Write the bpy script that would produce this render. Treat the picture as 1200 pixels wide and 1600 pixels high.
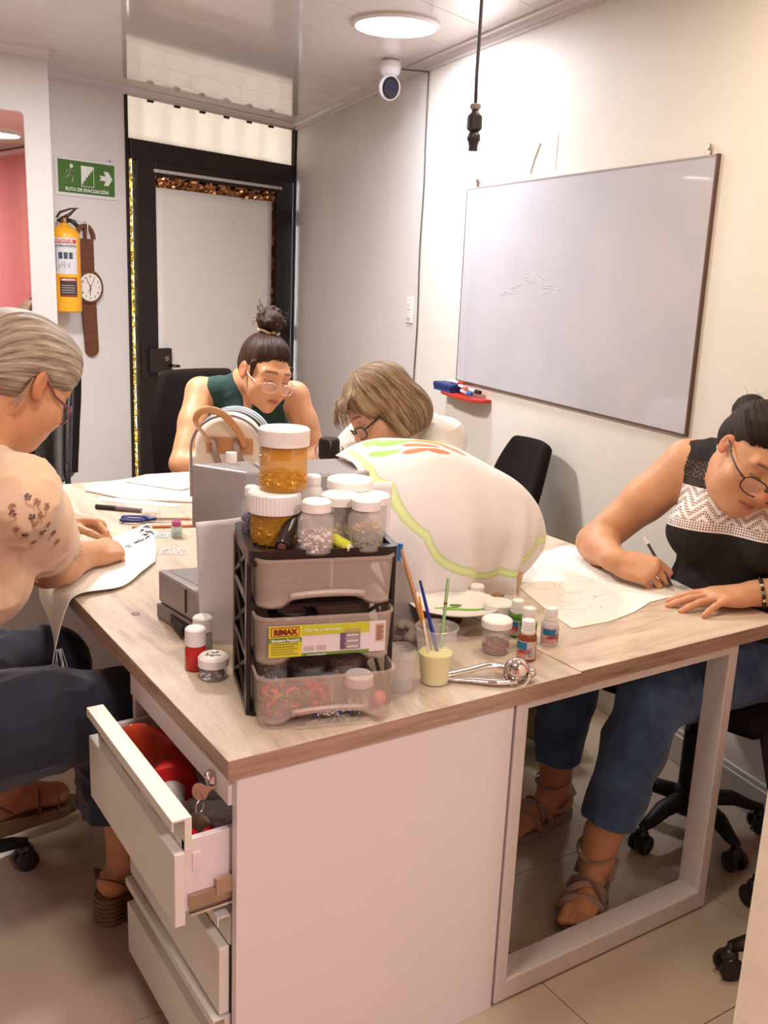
import bpy, bmesh, math, random, zlib
import numpy as np
from mathutils import Vector, Matrix
PI=math.pi
for o in list(bpy.data.objects): bpy.data.objects.remove(o, do_unlink=True)
SC=bpy.context.scene; COL=SC.collection

# ---------------- camera ----------------
def make_camera():
    F=1503.0; P=math.radians(13.74); R=math.radians(2.4); Y=math.radians(33.25)
    f=Vector((math.sin(Y)*math.cos(P), math.cos(Y)*math.cos(P), -math.sin(P)))
    r=Vector((math.cos(Y),-math.sin(Y),0)); u=r.cross(f)
    r2=r*math.cos(R)+u*math.sin(R); u2=-r*math.sin(R)+u*math.cos(R)
    cd=bpy.data.cameras.new('camera'); co=bpy.data.objects.new('camera',cd); COL.objects.link(co)
    M=Matrix((( r2.x,u2.x,-f.x,0),(r2.y,u2.y,-f.y,0),(r2.z,u2.z,-f.z,1.45),(0,0,0,1)))
    co.matrix_world=M
    cd.sensor_fit='VERTICAL'; cd.sensor_height=36.0; cd.sensor_width=27.0
    cd.lens=36.0*F/1600.0; cd.clip_start=0.05; cd.clip_end=60
    SC.camera=co
make_camera()
# ---------------- world, lamps, exposure ----------------
wd=bpy.data.worlds.new('world'); SC.world=wd; wd.use_nodes=True
wd.node_tree.nodes['Background'].inputs[0].default_value=(0.88,0.93,1.0,1)
wd.node_tree.nodes['Background'].inputs[1].default_value=8.0   # daylight outside the closed room
SC.view_settings.view_transform='Standard'; SC.view_settings.look='None'
SC.view_settings.exposure=0.25; SC.view_settings.gamma=1.0
SC.view_settings.use_curve_mapping=False
CEIL=2.40
# round ceiling lamps: x, y, radius, strength, colour
LAMPS=[(2.19,3.40,0.155,170,(0.88,0.90,1.0)),
       (0.95,3.55,0.155,390,(1.0,0.95,0.93)),
       (0.45,1.10,0.155,100,(1.0,0.88,0.76)),  # unseen, added to light the near desks
       (1.72,1.50,0.155,72,(1.0,0.86,0.62)),
       (-0.75,2.6,0.155,45,(1.0,0.90,0.80)),  # unseen, added as fill from the left
       (0.6,-0.7,0.155,280,(1.0,0.88,0.87))]  # unseen, added to brighten the faces turned to the camera
# ---------------- helpers ----------------
def lin(c):
    if isinstance(c,str):
        c=[int(c[i:i+2],16)/255 for i in (0,2,4)]
        c=[x/12.92 if x<=.04045 else ((x+.055)/1.055)**2.4 for x in c]
    return (c[0],c[1],c[2],1.0)
MATS={}
def mat(name,col,rough=0.5,metal=0.0,spec=0.5,trans=0.0,ior=1.45,alpha=1.0,emit=0,emitcol=None,
        var=0.0,varscale=8.0,stretch=(1,1,1),bump=0.0,bscale=60.0,bstretch=None,sss=0.0,coat=0.0,sheen=0.0,col2=None):
    if name in MATS: return MATS[name]
    m=bpy.data.materials.new(name); MATS[name]=m; m.use_nodes=True
    nt=m.node_tree; N=nt.nodes; L=nt.links; b=N['Principled BSDF']
    c=lin(col); b.inputs['Base Color'].default_value=c
    b.inputs['Roughness'].default_value=rough; b.inputs['Metallic'].default_value=metal
    b.inputs['Specular IOR Level'].default_value=spec; b.inputs['IOR'].default_value=ior
    b.inputs['Transmission Weight'].default_value=trans; b.inputs['Alpha'].default_value=alpha
    b.inputs['Coat Weight'].default_value=coat; b.inputs['Sheen Weight'].default_value=sheen
    if sss: 
        b.inputs['Subsurface Weight'].default_value=sss; b.inputs['Subsurface Radius'].default_value=(.012,.005,.003); b.inputs['Subsurface Scale'].default_value=1.0
    if emit:
        b.inputs['Emission Color'].default_value=lin(emitcol or col); b.inputs['Emission Strength'].default_value=emit
    if var or bump:
        tc=N.new('ShaderNodeTexCoord'); mp=N.new('ShaderNodeMapping'); mp.inputs['Scale'].default_value=stretch
        L.new(tc.outputs['Object'],mp.inputs['Vector'])
    if var:
        n=N.new('ShaderNodeTexNoise'); n.inputs['Scale'].default_value=varscale; n.inputs['Detail'].default_value=6; n.inputs['Roughness'].default_value=.6
        L.new(mp.outputs[0],n.inputs['Vector'])
        r=N.new('ShaderNodeValToRGB'); r.color_ramp.elements[0].position=.3; r.color_ramp.elements[1].position=.7
        c2=lin(col2) if col2 else tuple([max(0,x*(1-var)) for x in c[:3]]+[1])
        r.color_ramp.elements[0].color=c2; r.color_ramp.elements[1].color=c
        L.new(n.outputs['Fac'],r.inputs[0]); L.new(r.outputs[0],b.inputs['Base Color'])
    if bump:
        n=N.new('ShaderNodeTexNoise'); n.inputs['Scale'].default_value=bscale; n.inputs['Detail'].default_value=5
        mp2=N.new('ShaderNodeMapping'); mp2.inputs['Scale'].default_value=bstretch or stretch
        L.new(tc.outputs['Object'],mp2.inputs['Vector']); L.new(mp2.outputs[0],n.inputs['Vector'])
        bp=N.new('ShaderNodeBump'); bp.inputs['Strength'].default_value=bump; bp.inputs['Distance'].default_value=.004
        L.new(n.outputs['Fac'],bp.inputs['Height']); L.new(bp.outputs[0],b.inputs['Normal'])
    return m
def nodes_of(m): return m.node_tree.nodes, m.node_tree.links, m.node_tree.nodes['Principled BSDF']
def ramp(N,stops):
    r=N.new('ShaderNodeValToRGB'); e=r.color_ramp.elements
    while len(e)<len(stops): e.new(.5)
    for i,(p,c) in enumerate(stops): e[i].position=p; e[i].color=lin(c)
    return r
def tag(o,label=None,cat=None,group=None,kind=None):
    if label: o['label']=label
    if cat: o['category']=cat
    if group: o['group']=group
    if kind: o['kind']=kind
    return o
def thing(name,label,cat,loc=(0,0,0),rz=0,group=None,rot=None):
    o=bpy.data.objects.new(name,None); COL.objects.link(o); o.location=loc
    o.rotation_euler=rot or (0,0,rz); o.empty_display_size=.05
    return tag(o,label,cat,group)
def root_matrix(p):
    M=Matrix.LocRotScale(p.location,p.rotation_euler,p.scale)
    return (root_matrix(p.parent)@p.matrix_parent_inverse@M) if p.parent else M
class MB:
    def __init__(s): s.v=[]; s.f=[]; s.m=[]; s.cm=0; s.M=None
    def add(s,vs,fs):
        k=len(s.v)
        for p in vs:
            s.v.append(tuple(s.M@Vector(p)) if s.M is not None else tuple(p))
        for f in fs: s.f.append([i+k for i in f]); s.m.append(s.cm)
        return s
    def box(s,c,d,rz=0,R=None):
        hx,hy,hz=d[0]/2,d[1]/2,d[2]/2
        vs=[Vector((x,y,z)) for z in(-hz,hz) for y in(-hy,hy) for x in(-hx,hx)]
        if R is None: R=Matrix.Rotation(rz,3,'Z')
        vs=[R@v+Vector(c) for v in vs]
        return s.add(vs,[(0,2,3,1),(4,5,7,6),(0,1,5,4),(2,6,7,3),(0,4,6,2),(1,3,7,5)])
    def box2(s,a,b): return s.box([(a[i]+b[i])/2 for i in range(3)],[abs(b[i]-a[i]) for i in range(3)])
    def lathe(s,pr,c=(0,0,0),n=28,R=None,close=True,sx=1,sy=1):
        k=[];fs=[]
        for r,z in pr:
            for i in range(n):
                a=2*PI*i/n; p=Vector((r*math.cos(a)*sx,r*math.sin(a)*sy,z))
                if R is not None: p=R@p
                k.append(p+Vector(c))
        for j in range(len(pr)-1):
            for i in range(n): fs.append((j*n+i,j*n+(i+1)%n,(j+1)*n+(i+1)%n,(j+1)*n+i))
        if close:
            if pr[0][0]>1e-6: fs.append(tuple(range(n))[::-1])
            if pr[-1][0]>1e-6: fs.append(tuple((len(pr)-1)*n+i for i in range(n)))
        return s.add(k,fs)
    def cyl(s,c,r,h,n=24,R=None,r2=None): return s.lathe([(r,-h/2),(r if r2 is None else r2,h/2)],c,n,R)
    def tube(s,pts,r,n=8,flat=None,cap=True):
        pts=[Vector(p) for p in pts]; rs=r if isinstance(r,(list,tuple)) else [r]*len(pts)
        up=None; vs=[];fs=[]
        for i,p in enumerate(pts):
            t=(pts[min(i+1,len(pts)-1)]-pts[max(i-1,0)]).normalized()
            if up is None:
                up=Vector((0,0,1)) if abs(t.z)<.9 else Vector((1,0,0))
            a=t.cross(up).normalized(); up=a.cross(t).normalized()
            for k in range(n):
                w=2*PI*k/n; q=a*math.cos(w)*rs[i]+up*math.sin(w)*rs[i]*(flat or 1); vs.append(p+q)
        for j in range(len(pts)-1):
            for k in range(n): fs.append((j*n+k,j*n+(k+1)%n,(j+1)*n+(k+1)%n,(j+1)*n+k))
        if cap: fs.append(tuple(range(n))[::-1]); fs.append(tuple((len(pts)-1)*n+k for k in range(n)))
        return s.add(vs,fs)
    def prism(s,poly,z0,z1,R=None,c=(0,0,0)):
        n=len(poly); vs=[Vector((x,y,z)) for z in(z0,z1) for x,y in poly]
        if R is not None: vs=[R@v for v in vs]
        vs=[v+Vector(c) for v in vs]
        return s.add(vs,[tuple(range(n))[::-1],tuple(range(n,2*n))]+[(i,(i+1)%n,n+(i+1)%n,n+i) for i in range(n)])
    def ell(s,c,r,n=12,R=None):
        pr=[(math.sin(PI*i/(n//2)),-math.cos(PI*i/(n//2))) for i in range(n//2+1)]
        pr[0]=(0.0,-1);pr[-1]=(0.0,1); k=[];fs=[]
        vs=[c_ for c_ in [(0,0,-1)]]
        for rr,z in pr[1:-1]:
            for i in range(n): a=2*PI*i/n; vs.append((rr*math.cos(a),rr*math.sin(a),z))
        vs.append((0,0,1)); m=len(pr)-2
        for i in range(n): fs.append((0,1+(i+1)%n,1+i))
        for j in range(m-1):
            for i in range(n): fs.append((1+j*n+i,1+j*n+(i+1)%n,1+(j+1)*n+(i+1)%n,1+(j+1)*n+i))
        t=len(vs)-1
        for i in range(n): fs.append((t,1+(m-1)*n+i,1+(m-1)*n+(i+1)%n))
        q=[]
        for v in vs:
            p=Vector((v[0]*r[0],v[1]*r[1],v[2]*r[2]))
            if R is not None: p=R@p
            q.append(p+Vector(c))
        return s.add(q,fs)
    def grid(s,fn,nu,nv,closed=False):
        vs=[fn(i/(nu-1),j/(nv-1)) for j in range(nv) for i in range(nu)]
        return s.add(vs,[(j*nu+i,j*nu+i+1,(j+1)*nu+i+1,(j+1)*nu+i) for j in range(nv-1) for i in range(nu-1)])
    def build(s,name,m,parent=None,smooth=False,bevel=0,solid=0,sub=0,seg=2,loc=None,fix=True,world=False):
        me=bpy.data.meshes.new(name); me.from_pydata([tuple(v) for v in s.v],[],s.f)
        ms=m if isinstance(m,(list,tuple)) else [m]
        for q in ms: me.materials.append(q)
        if len(ms)>1:
            for p,i in zip(me.polygons,s.m): p.material_index=i
        if fix:
            bm=bmesh.new(); bm.from_mesh(me); bmesh.ops.recalc_face_normals(bm,faces=bm.faces); bm.to_mesh(me); bm.free()
        me.update()
        o=bpy.data.objects.new(name,me); COL.objects.link(o)
        if parent is not None:
            o.parent=parent
            if world: o.matrix_parent_inverse=root_matrix(parent).inverted()
        if loc: o.location=loc
        if smooth:
            for p in me.polygons: p.use_smooth=True
            if smooth=='auto':
                me.set_sharp_from_angle(angle=math.radians(38))
        if solid: q=o.modifiers.new('s','SOLIDIFY'); q.thickness=solid; q.offset=0
        if bevel: q=o.modifiers.new('b','BEVEL'); q.width=bevel; q.segments=seg; q.limit_method='ANGLE'; q.angle_limit=math.radians(40)
        if sub: q=o.modifiers.new('u','SUBSURF'); q.levels=sub; q.render_levels=sub
        return o
def cat(P,k=6):   # smooth path through points
    P=[Vector(p) for p in P]; o=[]
    for i in range(len(P)-1):
        a,b,c,d=P[max(i-1,0)],P[i],P[i+1],P[min(i+2,len(P)-1)]
        for j in range(k):
            t=j/k; o.append(.5*((2*b)+(c-a)*t+(2*a-5*b+4*c-d)*t*t+(3*b-a-3*c+d)*t**3))
    return o+[P[-1]]
def copy_tree(o,parent=None,label=None):
    c=o.copy(); COL.objects.link(c)
    if parent is not None: c.parent=parent
    if label: c['label']=label
    for ch in [x for x in bpy.data.objects if x.parent==o]: copy_tree(ch,c)
    return c
def text_mb(txt,size,extrude=0.0004,bold=0.0,align='CENTER'):
    cu=bpy.data.curves.new('t','FONT'); cu.body=txt; cu.size=size; cu.extrude=extrude; cu.align_x=align; cu.align_y='CENTER'
    cu.offset=bold; cu.resolution_u=2
    o=bpy.data.objects.new('t',cu); COL.objects.link(o)
    dg=bpy.context.evaluated_depsgraph_get(); me=bpy.data.meshes.new_from_object(o.evaluated_get(dg))
    mb=MB(); mb.v=[tuple(v.co) for v in me.vertices]; mb.f=[list(p.vertices) for p in me.polygons]; mb.m=[0]*len(mb.f)
    bpy.data.objects.remove(o,do_unlink=True); bpy.data.meshes.remove(me); bpy.data.curves.remove(cu)
    return mb
def text_on(txt,size,origin,xd,yd,m,parent,name='lettering',bold=0.0,lift=.0006,align='CENTER',wrap=None,world=False):
    mb=text_mb(txt,size,bold=bold,align=align)
    X=Vector(xd).normalized(); Y=Vector(yd).normalized(); Z=X.cross(Y)
    vs=[]
    for v in mb.v:
        if wrap:   # wrap = radius: bend about the cylinder axis (Y) behind the origin
            a=v[0]/wrap; p=X*(math.sin(a)*(wrap+v[2]+lift))+Z*(math.cos(a)*(wrap+v[2]+lift)-wrap)+Y*v[1]
        else: p=X*v[0]+Y*v[1]+Z*(v[2]+lift)
        vs.append(Vector(origin)+p)
    mb.v=vs
    return mb.build(name,m,parent,fix=False,world=world)
# ---------------- smooth-blended figures: distance field to mesh ----------------
def nrm(v): v=np.asarray(v,float); return v/np.linalg.norm(v)
def frame(fwd,up):   # rows: right, fwd, up
    f=nrm(fwd); r=nrm(np.cross(f,up)); u=np.cross(r,f); return np.array([r,f,u])
class Field:
    def __init__(s): s.p=[]
    def rc(s,a,b,ra,rb,k=.02,sub=False):
        a=np.array(a,float);b=np.array(b,float); s.p.append(('rc',a,b,ra,rb,k,sub,(a+b)/2,np.linalg.norm(a-b)/2+max(ra,rb))); return s
    def el(s,c,r,R=None,k=.02,sub=False):
        c=np.array(c,float); r=np.array(r,float) if np.ndim(r) else np.array([r]*3,float)
        s.p.append(('el',c,r,np.eye(3) if R is None else R,None,k,sub,c,r.max())); return s
    def bx(s,c,h,R=None,rd=.01,k=.02,sub=False):
        c=np.array(c,float); h=np.array(h,float)
        s.p.append(('bx',c,h,np.eye(3) if R is None else R,rd,k,sub,c,np.linalg.norm(h)+rd)); return s
    def plane(s,p,n,k=.004): # keep the side n points to
        s.p.append(('pl',np.array(p,float),nrm(n),None,None,k,True,None,None)); return s
    def chain(s,pts,rs,k=.02):
        for i in range(len(pts)-1): s.rc(pts[i],pts[i+1],rs[i],rs[i+1],k)
        return s
    def copy(s,infl=0.0,only=None):
        f=Field()
        for i,q in enumerate(s.p):
            if only is not None and i not in only: continue
            f.p.append(q)
        return f
    @staticmethod
    def dist(q,P):
        t=q[0]
        if t=='rc':
            a,b,ra,rb=q[1:5]; ba=b-a; l2=ba@ba+1e-12; h=np.clip(((P-a)@ba)/l2,0,1)
            return np.linalg.norm(P-a-h[...,None]*ba,axis=-1)-(ra+(rb-ra)*h)
        if t=='el':
            c,r,R=q[1:4]; X=(P-c)@R.T; k0=np.linalg.norm(X/r,axis=-1); k1=np.linalg.norm(X/(r*r),axis=-1)+1e-9
            return np.where(k0<.02,-r.min(),k0*(k0-1)/k1)
        if t=='bx':
            c,h,R,rd=q[1:5]; X=np.abs((P-c)@R.T)-h; return np.linalg.norm(np.maximum(X,0),axis=-1)+np.minimum(X.max(-1),0)-rd
    def eval(s,P,cen=None,hd=None):
        # P (B,n,3)
        D=np.full(P.shape[:-1],1.0)
        for q in s.p:
            k=q[5]
            if q[0]=='pl':
                e=-((P-q[1])@q[2]); D=np.maximum(D,e); continue
            if cen is not None:
                idx=np.where(np.linalg.norm(cen-q[7],axis=-1)<q[8]+hd+k*1.5+.01)[0]
                if len(idx)==0: continue
                PP=P[idx]; d0=D[idx]
            else: PP=P; d0=D
            e=Field.dist(q,PP)
            if q[6]:
                h=np.maximum(k-np.abs(-e-d0),0)/k; d=np.maximum(d0,-e)+h*h*k*.25
            else:
                h=np.maximum(k-np.abs(e-d0),0)/k; d=np.minimum(d0,e)-h*h*k*.25
            if cen is not None: D[idx]=d
            else: D=d
        return D
    def mesh(s,lo,hi,step,fine=None,fstep=None,post=None):
        axes=[]
        for a in range(3):
            x=lo[a]; L=[x]
            while x<hi[a]:
                st=step
                for (fl,fh,fs) in (fine or []):
                    if fl[a]-1e-9<=x<fh[a]: st=min(st,fs)
                x+=st; L.append(x)
            while (len(L)-1)%8: L.append(L[-1]+step)
            axes.append(np.array(L))
        n=[len(x) for x in axes]; nb=[(m-1)//8 for m in n]
        mid=[ (x[0:-1:8]+x[8::8])/2 for x in axes]; ext=[(x[8::8]-x[0:-1:8])/2 for x in axes]
        G=np.stack(np.meshgrid(*mid,indexing='ij'),-1).reshape(-1,3); E=np.stack(np.meshgrid(*ext,indexing='ij'),-1).reshape(-1,3)
        hd=np.linalg.norm(E,axis=-1)
        d=s.eval(G[:,None,:])[:,0]
        act=np.where(np.abs(d)<hd*1.25+.012)[0]
        D=np.repeat(np.repeat(np.repeat(d.reshape(nb),8,0),8,1),8,2).astype(np.float32)
        D=np.pad(D,((0,1),)*3,mode='edge')
        bi=np.stack(np.unravel_index(act,nb),-1); o=np.arange(9)
        for s0 in range(0,len(act),1500):
            b=bi[s0:s0+1500]; ix=b[:,0,None]*8+o; iy=b[:,1,None]*8+o; iz=b[:,2,None]*8+o
            X=axes[0][ix][:,:,None,None]; Y=axes[1][iy][:,None,:,None]; Z=axes[2][iz][:,None,None,:]
            P=np.stack(np.broadcast_arrays(X,Y,Z),-1).reshape(len(b),729,3)
            c=G[act[s0:s0+1500]]; h=hd[act[s0:s0+1500]]
            v=s.eval(P,c,h)
            if post is not None: v=post(P,v)
            D[ix[:,:,None,None],iy[:,None,:,None],iz[:,None,None,:]]=v.reshape(len(b),9,9,9)
        S=D<0; A=S[:-1,:-1,:-1]; cnt=np.zeros(A.shape,np.uint8)
        for i in (0,1):
            for j in (0,1):
                for k in (0,1): cnt+=S[i:n[0]-1+i,j:n[1]-1+j,k:n[2]-1+k]
        cells=np.argwhere((cnt>0)&(cnt<8)); del cnt
        idx=np.full(A.shape,-1,np.int32); idx[cells[:,0],cells[:,1],cells[:,2]]=np.arange(len(cells))
        acc=np.zeros((len(cells),3)); num=np.zeros(len(cells)); base=cells
        def val(off): c=base+off; return D[c[:,0],c[:,1],c[:,2]].astype(float)
        def pos(off): c=base+off; return np.stack([axes[a][c[:,a]] for a in range(3)],-1)
        for a in range(3):
            b_,c_=[x for x in range(3) if x!=a]
            for i in (0,1):
                for j in (0,1):
                    o0=np.zeros(3,int); o0[b_]=i; o0[c_]=j; o1=o0.copy(); o1[a]=1
                    v0=val(o0); v1=val(o1); m=(v0<0)!=(v1<0); t=np.where(m,v0/(v0-v1+1e-30*(v0==v1)),0)
                    p=pos(o0)+(pos(o1)-pos(o0))*t[:,None]; acc[m]+=p[m]; num[m]+=1
        V=acc/num[:,None]; Q=[]
        for a in range(3):
            b_,c_=[x for x in range(3) if x!=a]
            sl0=[slice(None)]*3; sl1=[slice(None)]*3; sl0[a]=slice(0,-1); sl1[a]=slice(1,None)
            s0_=S[tuple(sl0)]; s1_=S[tuple(sl1)]; e=np.argwhere(s0_!=s1_)
            ok=(e[:,b_]>0)&(e[:,c_]>0)&(e[:,b_]<n[b_]-1)&(e[:,c_]<n[c_]-1); e=e[ok]
            ins=s0_[e[:,0],e[:,1],e[:,2]]
            q=[]
            for db,dc in ((0,0),(1,0),(1,1),(0,1)):
                c=e.copy(); c[:,b_]-=db; c[:,c_]-=dc; q.append(idx[c[:,0],c[:,1],c[:,2]])
            q=np.stack(q,-1)
            flip=ins if a!=1 else ~ins
            q[~flip]=q[~flip][:,::-1]; Q.append(q)
        Q=np.concatenate(Q); Q=Q[(Q>=0).all(1)]
        return V,Q
def vnormals(V,Q):
    n=np.cross(V[Q[:,2]]-V[Q[:,0]],V[Q[:,3]]-V[Q[:,1]]); N=np.zeros_like(V)
    for i in range(4): np.add.at(N,Q[:,i],n)
    return N/(np.linalg.norm(N,axis=1,keepdims=True)+1e-12)
def smooth_v(V,Q,it=1,l=.5):
    for _ in range(it):
        A=np.zeros_like(V); c=np.zeros(len(V))
        for i in range(4):
            j=(i+1)%4; np.add.at(A,Q[:,i],V[Q[:,j]]); np.add.at(c,Q[:,i],1); np.add.at(A,Q[:,j],V[Q[:,i]]); np.add.at(c,Q[:,j],1)
        V=V+(A/c[:,None]-V)*l
    return V
def npmesh(name,V,Q,mats,parent=None,cols=None,mi=None,attrs=None):
    me=bpy.data.meshes.new(name); me.vertices.add(len(V)); me.vertices.foreach_set('co',np.ascontiguousarray(V,dtype=np.float32).ravel())
    me.loops.add(len(Q)*4); me.loops.foreach_set('vertex_index',np.ascontiguousarray(Q,dtype=np.int32).ravel())
    me.polygons.add(len(Q)); me.polygons.foreach_set('loop_start',np.arange(0,len(Q)*4,4,dtype=np.int32))
    me.update(calc_edges=True)
    for m in (mats if isinstance(mats,(list,tuple)) else [mats]): me.materials.append(m)
    me.polygons.foreach_set('use_smooth',np.ones(len(Q),bool))
    if mi is not None: me.polygons.foreach_set('material_index',mi.astype(np.int32))
    for k,a in (attrs or {}).items():
        if a.ndim==1: t=me.attributes.new(k,'FLOAT','POINT'); t.data.foreach_set('value',a.astype(np.float32))
        else: t=me.attributes.new(k,'FLOAT_VECTOR','POINT'); t.data.foreach_set('vector',np.ascontiguousarray(a,dtype=np.float32).ravel())
    if cols is not None:
        t=me.attributes.new('Col','FLOAT_COLOR','POINT'); t.data.foreach_set('color',np.concatenate([cols,np.ones((len(V),1))],1).astype(np.float32).ravel())
    me.validate(); me.update()
    o=bpy.data.objects.new(name,me); COL.objects.link(o)
    if parent is not None:
        o.parent=parent; o.matrix_parent_inverse=root_matrix(parent).inverted()
    return o
def vnoise(P,f,seed=0):   # cheap smooth value noise
    rng=np.random.RandomState(seed); T=rng.rand(32,32,32)
    X=np.asarray(P)*f+seed*3.7; i=np.floor(X).astype(int); t=X-i; t=t*t*(3-2*t); r=0
    for a in (0,1):
        for b in (0,1):
            for c in (0,1):
                w=(t[:,0] if a else 1-t[:,0])*(t[:,1] if b else 1-t[:,1])*(t[:,2] if c else 1-t[:,2])
                r=r+w*T[(i[:,0]+a)%32,(i[:,1]+b)%32,(i[:,2]+c)%32]
    return r*2-1
# ================= THE ROOM =================
Zv=Vector((0,0,1))
def wallmat(name,c,bump=.12):
    m=mat(name,c,rough=.55,spec=.3,var=.07,varscale=2.2,bump=bump,bscale=38); return m
M_wall=wallmat('cream_paint',(.75,.70,.625)); M_wall2=wallmat('greyed_white_paint',(.70,.655,.625)); M_back=wallmat('white_paint',(.73,.695,.67))
M_pink=wallmat('pink_paint',(.84,.36,.37)); M_trim=mat('white_plastic_trim',(.66,.60,.60),rough=.3)
M_dark=mat('dark_brown_steel',(.022,.012,.010),rough=.42,var=.4,varscale=14,bump=.05)
CO=Vector((3.126,6.022,0)); BE=Vector((2.662,3.823,0)); WD=Vector((math.sin(math.radians(9.5)),math.cos(math.radians(9.5)),0))
R_END=BE-WD*5.62; DD=Vector((-.938,-.347,0)); D_END=CO+DD*2.15
def slab(p,q,z0,z1,th,out):   # vertical slab between two plan points, thickened to the side `out`
    o=out.normalized()*th; B=MB(); B.prism([(p.x,p.y),(q.x,q.y),(q.x+o.x,q.y+o.y),(p.x+o.x,p.y+o.y)],z0,z1); return B
B=MB(); B.box2((-2.2,-2.0,-.06),(3.6,6.6,-.004)); flo=B.build('floor',mat('tile_grout',(.17,.14,.12),rough=.9)); tag(flo,kind='structure')
mt=mat('beige_floor_tile',(.52,.41,.315),rough=.16,var=.10,varscale=1.7,spec=.5,col2=(.46,.36,.27))
T0=None; S=.570
for i in range(-6,4):
    for j in range(-6,9):
        x=1.283+S*i; y=1.008+S*j*1.0175
        if T0 is None:
            B=MB(); B.box2((0.0012,0.0012,-.012),(S-.0012,S*1.0175-.0012,0)); T0=B.build('floor_tile',mt,flo); T0.location=(x,y,0)
        else: o=T0.copy(); COL.objects.link(o); o.location=(x,y,0)
def S_(o,n=None): return tag(o,kind='structure')
outR=Vector((WD.y,-WD.x,0)); d2=(CO-BE).normalized(); outR2=Vector((d2.y,-d2.x,0)); outD=Vector((-.347,.938,0))
PK=BE-WD*3.0
S_(slab(PK,BE,0,CEIL+.1,.12,outR).build('wall_right',M_wall)); S_(slab(R_END,PK,0,CEIL+.1,.12,outR).build('wall_right_near',M_pink))
S_(slab(BE,CO+d2*.15,0,CEIL+.1,.12,outR2).build('wall_right_far',M_wall2))
# far wall left of the door and above it
jl=CO+DD*1.386; jr=CO+DD*.03; OUTD=.10
S_(slab(jl,D_END,0,CEIL+.1,OUTD,outD).build('wall_back',M_back))
tpm=mat('translucent_white_panel',(.80,.75,.68),rough=.5); N,L,b=nodes_of(tpm); tb=N.new('ShaderNodeBsdfTranslucent'); tb.inputs[0].default_value=(.72,.66,.58,1); ms=N.new('ShaderNodeMixShader'); ms.inputs[0].default_value=.55
L.new(b.outputs[0],ms.inputs[1]); L.new(tb.outputs[0],ms.inputs[2]); L.new(ms.outputs[0],N['Material Output'].inputs['Surface'])
S_(slab(CO+DD*.01,jl,2.135,CEIL+.02,.005,outD).build('window_1',tpm)); S_(slab(CO+DD*-.1,CO+DD*.01,0,CEIL+.1,OUTD,outD).build('wall_back_corner',M_back))
for k in range(7):
    p=CO+DD*(.12+k*.195)+outD*.06; B=MB(); B.tube([(p.x,p.y,2.10),(p.x,p.y,CEIL+.05)],.011,8); tag(B.build('window_bar',mat('dark_bar_steel',(.05,.04,.04),rough=.5),bpy.data.objects['window_1']))
# pillar wall at the left, nearer
PW=4.89
B=MB(); B.box2((-2.1,PW,0),(1.252,6.3,CEIL+.1)); S_(B.build('wall_left_pillar',wallmat('dull_white_paint',(.60,.57,.545))))
B=MB(); B.box2((-2.2,-1.7,0),(-2.08,PW+.3,CEIL+.1)); S_(B.build('wall_left',M_back))
B=MB(); B.box2((-2.2,-1.72,0),(2.4,-1.6,CEIL+.1)); S_(B.build('wall_front',M_pink))
# near wall end at the right edge of the photograph
B=MB(); B.box2((.975,.25,0),(1.75,.621,CEIL+.1)); S_(B.build('wall_near_right',mat('cream_rough_plaster',(.88,.80,.63),rough=.7,var=.08,varscale=5,bump=.5,bscale=25),bevel=.006))
# ceiling of glossy plastic boards
B=MB(); B.box2((-2.2,-1.8,CEIL+.012),(3.6,6.6,CEIL+.12)); cei=S_(B.build('ceiling',mat('ceiling_void',(.5,.48,.46))))
mc=mat('glossy_ceiling_board',(.76,.69,.67),rough=.10,spec=.62,coat=.4)
C0=None; W_=.30; ang=math.atan2(.347,.938)
for k in range(-14,18):
    off=outD*(k*W_); c=CO+off
    if C0 is None:
        B=MB(); B.prism([(-4.6,.0015),(1.2,.0015),(1.2,W_-.0015),(-4.6,W_-.0015)],0,.010); C0=B.build('ceiling_board',mc,cei)
        o=C0
    else: o=C0.copy(); COL.objects.link(o)
    o.location=(c.x,c.y,CEIL); o.rotation_euler=(0,0,ang)
# crown mouldings
def crown(name,p,q,inn):
    d=(q-p); L=d.length; d.normalize(); prof=[(0,0),(.042,0),(.042,-.008),(.030,-.012),(.020,-.024),(.010,-.030),(.010,-.044),(0,-.044)]
    B=MB(); vs=[]
    for t in (0,L):
        for u,z in prof: vs.append(p+d*t+inn*u+Vector((0,0,CEIL+z)))
    n=len(prof); B.add(vs,[tuple(range(n)),tuple(range(n,2*n))]+[(i,(i+1)%n,n+(i+1)%n,n+i) for i in range(n)])
    return S_(B.build(name,M_trim))
crown('trim_1',R_END,BE,-outR); crown('trim_2',BE,CO,-outR2); crown('trim_3',CO,D_END,-outD); crown('trim_4',Vector((-2,PW,0)),Vector((1.252,PW,0)),Vector((0,-1,0)))
crown('trim_5',Vector((1.252,PW,0)),Vector((1.252,5.4,0)),Vector((1,0,0)))
def base(name,p,q,inn,h=.095,th=.014):
    o=slab(p,q,0,h,th,inn); b=o.build(name,mat('white_skirting',(.72,.68,.64),rough=.35),bevel=.003); return S_(b)
base('baseboard_right',R_END,BE,-outR); base('baseboard_right_far',BE,CO,-outR2); base('baseboard_back',jl,D_END,-outD); base('baseboard_left',Vector((-2,PW,0)),Vector((1.252,PW,0)),Vector((0,-1,0)))
# bead of moulding on the right skirting
S_(slab(R_END,BE,.095,.112,.009,-outR).build('trim_6',MATS['white_skirting'],bevel=.003))

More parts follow.
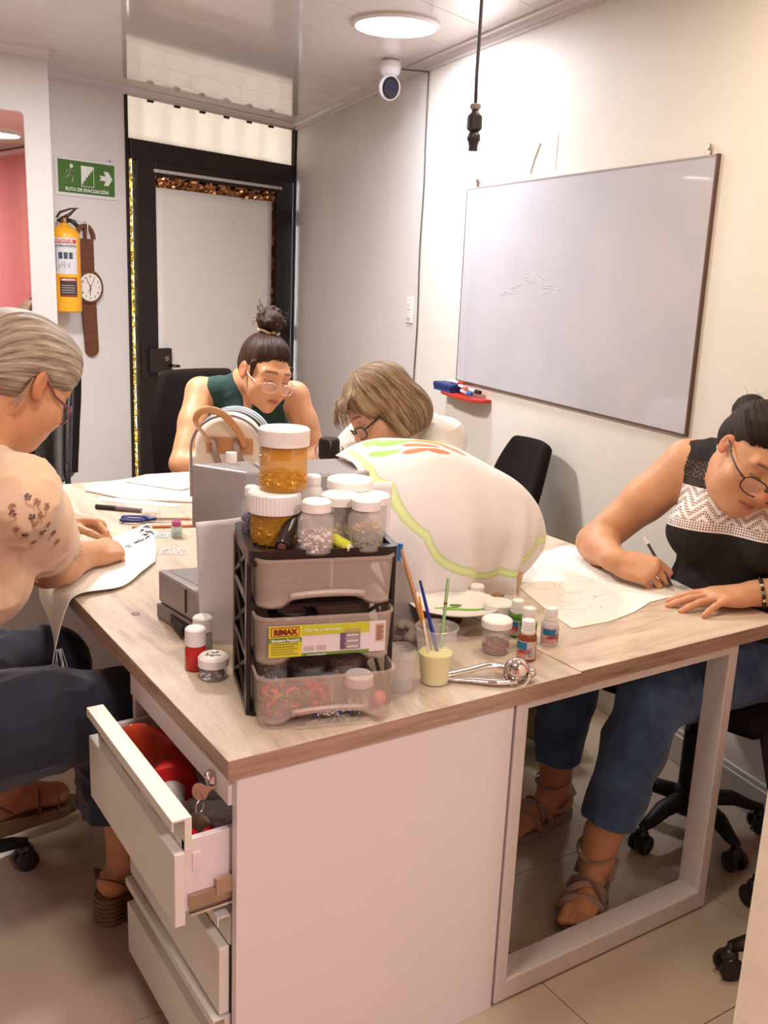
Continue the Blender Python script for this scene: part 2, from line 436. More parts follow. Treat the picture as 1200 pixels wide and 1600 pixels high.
# ---- door assembly (1.36 m wide) in the far wall: local x runs from the corner leftwards, z up ----
def dp(s,z,n=0.0): return CO+DD*s-outD*n+Vector((0,0,z))
def dbox(B,s0,s1,z0,z1,n0,n1):
    vs=[dp(s,z,n) for n in (n0,n1) for z in (z0,z1) for s in (s0,s1)]
    return B.add(vs,[(0,1,3,2),(4,6,7,5),(0,4,5,1),(2,3,7,6),(0,2,6,4),(1,5,7,3)])
door=bpy.data.objects.new('door_1',None); COL.objects.link(door); door.location=tuple(dp(.7,0)); S_(door)
B=MB(); dbox(B,.0,.035,0,CEIL-.04,-.02,.03); B.build('jamb',M_dark,door,world=True,bevel=.003)
B=MB(); dbox(B,1.378,1.394,0,CEIL-.04,-.03,.012); B.build('jamb',M_dark,door,world=True)
B=MB(); dbox(B,.035,1.378,2.03,2.135,-.02,.03); B.build('head_rail',M_dark,door,world=True,bevel=.003)
leaf=MB(); dbox(leaf,.055,.20,0,2.03,-.01,.035); leaf.build('stile',M_dark,door,world=True,bevel=.004)
leaf=MB(); dbox(leaf,1.21,1.345,0,2.03,-.01,.035); leaf.build('stile',M_dark,door,world=True,bevel=.004)
leaf=MB(); dbox(leaf,.20,1.21,1.955,2.03,-.01,.034); leaf.build('top_rail',M_dark,door,world=True,bevel=.004)
leaf=MB(); dbox(leaf,.20,1.21,0,.12,-.01,.034); leaf.build('bottom_rail',M_dark,door,world=True,bevel=.004)
B=MB(); dbox(B,.165,1.225,1.972,1.990,.035,.043)
curt=B.build('curtain_track',mat('grey_white_rail',(.58,.54,.51),rough=.4),door,world=True,bevel=.002)
B=MB()
for s in (.20,.26,1.13,1.19): B.cyl(dp(s,1.981,.044),.006,.004,8,R=Matrix.Rotation(PI/2,3,'X'))
B.build('screw',mat('dull_steel',(.35,.3,.28),rough=.4,metal=1),curt,world=True)
# gold foil film behind the frame: crinkled sheet
gm=mat('gold_foil',(.62,.36,.07),rough=.16,metal=1,bump=1.0,bscale=28,bstretch=(1,1,.35)); bm_f=mat('bronze_foil',(.45,.22,.10),rough=.2,metal=1,bump=1.0,bscale=30,bstretch=(1,1,.4))
rnd=random.Random(2)
def foil(name,s0,s1,z0,z1,n,ns,nz,am,m):
    B=MB(); rr={}
    def fn(u,v): return dp(s0+(s1-s0)*u,z0+(z1-z0)*v,n+am*(rnd.random()-.5))
    B.grid(fn,ns,nz); return B.build(name,m,door,world=True,fix=False)
foil('foil_panel',.20,1.21,.12,1.96,.004,46,80,.012,bm_f)
ft=mat('gold_foil_painted_glow',(.72,.50,.10),rough=.2,metal=.7,bump=1.0,bscale=40)
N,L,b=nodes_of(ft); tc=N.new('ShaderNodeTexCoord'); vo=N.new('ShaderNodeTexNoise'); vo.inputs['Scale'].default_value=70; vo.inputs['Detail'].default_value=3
L.new(tc.outputs['Object'],vo.inputs['Vector']); rp=ramp(N,[(.46,(0.02,.012,.0)),(.56,(.45,.30,.02)),(.68,(1.0,.80,.25))]); L.new(vo.outputs['Fac'],rp.inputs[0]); L.new(rp.outputs[0],b.inputs['Emission Color']); b.inputs['Emission Strength'].default_value=1.5  # speckled glow put into the foil as emission, no lamp behind it
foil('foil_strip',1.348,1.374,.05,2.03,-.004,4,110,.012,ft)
foil('foil_panel',1.18,.205,1.885,1.955,.012,60,6,.02,bm_f)
# diagonal security bars behind the lower opening
for k in range(5):
    B=MB(); B.tube([dp(.22+k*.2,.14,.014),dp(.22+k*.2+.18,.76,.014)],.006,6); B.tube([dp(.22+k*.2+.18,.14,.016),dp(.22+k*.2,.76,.016)],.006,6); B.build('lattice_bar',M_dark,door,world=True)
# white sheet
def sh(u,v):
    s=.238+(1.196-.238)*u; z=.775+(1.893-.775)*v; return dp(s,z,.020+.004*math.sin(u*7)*math.sin(v*5))
B=MB(); B.grid(sh,20,20); B.build('white_sheet',mat('white_card_sheet',(.80,.75,.69),rough=.5,var=.03),door,world=True,solid=.003,smooth=True)
# rim lock with lever
lk=MB(); dbox(lk,1.135,1.30,.845,.985,.035,.075); lock=lk.build('rim_lock',mat('black_lock_case',(.025,.017,.014),rough=.35),door,world=True,bevel=.008)
B=MB(); B.cyl(dp(1.185,.925,.078),.016,.012,16,R=Matrix.Rotation(ang,3,'Z')@Matrix.Rotation(PI/2,3,'X')); B.build('lock_cylinder',mat('brass_dull',(.42,.33,.22),rough=.35,metal=1),lock,world=True,smooth='auto')
B=MB(); B.tube([dp(1.16,.885,.078),dp(1.15,.883,.11),dp(1.115,.880,.112)],.009,8); B.build('lever_handle',mat('dark_steel',(.12,.09,.08),rough=.3,metal=1),lock,world=True,smooth=True)
B=MB(); dbox(B,1.30,1.34,.80,1.02,.035,.055); B.build('strike_plate',M_dark,door,world=True,bevel=.004)
for z in (.35,1.05,1.80):
    B=MB(); B.tube([dp(.045,z-.05,.040),dp(.045,z+.05,.040)],.011,10); B.build('hinge',M_dark,door,world=True,smooth='auto')
# brackets over the door (little tabs under the trim)
B=MB()
for k in range(6): dbox(B,.22+k*.195,.26+k*.195,CEIL-.056,CEIL-.044,.0,.012)
tag(B.build('panel_tab',M_dark,door,world=True),kind='stuff')
# ---- ceiling lamps ----
for i,(x,y,r,s,c) in enumerate(LAMPS):
    l=thing('ceiling_lamp',['round glowing ceiling lamp above the security camera','round ceiling lamp over the far left, above the door side','unseen round lamp added over the near end of the desks','round ceiling lamp above the woman drawing','unseen round lamp added over the left of the room','unseen round lamp added behind the camera'][i],'ceiling lamp',(x,y,CEIL),group='round ceiling lamps')
    B=MB(); B.lathe([(r+.018,0),(r+.018,-.010),(r+.002,-.018),(r,-.008),(r,0)],n=40); B.build('ring',M_trim,l,smooth='auto')
    em=mat('lamp_glow_%d'%i,c,emit=s*.55,emitcol=c); B=MB(); B.lathe([(0.0001,-.0125),(r,-.0125)],n=40,close=False); B.build('diffuser',em,l)
# ---- whiteboard ----
def wp(s,z,n=0.0): return BE+WD*s-outR*n+Vector((0,0,z))
def wbox(B,s0,s1,z0,z1,n0,n1):
    vs=[wp(s,z,n) for n in (n0,n1) for z in (z0,z1) for s in (s0,s1)]
    return B.add(vs,[(0,1,3,2),(4,6,7,5),(0,4,5,1),(2,3,7,6),(0,2,6,4),(1,5,7,3)])
wb=thing('whiteboard','large glossy whiteboard hung on the right wall, edged in brown','whiteboard',tuple(wp(-1.19,1.02)))
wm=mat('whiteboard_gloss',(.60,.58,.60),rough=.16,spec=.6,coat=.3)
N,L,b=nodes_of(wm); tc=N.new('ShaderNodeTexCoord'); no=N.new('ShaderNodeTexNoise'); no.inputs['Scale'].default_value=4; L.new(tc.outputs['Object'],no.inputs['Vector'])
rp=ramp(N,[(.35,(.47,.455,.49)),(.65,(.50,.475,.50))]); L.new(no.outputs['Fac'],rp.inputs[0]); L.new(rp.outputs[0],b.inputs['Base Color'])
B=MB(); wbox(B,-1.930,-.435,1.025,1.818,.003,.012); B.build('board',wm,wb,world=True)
fr=mat('brown_board_edge',(.12,.06,.045),rough=.5)
B=MB(); wbox(B,-1.936,-1.930,1.018,1.825,.002,.014); B.build('edge_strip',fr,wb,world=True)
for z0,z1,s0,s1 in ((1.818,1.824,-1.925,-.43),(1.018,1.025,-1.925,-.43),(1.025,1.818,-.435,-.430)):
    B=MB(); wbox(B,s0,s1,z0,z1,.002,.013); B.build('edge_strip',mat('thin_grey_edge',(.30,.26,.25),rough=.4) if z0>1.03 else fr,wb,world=True)
for s in (-1.885,-.515):
    B=MB(); wbox(B,s-.010,s+.010,1.800,1.842,.0,.008); B.cyl(wp(s,1.848,.008),.009,.008,12,R=Matrix.Rotation(PI/2,3,'Y')); B.build('hanging_bracket',mat('bracket_metal',(.45,.36,.30),rough=.4,metal=1),wb,world=True)
# faint red smears left by wiping
def scr(s,z,w,h,seed):
    r=random.Random(seed); B=MB()
    for k in range(7):
        s0=s-r.uniform(0,w); z0=z+r.uniform(-h,h); B.tube([wp(s0-t*.03,z0+r.uniform(-.006,.006),.0122) for t in range(3)],.0008,4)
    return B.build('red_smear',mat('wiped_red_ink',(.52,.43,.45),rough=.5),wb,world=True)
scr(-.90,1.47,.15,.02,1); scr(-.75,1.42,.12,.02,2); scr(-1.05,1.43,.1,.012,3)
# tray with eraser and markers
tr=thing('marker_tray','small red marker tray at the lower left corner of the whiteboard','tray',tuple(wp(-.52,.965)))
B=MB(); B.prism([tuple((wp(s,0,n)).xy) for s,n in ((-.35,.0),(-.35,.045),(-.42,.075),(-.60,.085),(-.70,.075),(-.735,.04),(-.735,0))],.958,.972); B.build('tray_shelf',mat('red_plastic',(.50,.035,.02),rough=.35),tr,world=True,bevel=.003)
er=thing('board_eraser','blue board eraser lying on the red tray','eraser',tuple(wp(-.42,.972,.04)))
B=MB(); wbox(B,-.505,-.335,.985,1.008,.015,.078); B.build('eraser_body',mat('navy_eraser',(.010,.030,.14),rough=.5),er,world=True,bevel=.006)
B=MB(); wbox(B,-.50,-.34,.972,.985,.018,.075); B.build('felt_pad',mat('blue_felt',(.03,.05,.2),rough=.95),er,world=True)
def marker(s,z,n,a,capm,lab,cap_at_end=True,tilt=0.0):
    t=thing('whiteboard_marker',lab,'marker',tuple(wp(s,z,n)),group='whiteboard markers on the red tray')
    d=(-WD*math.cos(a)-outR*math.sin(a)*1.0+Vector((0,0,tilt))).normalized(); Rm=d.to_track_quat('Z','Y').to_matrix()
    B=MB(); B.lathe([(.0001,0),(.0075,0),(.0075,.085),(.0001,.085)],(0,0,0),16,Rm); B.build('barrel',mat('white_marker_body',(.80,.78,.78),rough=.35),t,smooth='auto')
    B=MB(); B.lathe([(.0001,.085),(.0088,.085),(.0082,.125),(.0001,.126)],(0,0,0),16,Rm); B.build('cap',capm,t,smooth='auto')
marker(-.43,1.018,.035,.05,mat('red_cap',(.55,.03,.02),rough=.4),'white marker with a red cap lying on the blue eraser')
marker(-.56,.990,.050,.15,mat('blue_cap',(.01,.12,.50),rough=.4),'white marker with a blue cap at the front of the red tray')
marker(-.56,.997,.028,.0,mat('black_cap',(.02,.02,.025),rough=.4),'white marker with a black cap against the whiteboard')
marker(-.52,1.008,.040,.25,mat('coral_cap',(.70,.22,.18),rough=.4),'white marker with a coral tip between the other markers')
# ---- switch, cable, security camera, hanging connector, tape marks ----
def w2(z,t,n=0.0): return BE+d2*t-outR2*n+Vector((0,0,z))
sw=thing('light_switch','white double light switch on the wall beside the cable','light switch',tuple(w2(1.295,.04)))
def w2box(B,t0,t1,z0,z1,n0,n1):
    vs=[w2(z,t,n) for n in (n0,n1) for z in (z0,z1) for t in (t0,t1)]
    return B.add(vs,[(0,1,3,2),(4,6,7,5),(0,4,5,1),(2,3,7,6),(0,2,6,4),(1,5,7,3)])
B=MB(); w2box(B,.075,.158,1.235,1.358,0,.008); B.build('cover_plate',mat('switch_white',(.76,.72,.68),rough=.3),sw,world=True,bevel=.004)
B=MB(); w2box(B,.098,.135,1.298,1.335,.008,.013); B.build('rocker',mat('switch_cream',(.70,.65,.60),rough=.3),sw,world=True,bevel=.002)
B=MB(); w2box(B,.098,.135,1.258,1.294,.008,.014); B.build('rocker',MATS['switch_cream'],sw,world=True,bevel=.002)
cb=MB(); cb.tube([w2(2.352-(2.352-.70)*k/30,.018+.006*math.sin(k*.55)*(1 if k>6 else .3),.006) for k in range(31)],.0032,6); cbo=cb.build('cable',mat('dark_cable',(.10,.09,.09),rough=.5),smooth=True); tag(cbo,'thin dark cable running down the wall from the security camera','cable')
cam=thing('security_camera','white dome security camera mounted on the ceiling edge','security camera',tuple(w2(2.40,.10,.16)))
wmat=mat('white_camera_shell',(.85,.84,.86),rough=.25); cc=Vector(cam.location)
B=MB(); B.lathe([(.0001,0),(.030,0),(.046,-.012),(.050,-.035),(.042,-.062),(.028,-.072),(.0001,-.072)],n=32); B.build('mount',wmat,cam,smooth='auto')
B=MB(); B.ell((0,0,-.118),(.050,.050,.056),28); hd=B.build('camera_head',wmat,cam,smooth=True)
fd=Vector((-.40,-.85,-.18)).normalized(); Rm=fd.to_track_quat('Z','Y').to_matrix()
B=MB(); B.lathe([(.0001,.014),(.028,.012),(.038,.0),(.038,-.01)],Vector((0,0,-.118))+fd*.040,24,Rm,sy=1.25); B.build('face_plate',mat('camera_face_black',(.02,.02,.03),rough=.12),hd,smooth='auto')
B=MB(); B.lathe([(.0001,.008),(.010,.006),(.012,0)],Vector((0,0,-.108))+fd*.052,16,Rm); B.build('camera_lens',mat('lens_blue',(.03,.04,.09),rough=.05,metal=.6),hd,smooth=True)
pl=cc+Vector((.03,.02,-.02)); B=MB(); B.tube([pl+Vector((.02,0,0)),pl+Vector((.06,.01,-.005)),w2(2.352,.02,.006)],.003,6); B.build('plug_lead',MATS['dark_cable'],cam,world=True,smooth=True)
ha=(1.430,1.872)
hg=thing('hanging_connector','black plug connector hanging on a cord from the ceiling','connector',(ha[0],ha[1],CEIL))
cm=mat('charcoal_cord',(.045,.04,.05),rough=.45); Z0=CEIL
KM=Matrix.Translation((0,0,-.562))@Matrix.Scale(.73,4)@Matrix.Translation((0,0,.452))
B=MB(); B.tube([(0,0,0),(.001,0,-.25),(-.001,.001,-.5),(0,0,-.564)],.0040,8); B.build('cord',cm,hg,smooth=True)
B=MB(); B.M=KM; B.lathe([(.006,-.448),(.017,-.450),(.018,-.458),(.014,-.466),(.006,-.468)],n=20); B.build('lock_ring',mat('grey_ring',(.30,.27,.25),rough=.35,metal=.4),hg,smooth='auto')
B=MB(); B.M=KM; B.lathe([(.010,-.466),(.012,-.474),(.024,-.486),(.024,-.522),(.019,-.528),(.012,-.532)],n=20); B.build('connector_body',mat('black_bakelite',(.028,.022,.03),rough=.4),hg,smooth='auto')
B=MB(); B.M=KM; B.lathe([(.012,-.530),(.020,-.540),(.021,-.552),(.016,-.564),(.014,-.575),(.0145,-.588),(.0001,-.588)],n=20); B.ell((-.012,0,-.552),(.012,.012,.012),10); B.ell((.012,0,-.552),(.012,.012,.012),10); B.build('connector_plug',MATS['black_bakelite'],hg,smooth='auto')
for i,(p,q) in enumerate((((-.97,1.95),(-.915,1.85)),((-1.085,1.97),(-1.083,1.85)))):
    B=MB(); B.tube([wp(p[0],p[1],.001),wp((p[0]+q[0])/2+.004,(p[1]+q[1])/2,.0014),wp(q[0],q[1],.001)],.0045,6,flat=.25); tag(B.build('tape_residue',mat('old_tape',(.74,.66,.56),rough=.6)),['slanted brown strip of old tape residue above the whiteboard','upright pale strip of old tape residue above the whiteboard'][i],'tape')
# ---- evacuation sign ----
sg=thing('evacuation_sign','green evacuation route sign with running figure, stairs and arrow','sign',tuple(dp(1.655,1.895,.002)))
B=MB(); dbox(B,1.458,1.850,1.797,1.995,.001,.006); B.build('backing',mat('sign_white',(.72,.70,.72),rough=.3),sg,world=True,bevel=.002)
B=MB(); dbox(B,1.475,1.833,1.814,1.978,.006,.008); B.build('green_field',mat('sign_green',(.07,.17,.035),rough=.22),sg,world=True)
sx=-DD; sz=Vector((0,0,1)); ws=mat('sign_print_white',(.78,.78,.74),rough=.3)
text_on('RUTA DE EVACUACIÓN',.0255,dp(1.655,1.832,.0085),sx,sz,ws,sg,bold=.0006,world=True)
def spoly(B,pts,cx,cz,sc=1): 
    B.add([dp(cx-x*sc,cz+z*sc,n) for n in (.0082,.0094) for x,z in pts],[tuple(range(len(pts))),tuple(range(len(pts),2*len(pts)))]+[(i,(i+1)%len(pts),len(pts)+(i+1)%len(pts),len(pts)+i) for i in range(len(pts))])
B=MB(); spoly(B,[(-.045,-.013),(.0,-.013),(-.012,-.038),(.018,-.038),(.048,0),(.018,.038),(-.012,.038),(.0,.013),(-.045,.013),(-.028,0)],1.535,1.905,.95); B.build('arrow',ws,sg,world=True)
B=MB(); spoly(B,[(-.040,-.052),(-.040,.052),(.040,.052),(.040,.035),(.028,.035),(.028,.022),(.015,.022),(.015,.008),(.002,.008),(.002,-.006),(-.012,-.006),(-.012,-.022),(-.026,-.022),(-.026,-.038),(-.036,-.038),(-.036,-.052)],1.652,1.905); 
for a,b_ in (((.040,-.052),(.040,.052)),((-.04,-.052),(.04,-.052))):
    B.tube([dp(1.652-a[0],1.905+a[1],.0088),dp(1.652-b_[0],1.905+b_[1],.0088)],.0016,4)
B.build('stair_symbol',ws,sg,world=True)
B=MB()
B.cyl(dp(1.752,1.949,.0088),.0105,.0012,16,R=Matrix.Rotation(ang,3,'Z')@Matrix.Rotation(PI/2,3,'X'))
for pts,w_ in ((((1.757,1.935),(1.768,1.905)),.0095),(((1.757,1.933),(1.735,1.922),(1.722,1.925)),.0045),(((1.760,1.933),(1.780,1.928),(1.785,1.912)),.0045),(((1.768,1.905),(1.745,1.893),(1.750,1.868)),.0058),(((1.768,1.905),(1.785,1.890),(1.808,1.890)),.0058)):
    B.tube([dp(a,b_,.0085) for a,b_ in pts],w_,6,flat=.15)
B.build('running_figure',ws,sg,world=True)
B=MB(); B.cyl(dp(1.50,1.999,.004),.004,.006,8); B.build('nail',M_dark,sg,world=True)
# ---- mirror on the pillar ----
mr=thing('mirror','tall frameless mirror on the left wall, reflecting a pink wall','mirror',(.6,PW,1.2))
def rr(x0,x1,z0,z1,r,n=6):
    o=[]
    for cx,cz,a0 in ((x1-r,z1-r,0),(x0+r,z1-r,PI/2),(x0+r,z0+r,PI),(x1-r,z0+r,1.5*PI)):
        o+=[(cx+r*math.cos(a0+k*PI/2/n),cz+r*math.sin(a0+k*PI/2/n)) for k in range(n+1)]
    return o
Rx=Matrix.Rotation(PI/2,3,'X')
B=MB(); B.prism(rr(.20,1.135,.60,2.118,.025),.001,.010,R=Rx,c=(0,PW,0)); B.build('edge',mat('mirror_edge',(.45,.38,.36),rough=.3),mr,world=True)
B=MB(); B.prism(rr(.204,1.131,.604,2.114,.022),.010,.0115,R=Rx,c=(0,PW,0)); B.build('mirror_glass',mat('mirror_silver',(.92,.86,.85),rough=.012,metal=1),mr,world=True)
# ---- fire extinguisher ----
fx=thing('fire_extinguisher','yellow multipurpose fire extinguisher hanging on the wall beneath the sign','fire extinguisher',tuple(dp(1.862,1.20,.085)))
ym=mat('yellow_enamel',(.86,.40,.018),rough=.28,coat=.3)
B=MB(); B.lathe([(.0001,0),(.070,0),(.076,.006),(.076,.385),(.072,.405),(.056,.425),(.030,.440),(.022,.445),(.022,.452),(.0001,.452)],n=36); B.build('cylinder',ym,fx,smooth='auto')
dk=mat('extinguisher_black',(.03,.018,.015),rough=.35)
B=MB(); B.lathe([(.020,.45),(.024,.455),(.024,.478),(.016,.485),(.0001,.487)],n=16); B.build('valve',mat('valve_brass',(.35,.2,.1),rough=.3,metal=1),fx,smooth='auto')
B=MB(); B.tube([(-.035,0,.462),(.0,0,.478),(.03,-.01,.50),(.062,-.02,.532)],[.008,.014,.010,.004],8,flat=.8); B.build('lever',dk,fx,smooth=True)
B=MB(); B.tube([(-.038,0,.478),(-.02,0,.505),(.03,-.01,.525),(.072,-.02,.530)],[.008,.012,.008,.003],8,flat=.6); B.build('squeeze_grip',dk,fx,smooth=True)
B=MB(); B.tube([(.012,-.02,.47),(.04,-.03,.46),(.058,-.035,.438)],[.010,.012,.012],10); B.build('nozzle',dk,fx,smooth=True)
B=MB(); B.tube([(-.05,.04,.478),(-.085,.078,.478)],.004,6); B.build('wall_hook',mat('dull_steel',(.35,.3,.28)),fx)
# labels wrap round the cylinder
fa=math.atan2(-.85,-.45)
def band(B,r,a0,a1,z0,z1,n=14): B.grid(lambda u,v:(r*math.cos(fa+a0+(a1-a0)*u),r*math.sin(fa+a0+(a1-a0)*u),z0+(z1-z0)*v),n,2)
B=MB(); band(B,.0765,-.72,1.05,.195,.378); B.build('label',mat('label_white',(.66,.64,.66),rough=.35),fx,fix=False,solid=.0004)
B=MB(); band(B,.0768,-.68,1.0,.350,.370); lb=B.build('label_header',mat('label_red',(.50,.05,.03),rough=.35),fx,fix=False,solid=.0004)
B=MB(); band(B,.0765,-.20,1.0,.08,.178); B.build('lower_label',mat('label_dark',(.06,.035,.035),rough=.35),fx,fix=False,solid=.0004)
B=MB(); band(B,.0768,-.16,.96,.160,.174); band(B,.0768,-.16,.96,.084,.088); B.build('label_band',MATS['label_red'],fx,fix=False,solid=.0004)
B=MB(); band(B,.0769,-.62,-.35,.21,.325); B.build('label_panel',mat('label_blue_grey',(.40,.44,.52),rough=.4),fx,fix=False,solid=.0004)
B=MB()
for a0 in (-.22,.12,.46): band(B,.0769,a0,a0+.26,.272,.305)
B.build('pictogram',mat('label_navy',(.05,.07,.11),rough=.4),fx,fix=False,solid=.0004)
B=MB()
for k in range(5): band(B,.0769,-.22+k*.16,-.14+k*.16,.225+.01*(k%2),.243+.008*(k%3))
for k in range(4): band(B,.0770,-.10,.8,.100+k*.012,.104+k*.012)
tag(B.build('fine_print',mat('label_grey',(.35,.33,.34),rough=.4),fx,fix=False,solid=.0004),kind='stuff')
def cyl_text(txt,size,z,m,r=.0772,da=.16,bold=.0004):
    X=Vector((-math.sin(fa+da),math.cos(fa+da),0)); Zn=Vector((math.cos(fa+da),math.sin(fa+da),0))
    return text_on(txt,size,Zn*r+Vector((0,0,z)),X,(0,0,1),m,fx,wrap=r,bold=bold)
cyl_text('EXTINTOR',.019,.3605,MATS['sign_print_white']); cyl_text('MULTIPROPÓSITO',.0155,.336,MATS['label_navy']); cyl_text('EMERGENCIA',.012,.167,MATS['sign_print_white'],da=.4)
# ---- wall clock shaped as a wristwatch ----
wc=thing('wall_clock','wooden wall clock shaped as a giant wristwatch','clock',tuple(dp(1.68,1.33,.0)))
wd1=mat('brown_clock_wood',(.17,.058,.024),rough=.45,var=.35,varscale=6,stretch=(3,3,.6)); wd2=mat('dark_clock_wood',(.10,.032,.014),rough=.5)
def cl(s,z,n=.012): return dp(s,z,n)
def cprism(B,pts,n0,n1):
    k=len(pts); B.add([cl(s,z,n) for n in (n0,n1) for s,z in pts],[tuple(range(k)),tuple(range(k,2*k))]+[(i,(i+1)%k,k+(i+1)%k,k+i) for i in range(k)])
cs,cz=1.672,1.328
B=MB(); cprism(B,[(cs+.052,cz+.04),(cs+.060,cz+.255),(cs-.040,cz+.255),(cs-.042,cz+.04)],.004,.018); B.build('upper_strap',wd1,wc,world=True,bevel=.003)
low=[(cs+.048,cz-.05),(cs+.030,cz-.33)]+[(cs-.013+.043*math.cos(a),cz-.335-.043*math.sin(a)) for a in np.linspace(.0,PI,12)]+[(cs-.046,cz-.05)]
B=MB(); cprism(B,low,.004,.018); B.build('lower_strap',wd1,wc,world=True,bevel=.003)
for z in (-.12,-.19,-.245,-.30): B=MB(); cprism(B,[(cs+.044,cz+z),(cs+.044,cz+z+.0035),(cs-.050,cz+z+.0035),(cs-.050,cz+z)],.018,.0188); B.build('strap_groove',wd2,wc,world=True)
for z in (.08,.15,.20): B=MB(); cprism(B,[(cs+.050,cz+z),(cs+.050,cz+z+.0035),(cs-.040,cz+z+.0035),(cs-.040,cz+z)],.018,.0188); B.build('strap_groove',wd2,wc,world=True)
B=MB(); k=20; o_=[(cs+.012+.064*math.cos(a),cz+.255+.078*math.sin(a)) for a in np.linspace(0,PI,k)]; i_=[(cs+.012+.044*math.cos(a),cz+.258+.056*math.sin(a)) for a in np.linspace(PI,0,k)]
poly=o_+i_
vs=[cl(s,z,n) for n in (.004,.022) for s,z in poly]; fs=[]
n_=len(poly)
for i in range(k-1): fs.append((i,i+1,n_-2-i,n_-1-i)); fs.append((n_+i,n_+i+1,2*n_-2-i,2*n_-1-i))
for i in range(n_): fs.append((i,(i+1)%n_,n_+(i+1)%n_,n_+i))
B.add(vs,fs); cprism(B,[(cs+.022,cz+.25),(cs+.022,cz+.33),(cs+.006,cz+.33),(cs+.006,cz+.25)],.010,.024); B.build('buckle',wd1,wc,world=True)
Rc=Matrix.Rotation(ang,3,'Z')@Matrix.Rotation(PI/2,3,'X')
B=MB(); B.lathe([(.0001,0),(.092,0),(.094,.02),(.082,.034),(.076,.034),(.074,.026),(.0001,.026)],cl(cs,cz,0),40,Rc); B.build('case',wd1,wc,world=True,smooth='auto')
face=MB(); face.cyl(cl(cs,cz,.028),.0745,.004,40,Rc); face=face.build('dial',mat('dial_cream',(.78,.73,.66),rough=.35),wc,world=True)
for hnum in range(1,13):
    a=PI/2-hnum*PI/6; text_on(str(hnum),.016,cl(cs,cz,.0305)+sx*.058*math.cos(a)+sz*.058*math.sin(a),sx,sz,dk,face,'numeral',bold=.0003,world=True)
B=MB()
for a,L_,w_ in ((math.radians(90+28),.060,.0030),(math.radians(270-3),.045,.0040)):
    B.tube([cl(cs,cz,.033)-sx*.012*math.cos(a)-sz*.012*math.sin(a),cl(cs,cz,.033)+sx*L_*math.cos(a)+sz*L_*math.sin(a)],w_,6,flat=.2)
B.build('clock_hands',dk,wc,world=True)
a=math.radians(62); B=MB(); B.tube([cl(cs,cz,.035)-sx*.03*math.cos(a)-sz*.03*math.sin(a),cl(cs,cz,.035)+sx*.055*math.cos(a)+sz*.055*math.sin(a)],.0012,5); B.build('second_hand',mat('red_hand',(.5,.04,.02)),wc,world=True)
B=MB(); B.tube([cl(cs+.006,cz+.345,.0),cl(cs+.006,cz+.345,.03),cl(cs+.004,cz+.29,.03)],.003,6); B.build('hanging_nail',mat('white_hook',(.7,.68,.66),rough=.3),wc,world=True)
# ================= DESKS, DRAWERS, CHAIRS =================
TZ=.715
def wood_mat(name,c1,c2,c3,rough,st,edge=False):
    m=mat(name,c1,rough=rough,spec=.45); N,L,b=nodes_of(m)
    tc=N.new('ShaderNodeTexCoord'); mp=N.new('ShaderNodeMapping'); mp.inputs['Scale'].default_value=st; L.new(tc.outputs['Object'],mp.inputs['Vector'])
    n=N.new('ShaderNodeTexNoise'); n.inputs['Scale'].default_value=3.0; n.inputs['Detail'].default_value=9; n.inputs['Roughness'].default_value=.66; n.inputs['Distortion'].default_value=.4
    L.new(mp.outputs[0],n.inputs['Vector']); r=ramp(N,[(.30,c3),(.47,c1),(.70,c2)]); L.new(n.outputs['Fac'],r.inputs[0])
    # occasional fine cracks
    mp2=N.new('ShaderNodeMapping'); mp2.inputs['Scale'].default_value=(st[0]*.9,st[1]*1.3,st[2]); L.new(tc.outputs['Object'],mp2.inputs['Vector'])
    v=N.new('ShaderNodeTexNoise'); v.inputs['Scale'].default_value=1.6; v.inputs['Detail'].default_value=3; v.inputs['Distortion'].default_value=1.2; L.new(mp2.outputs[0],v.inputs['Vector'])
    r2=ramp(N,[(.492,(0,0,0)),(.500,(1,1,1)),(.508,(0,0,0))]); L.new(v.outputs['Fac'],r2.inputs[0])
    mk=N.new('ShaderNodeMath'); mk.operation='MULTIPLY'; mk.inputs[1].default_value=.32; L.new(r2.outputs[0],mk.inputs[0])
    mx=N.new('ShaderNodeMix'); mx.data_type='RGBA'; mx.inputs[7].default_value=lin(c3 if not edge else c1); L.new(mk.outputs[0],mx.inputs[0]); L.new(r.outputs[0],mx.inputs[6]); L.new(mx.outputs[2],b.inputs['Base Color'])
    bp=N.new('ShaderNodeBump'); bp.inputs['Strength'].default_value=.15; bp.inputs['Distance'].default_value=.002; L.new(n.outputs['Fac'],bp.inputs['Height']); L.new(bp.outputs[0],b.inputs['Normal']); return m
M_top=wood_mat('pale_oak_laminate',(.52,.42,.325),(.61,.52,.42),(.33,.25,.19),.36,(7,1.1,5))
M_top2=wood_mat('pale_oak_laminate_right',(.60,.49,.38),(.70,.60,.48),(.40,.30,.22),.36,(1.2,7,5))
M_edge=wood_mat('oak_edge_band',(.36,.235,.17),(.45,.31,.23),(.22,.14,.10),.5,(2,2,40),True)
M_white=mat('white_melamine',(.76,.70,.69),rough=.38,var=.03,varscale=2.5,bump=.05,bscale=160)
M_drawer=mat('cream_white_drawer',(.76,.74,.66),rough=.4,var=.04,varscale=3)
M_frame=mat('white_speckled_steel',(.70,.63,.61),rough=.42,bump=.12,bscale=300,var=.05,varscale=60)
def slabtop(name,x0,y0,x1,y1,m,p,rz=0):
    B=MB(); B.box2((x0,y0,TZ-.034),(x1,y1,TZ)); o=B.build(name,[m,M_edge],p,world=True,bevel=.0015)
    for f in o.data.polygons:
        if abs(f.normal.z)<.5: f.material_index=1
    return o
d1=thing('desk','pale oak topped white desk with the open drawer, nearest the camera','desk',(.9,1.8,0))
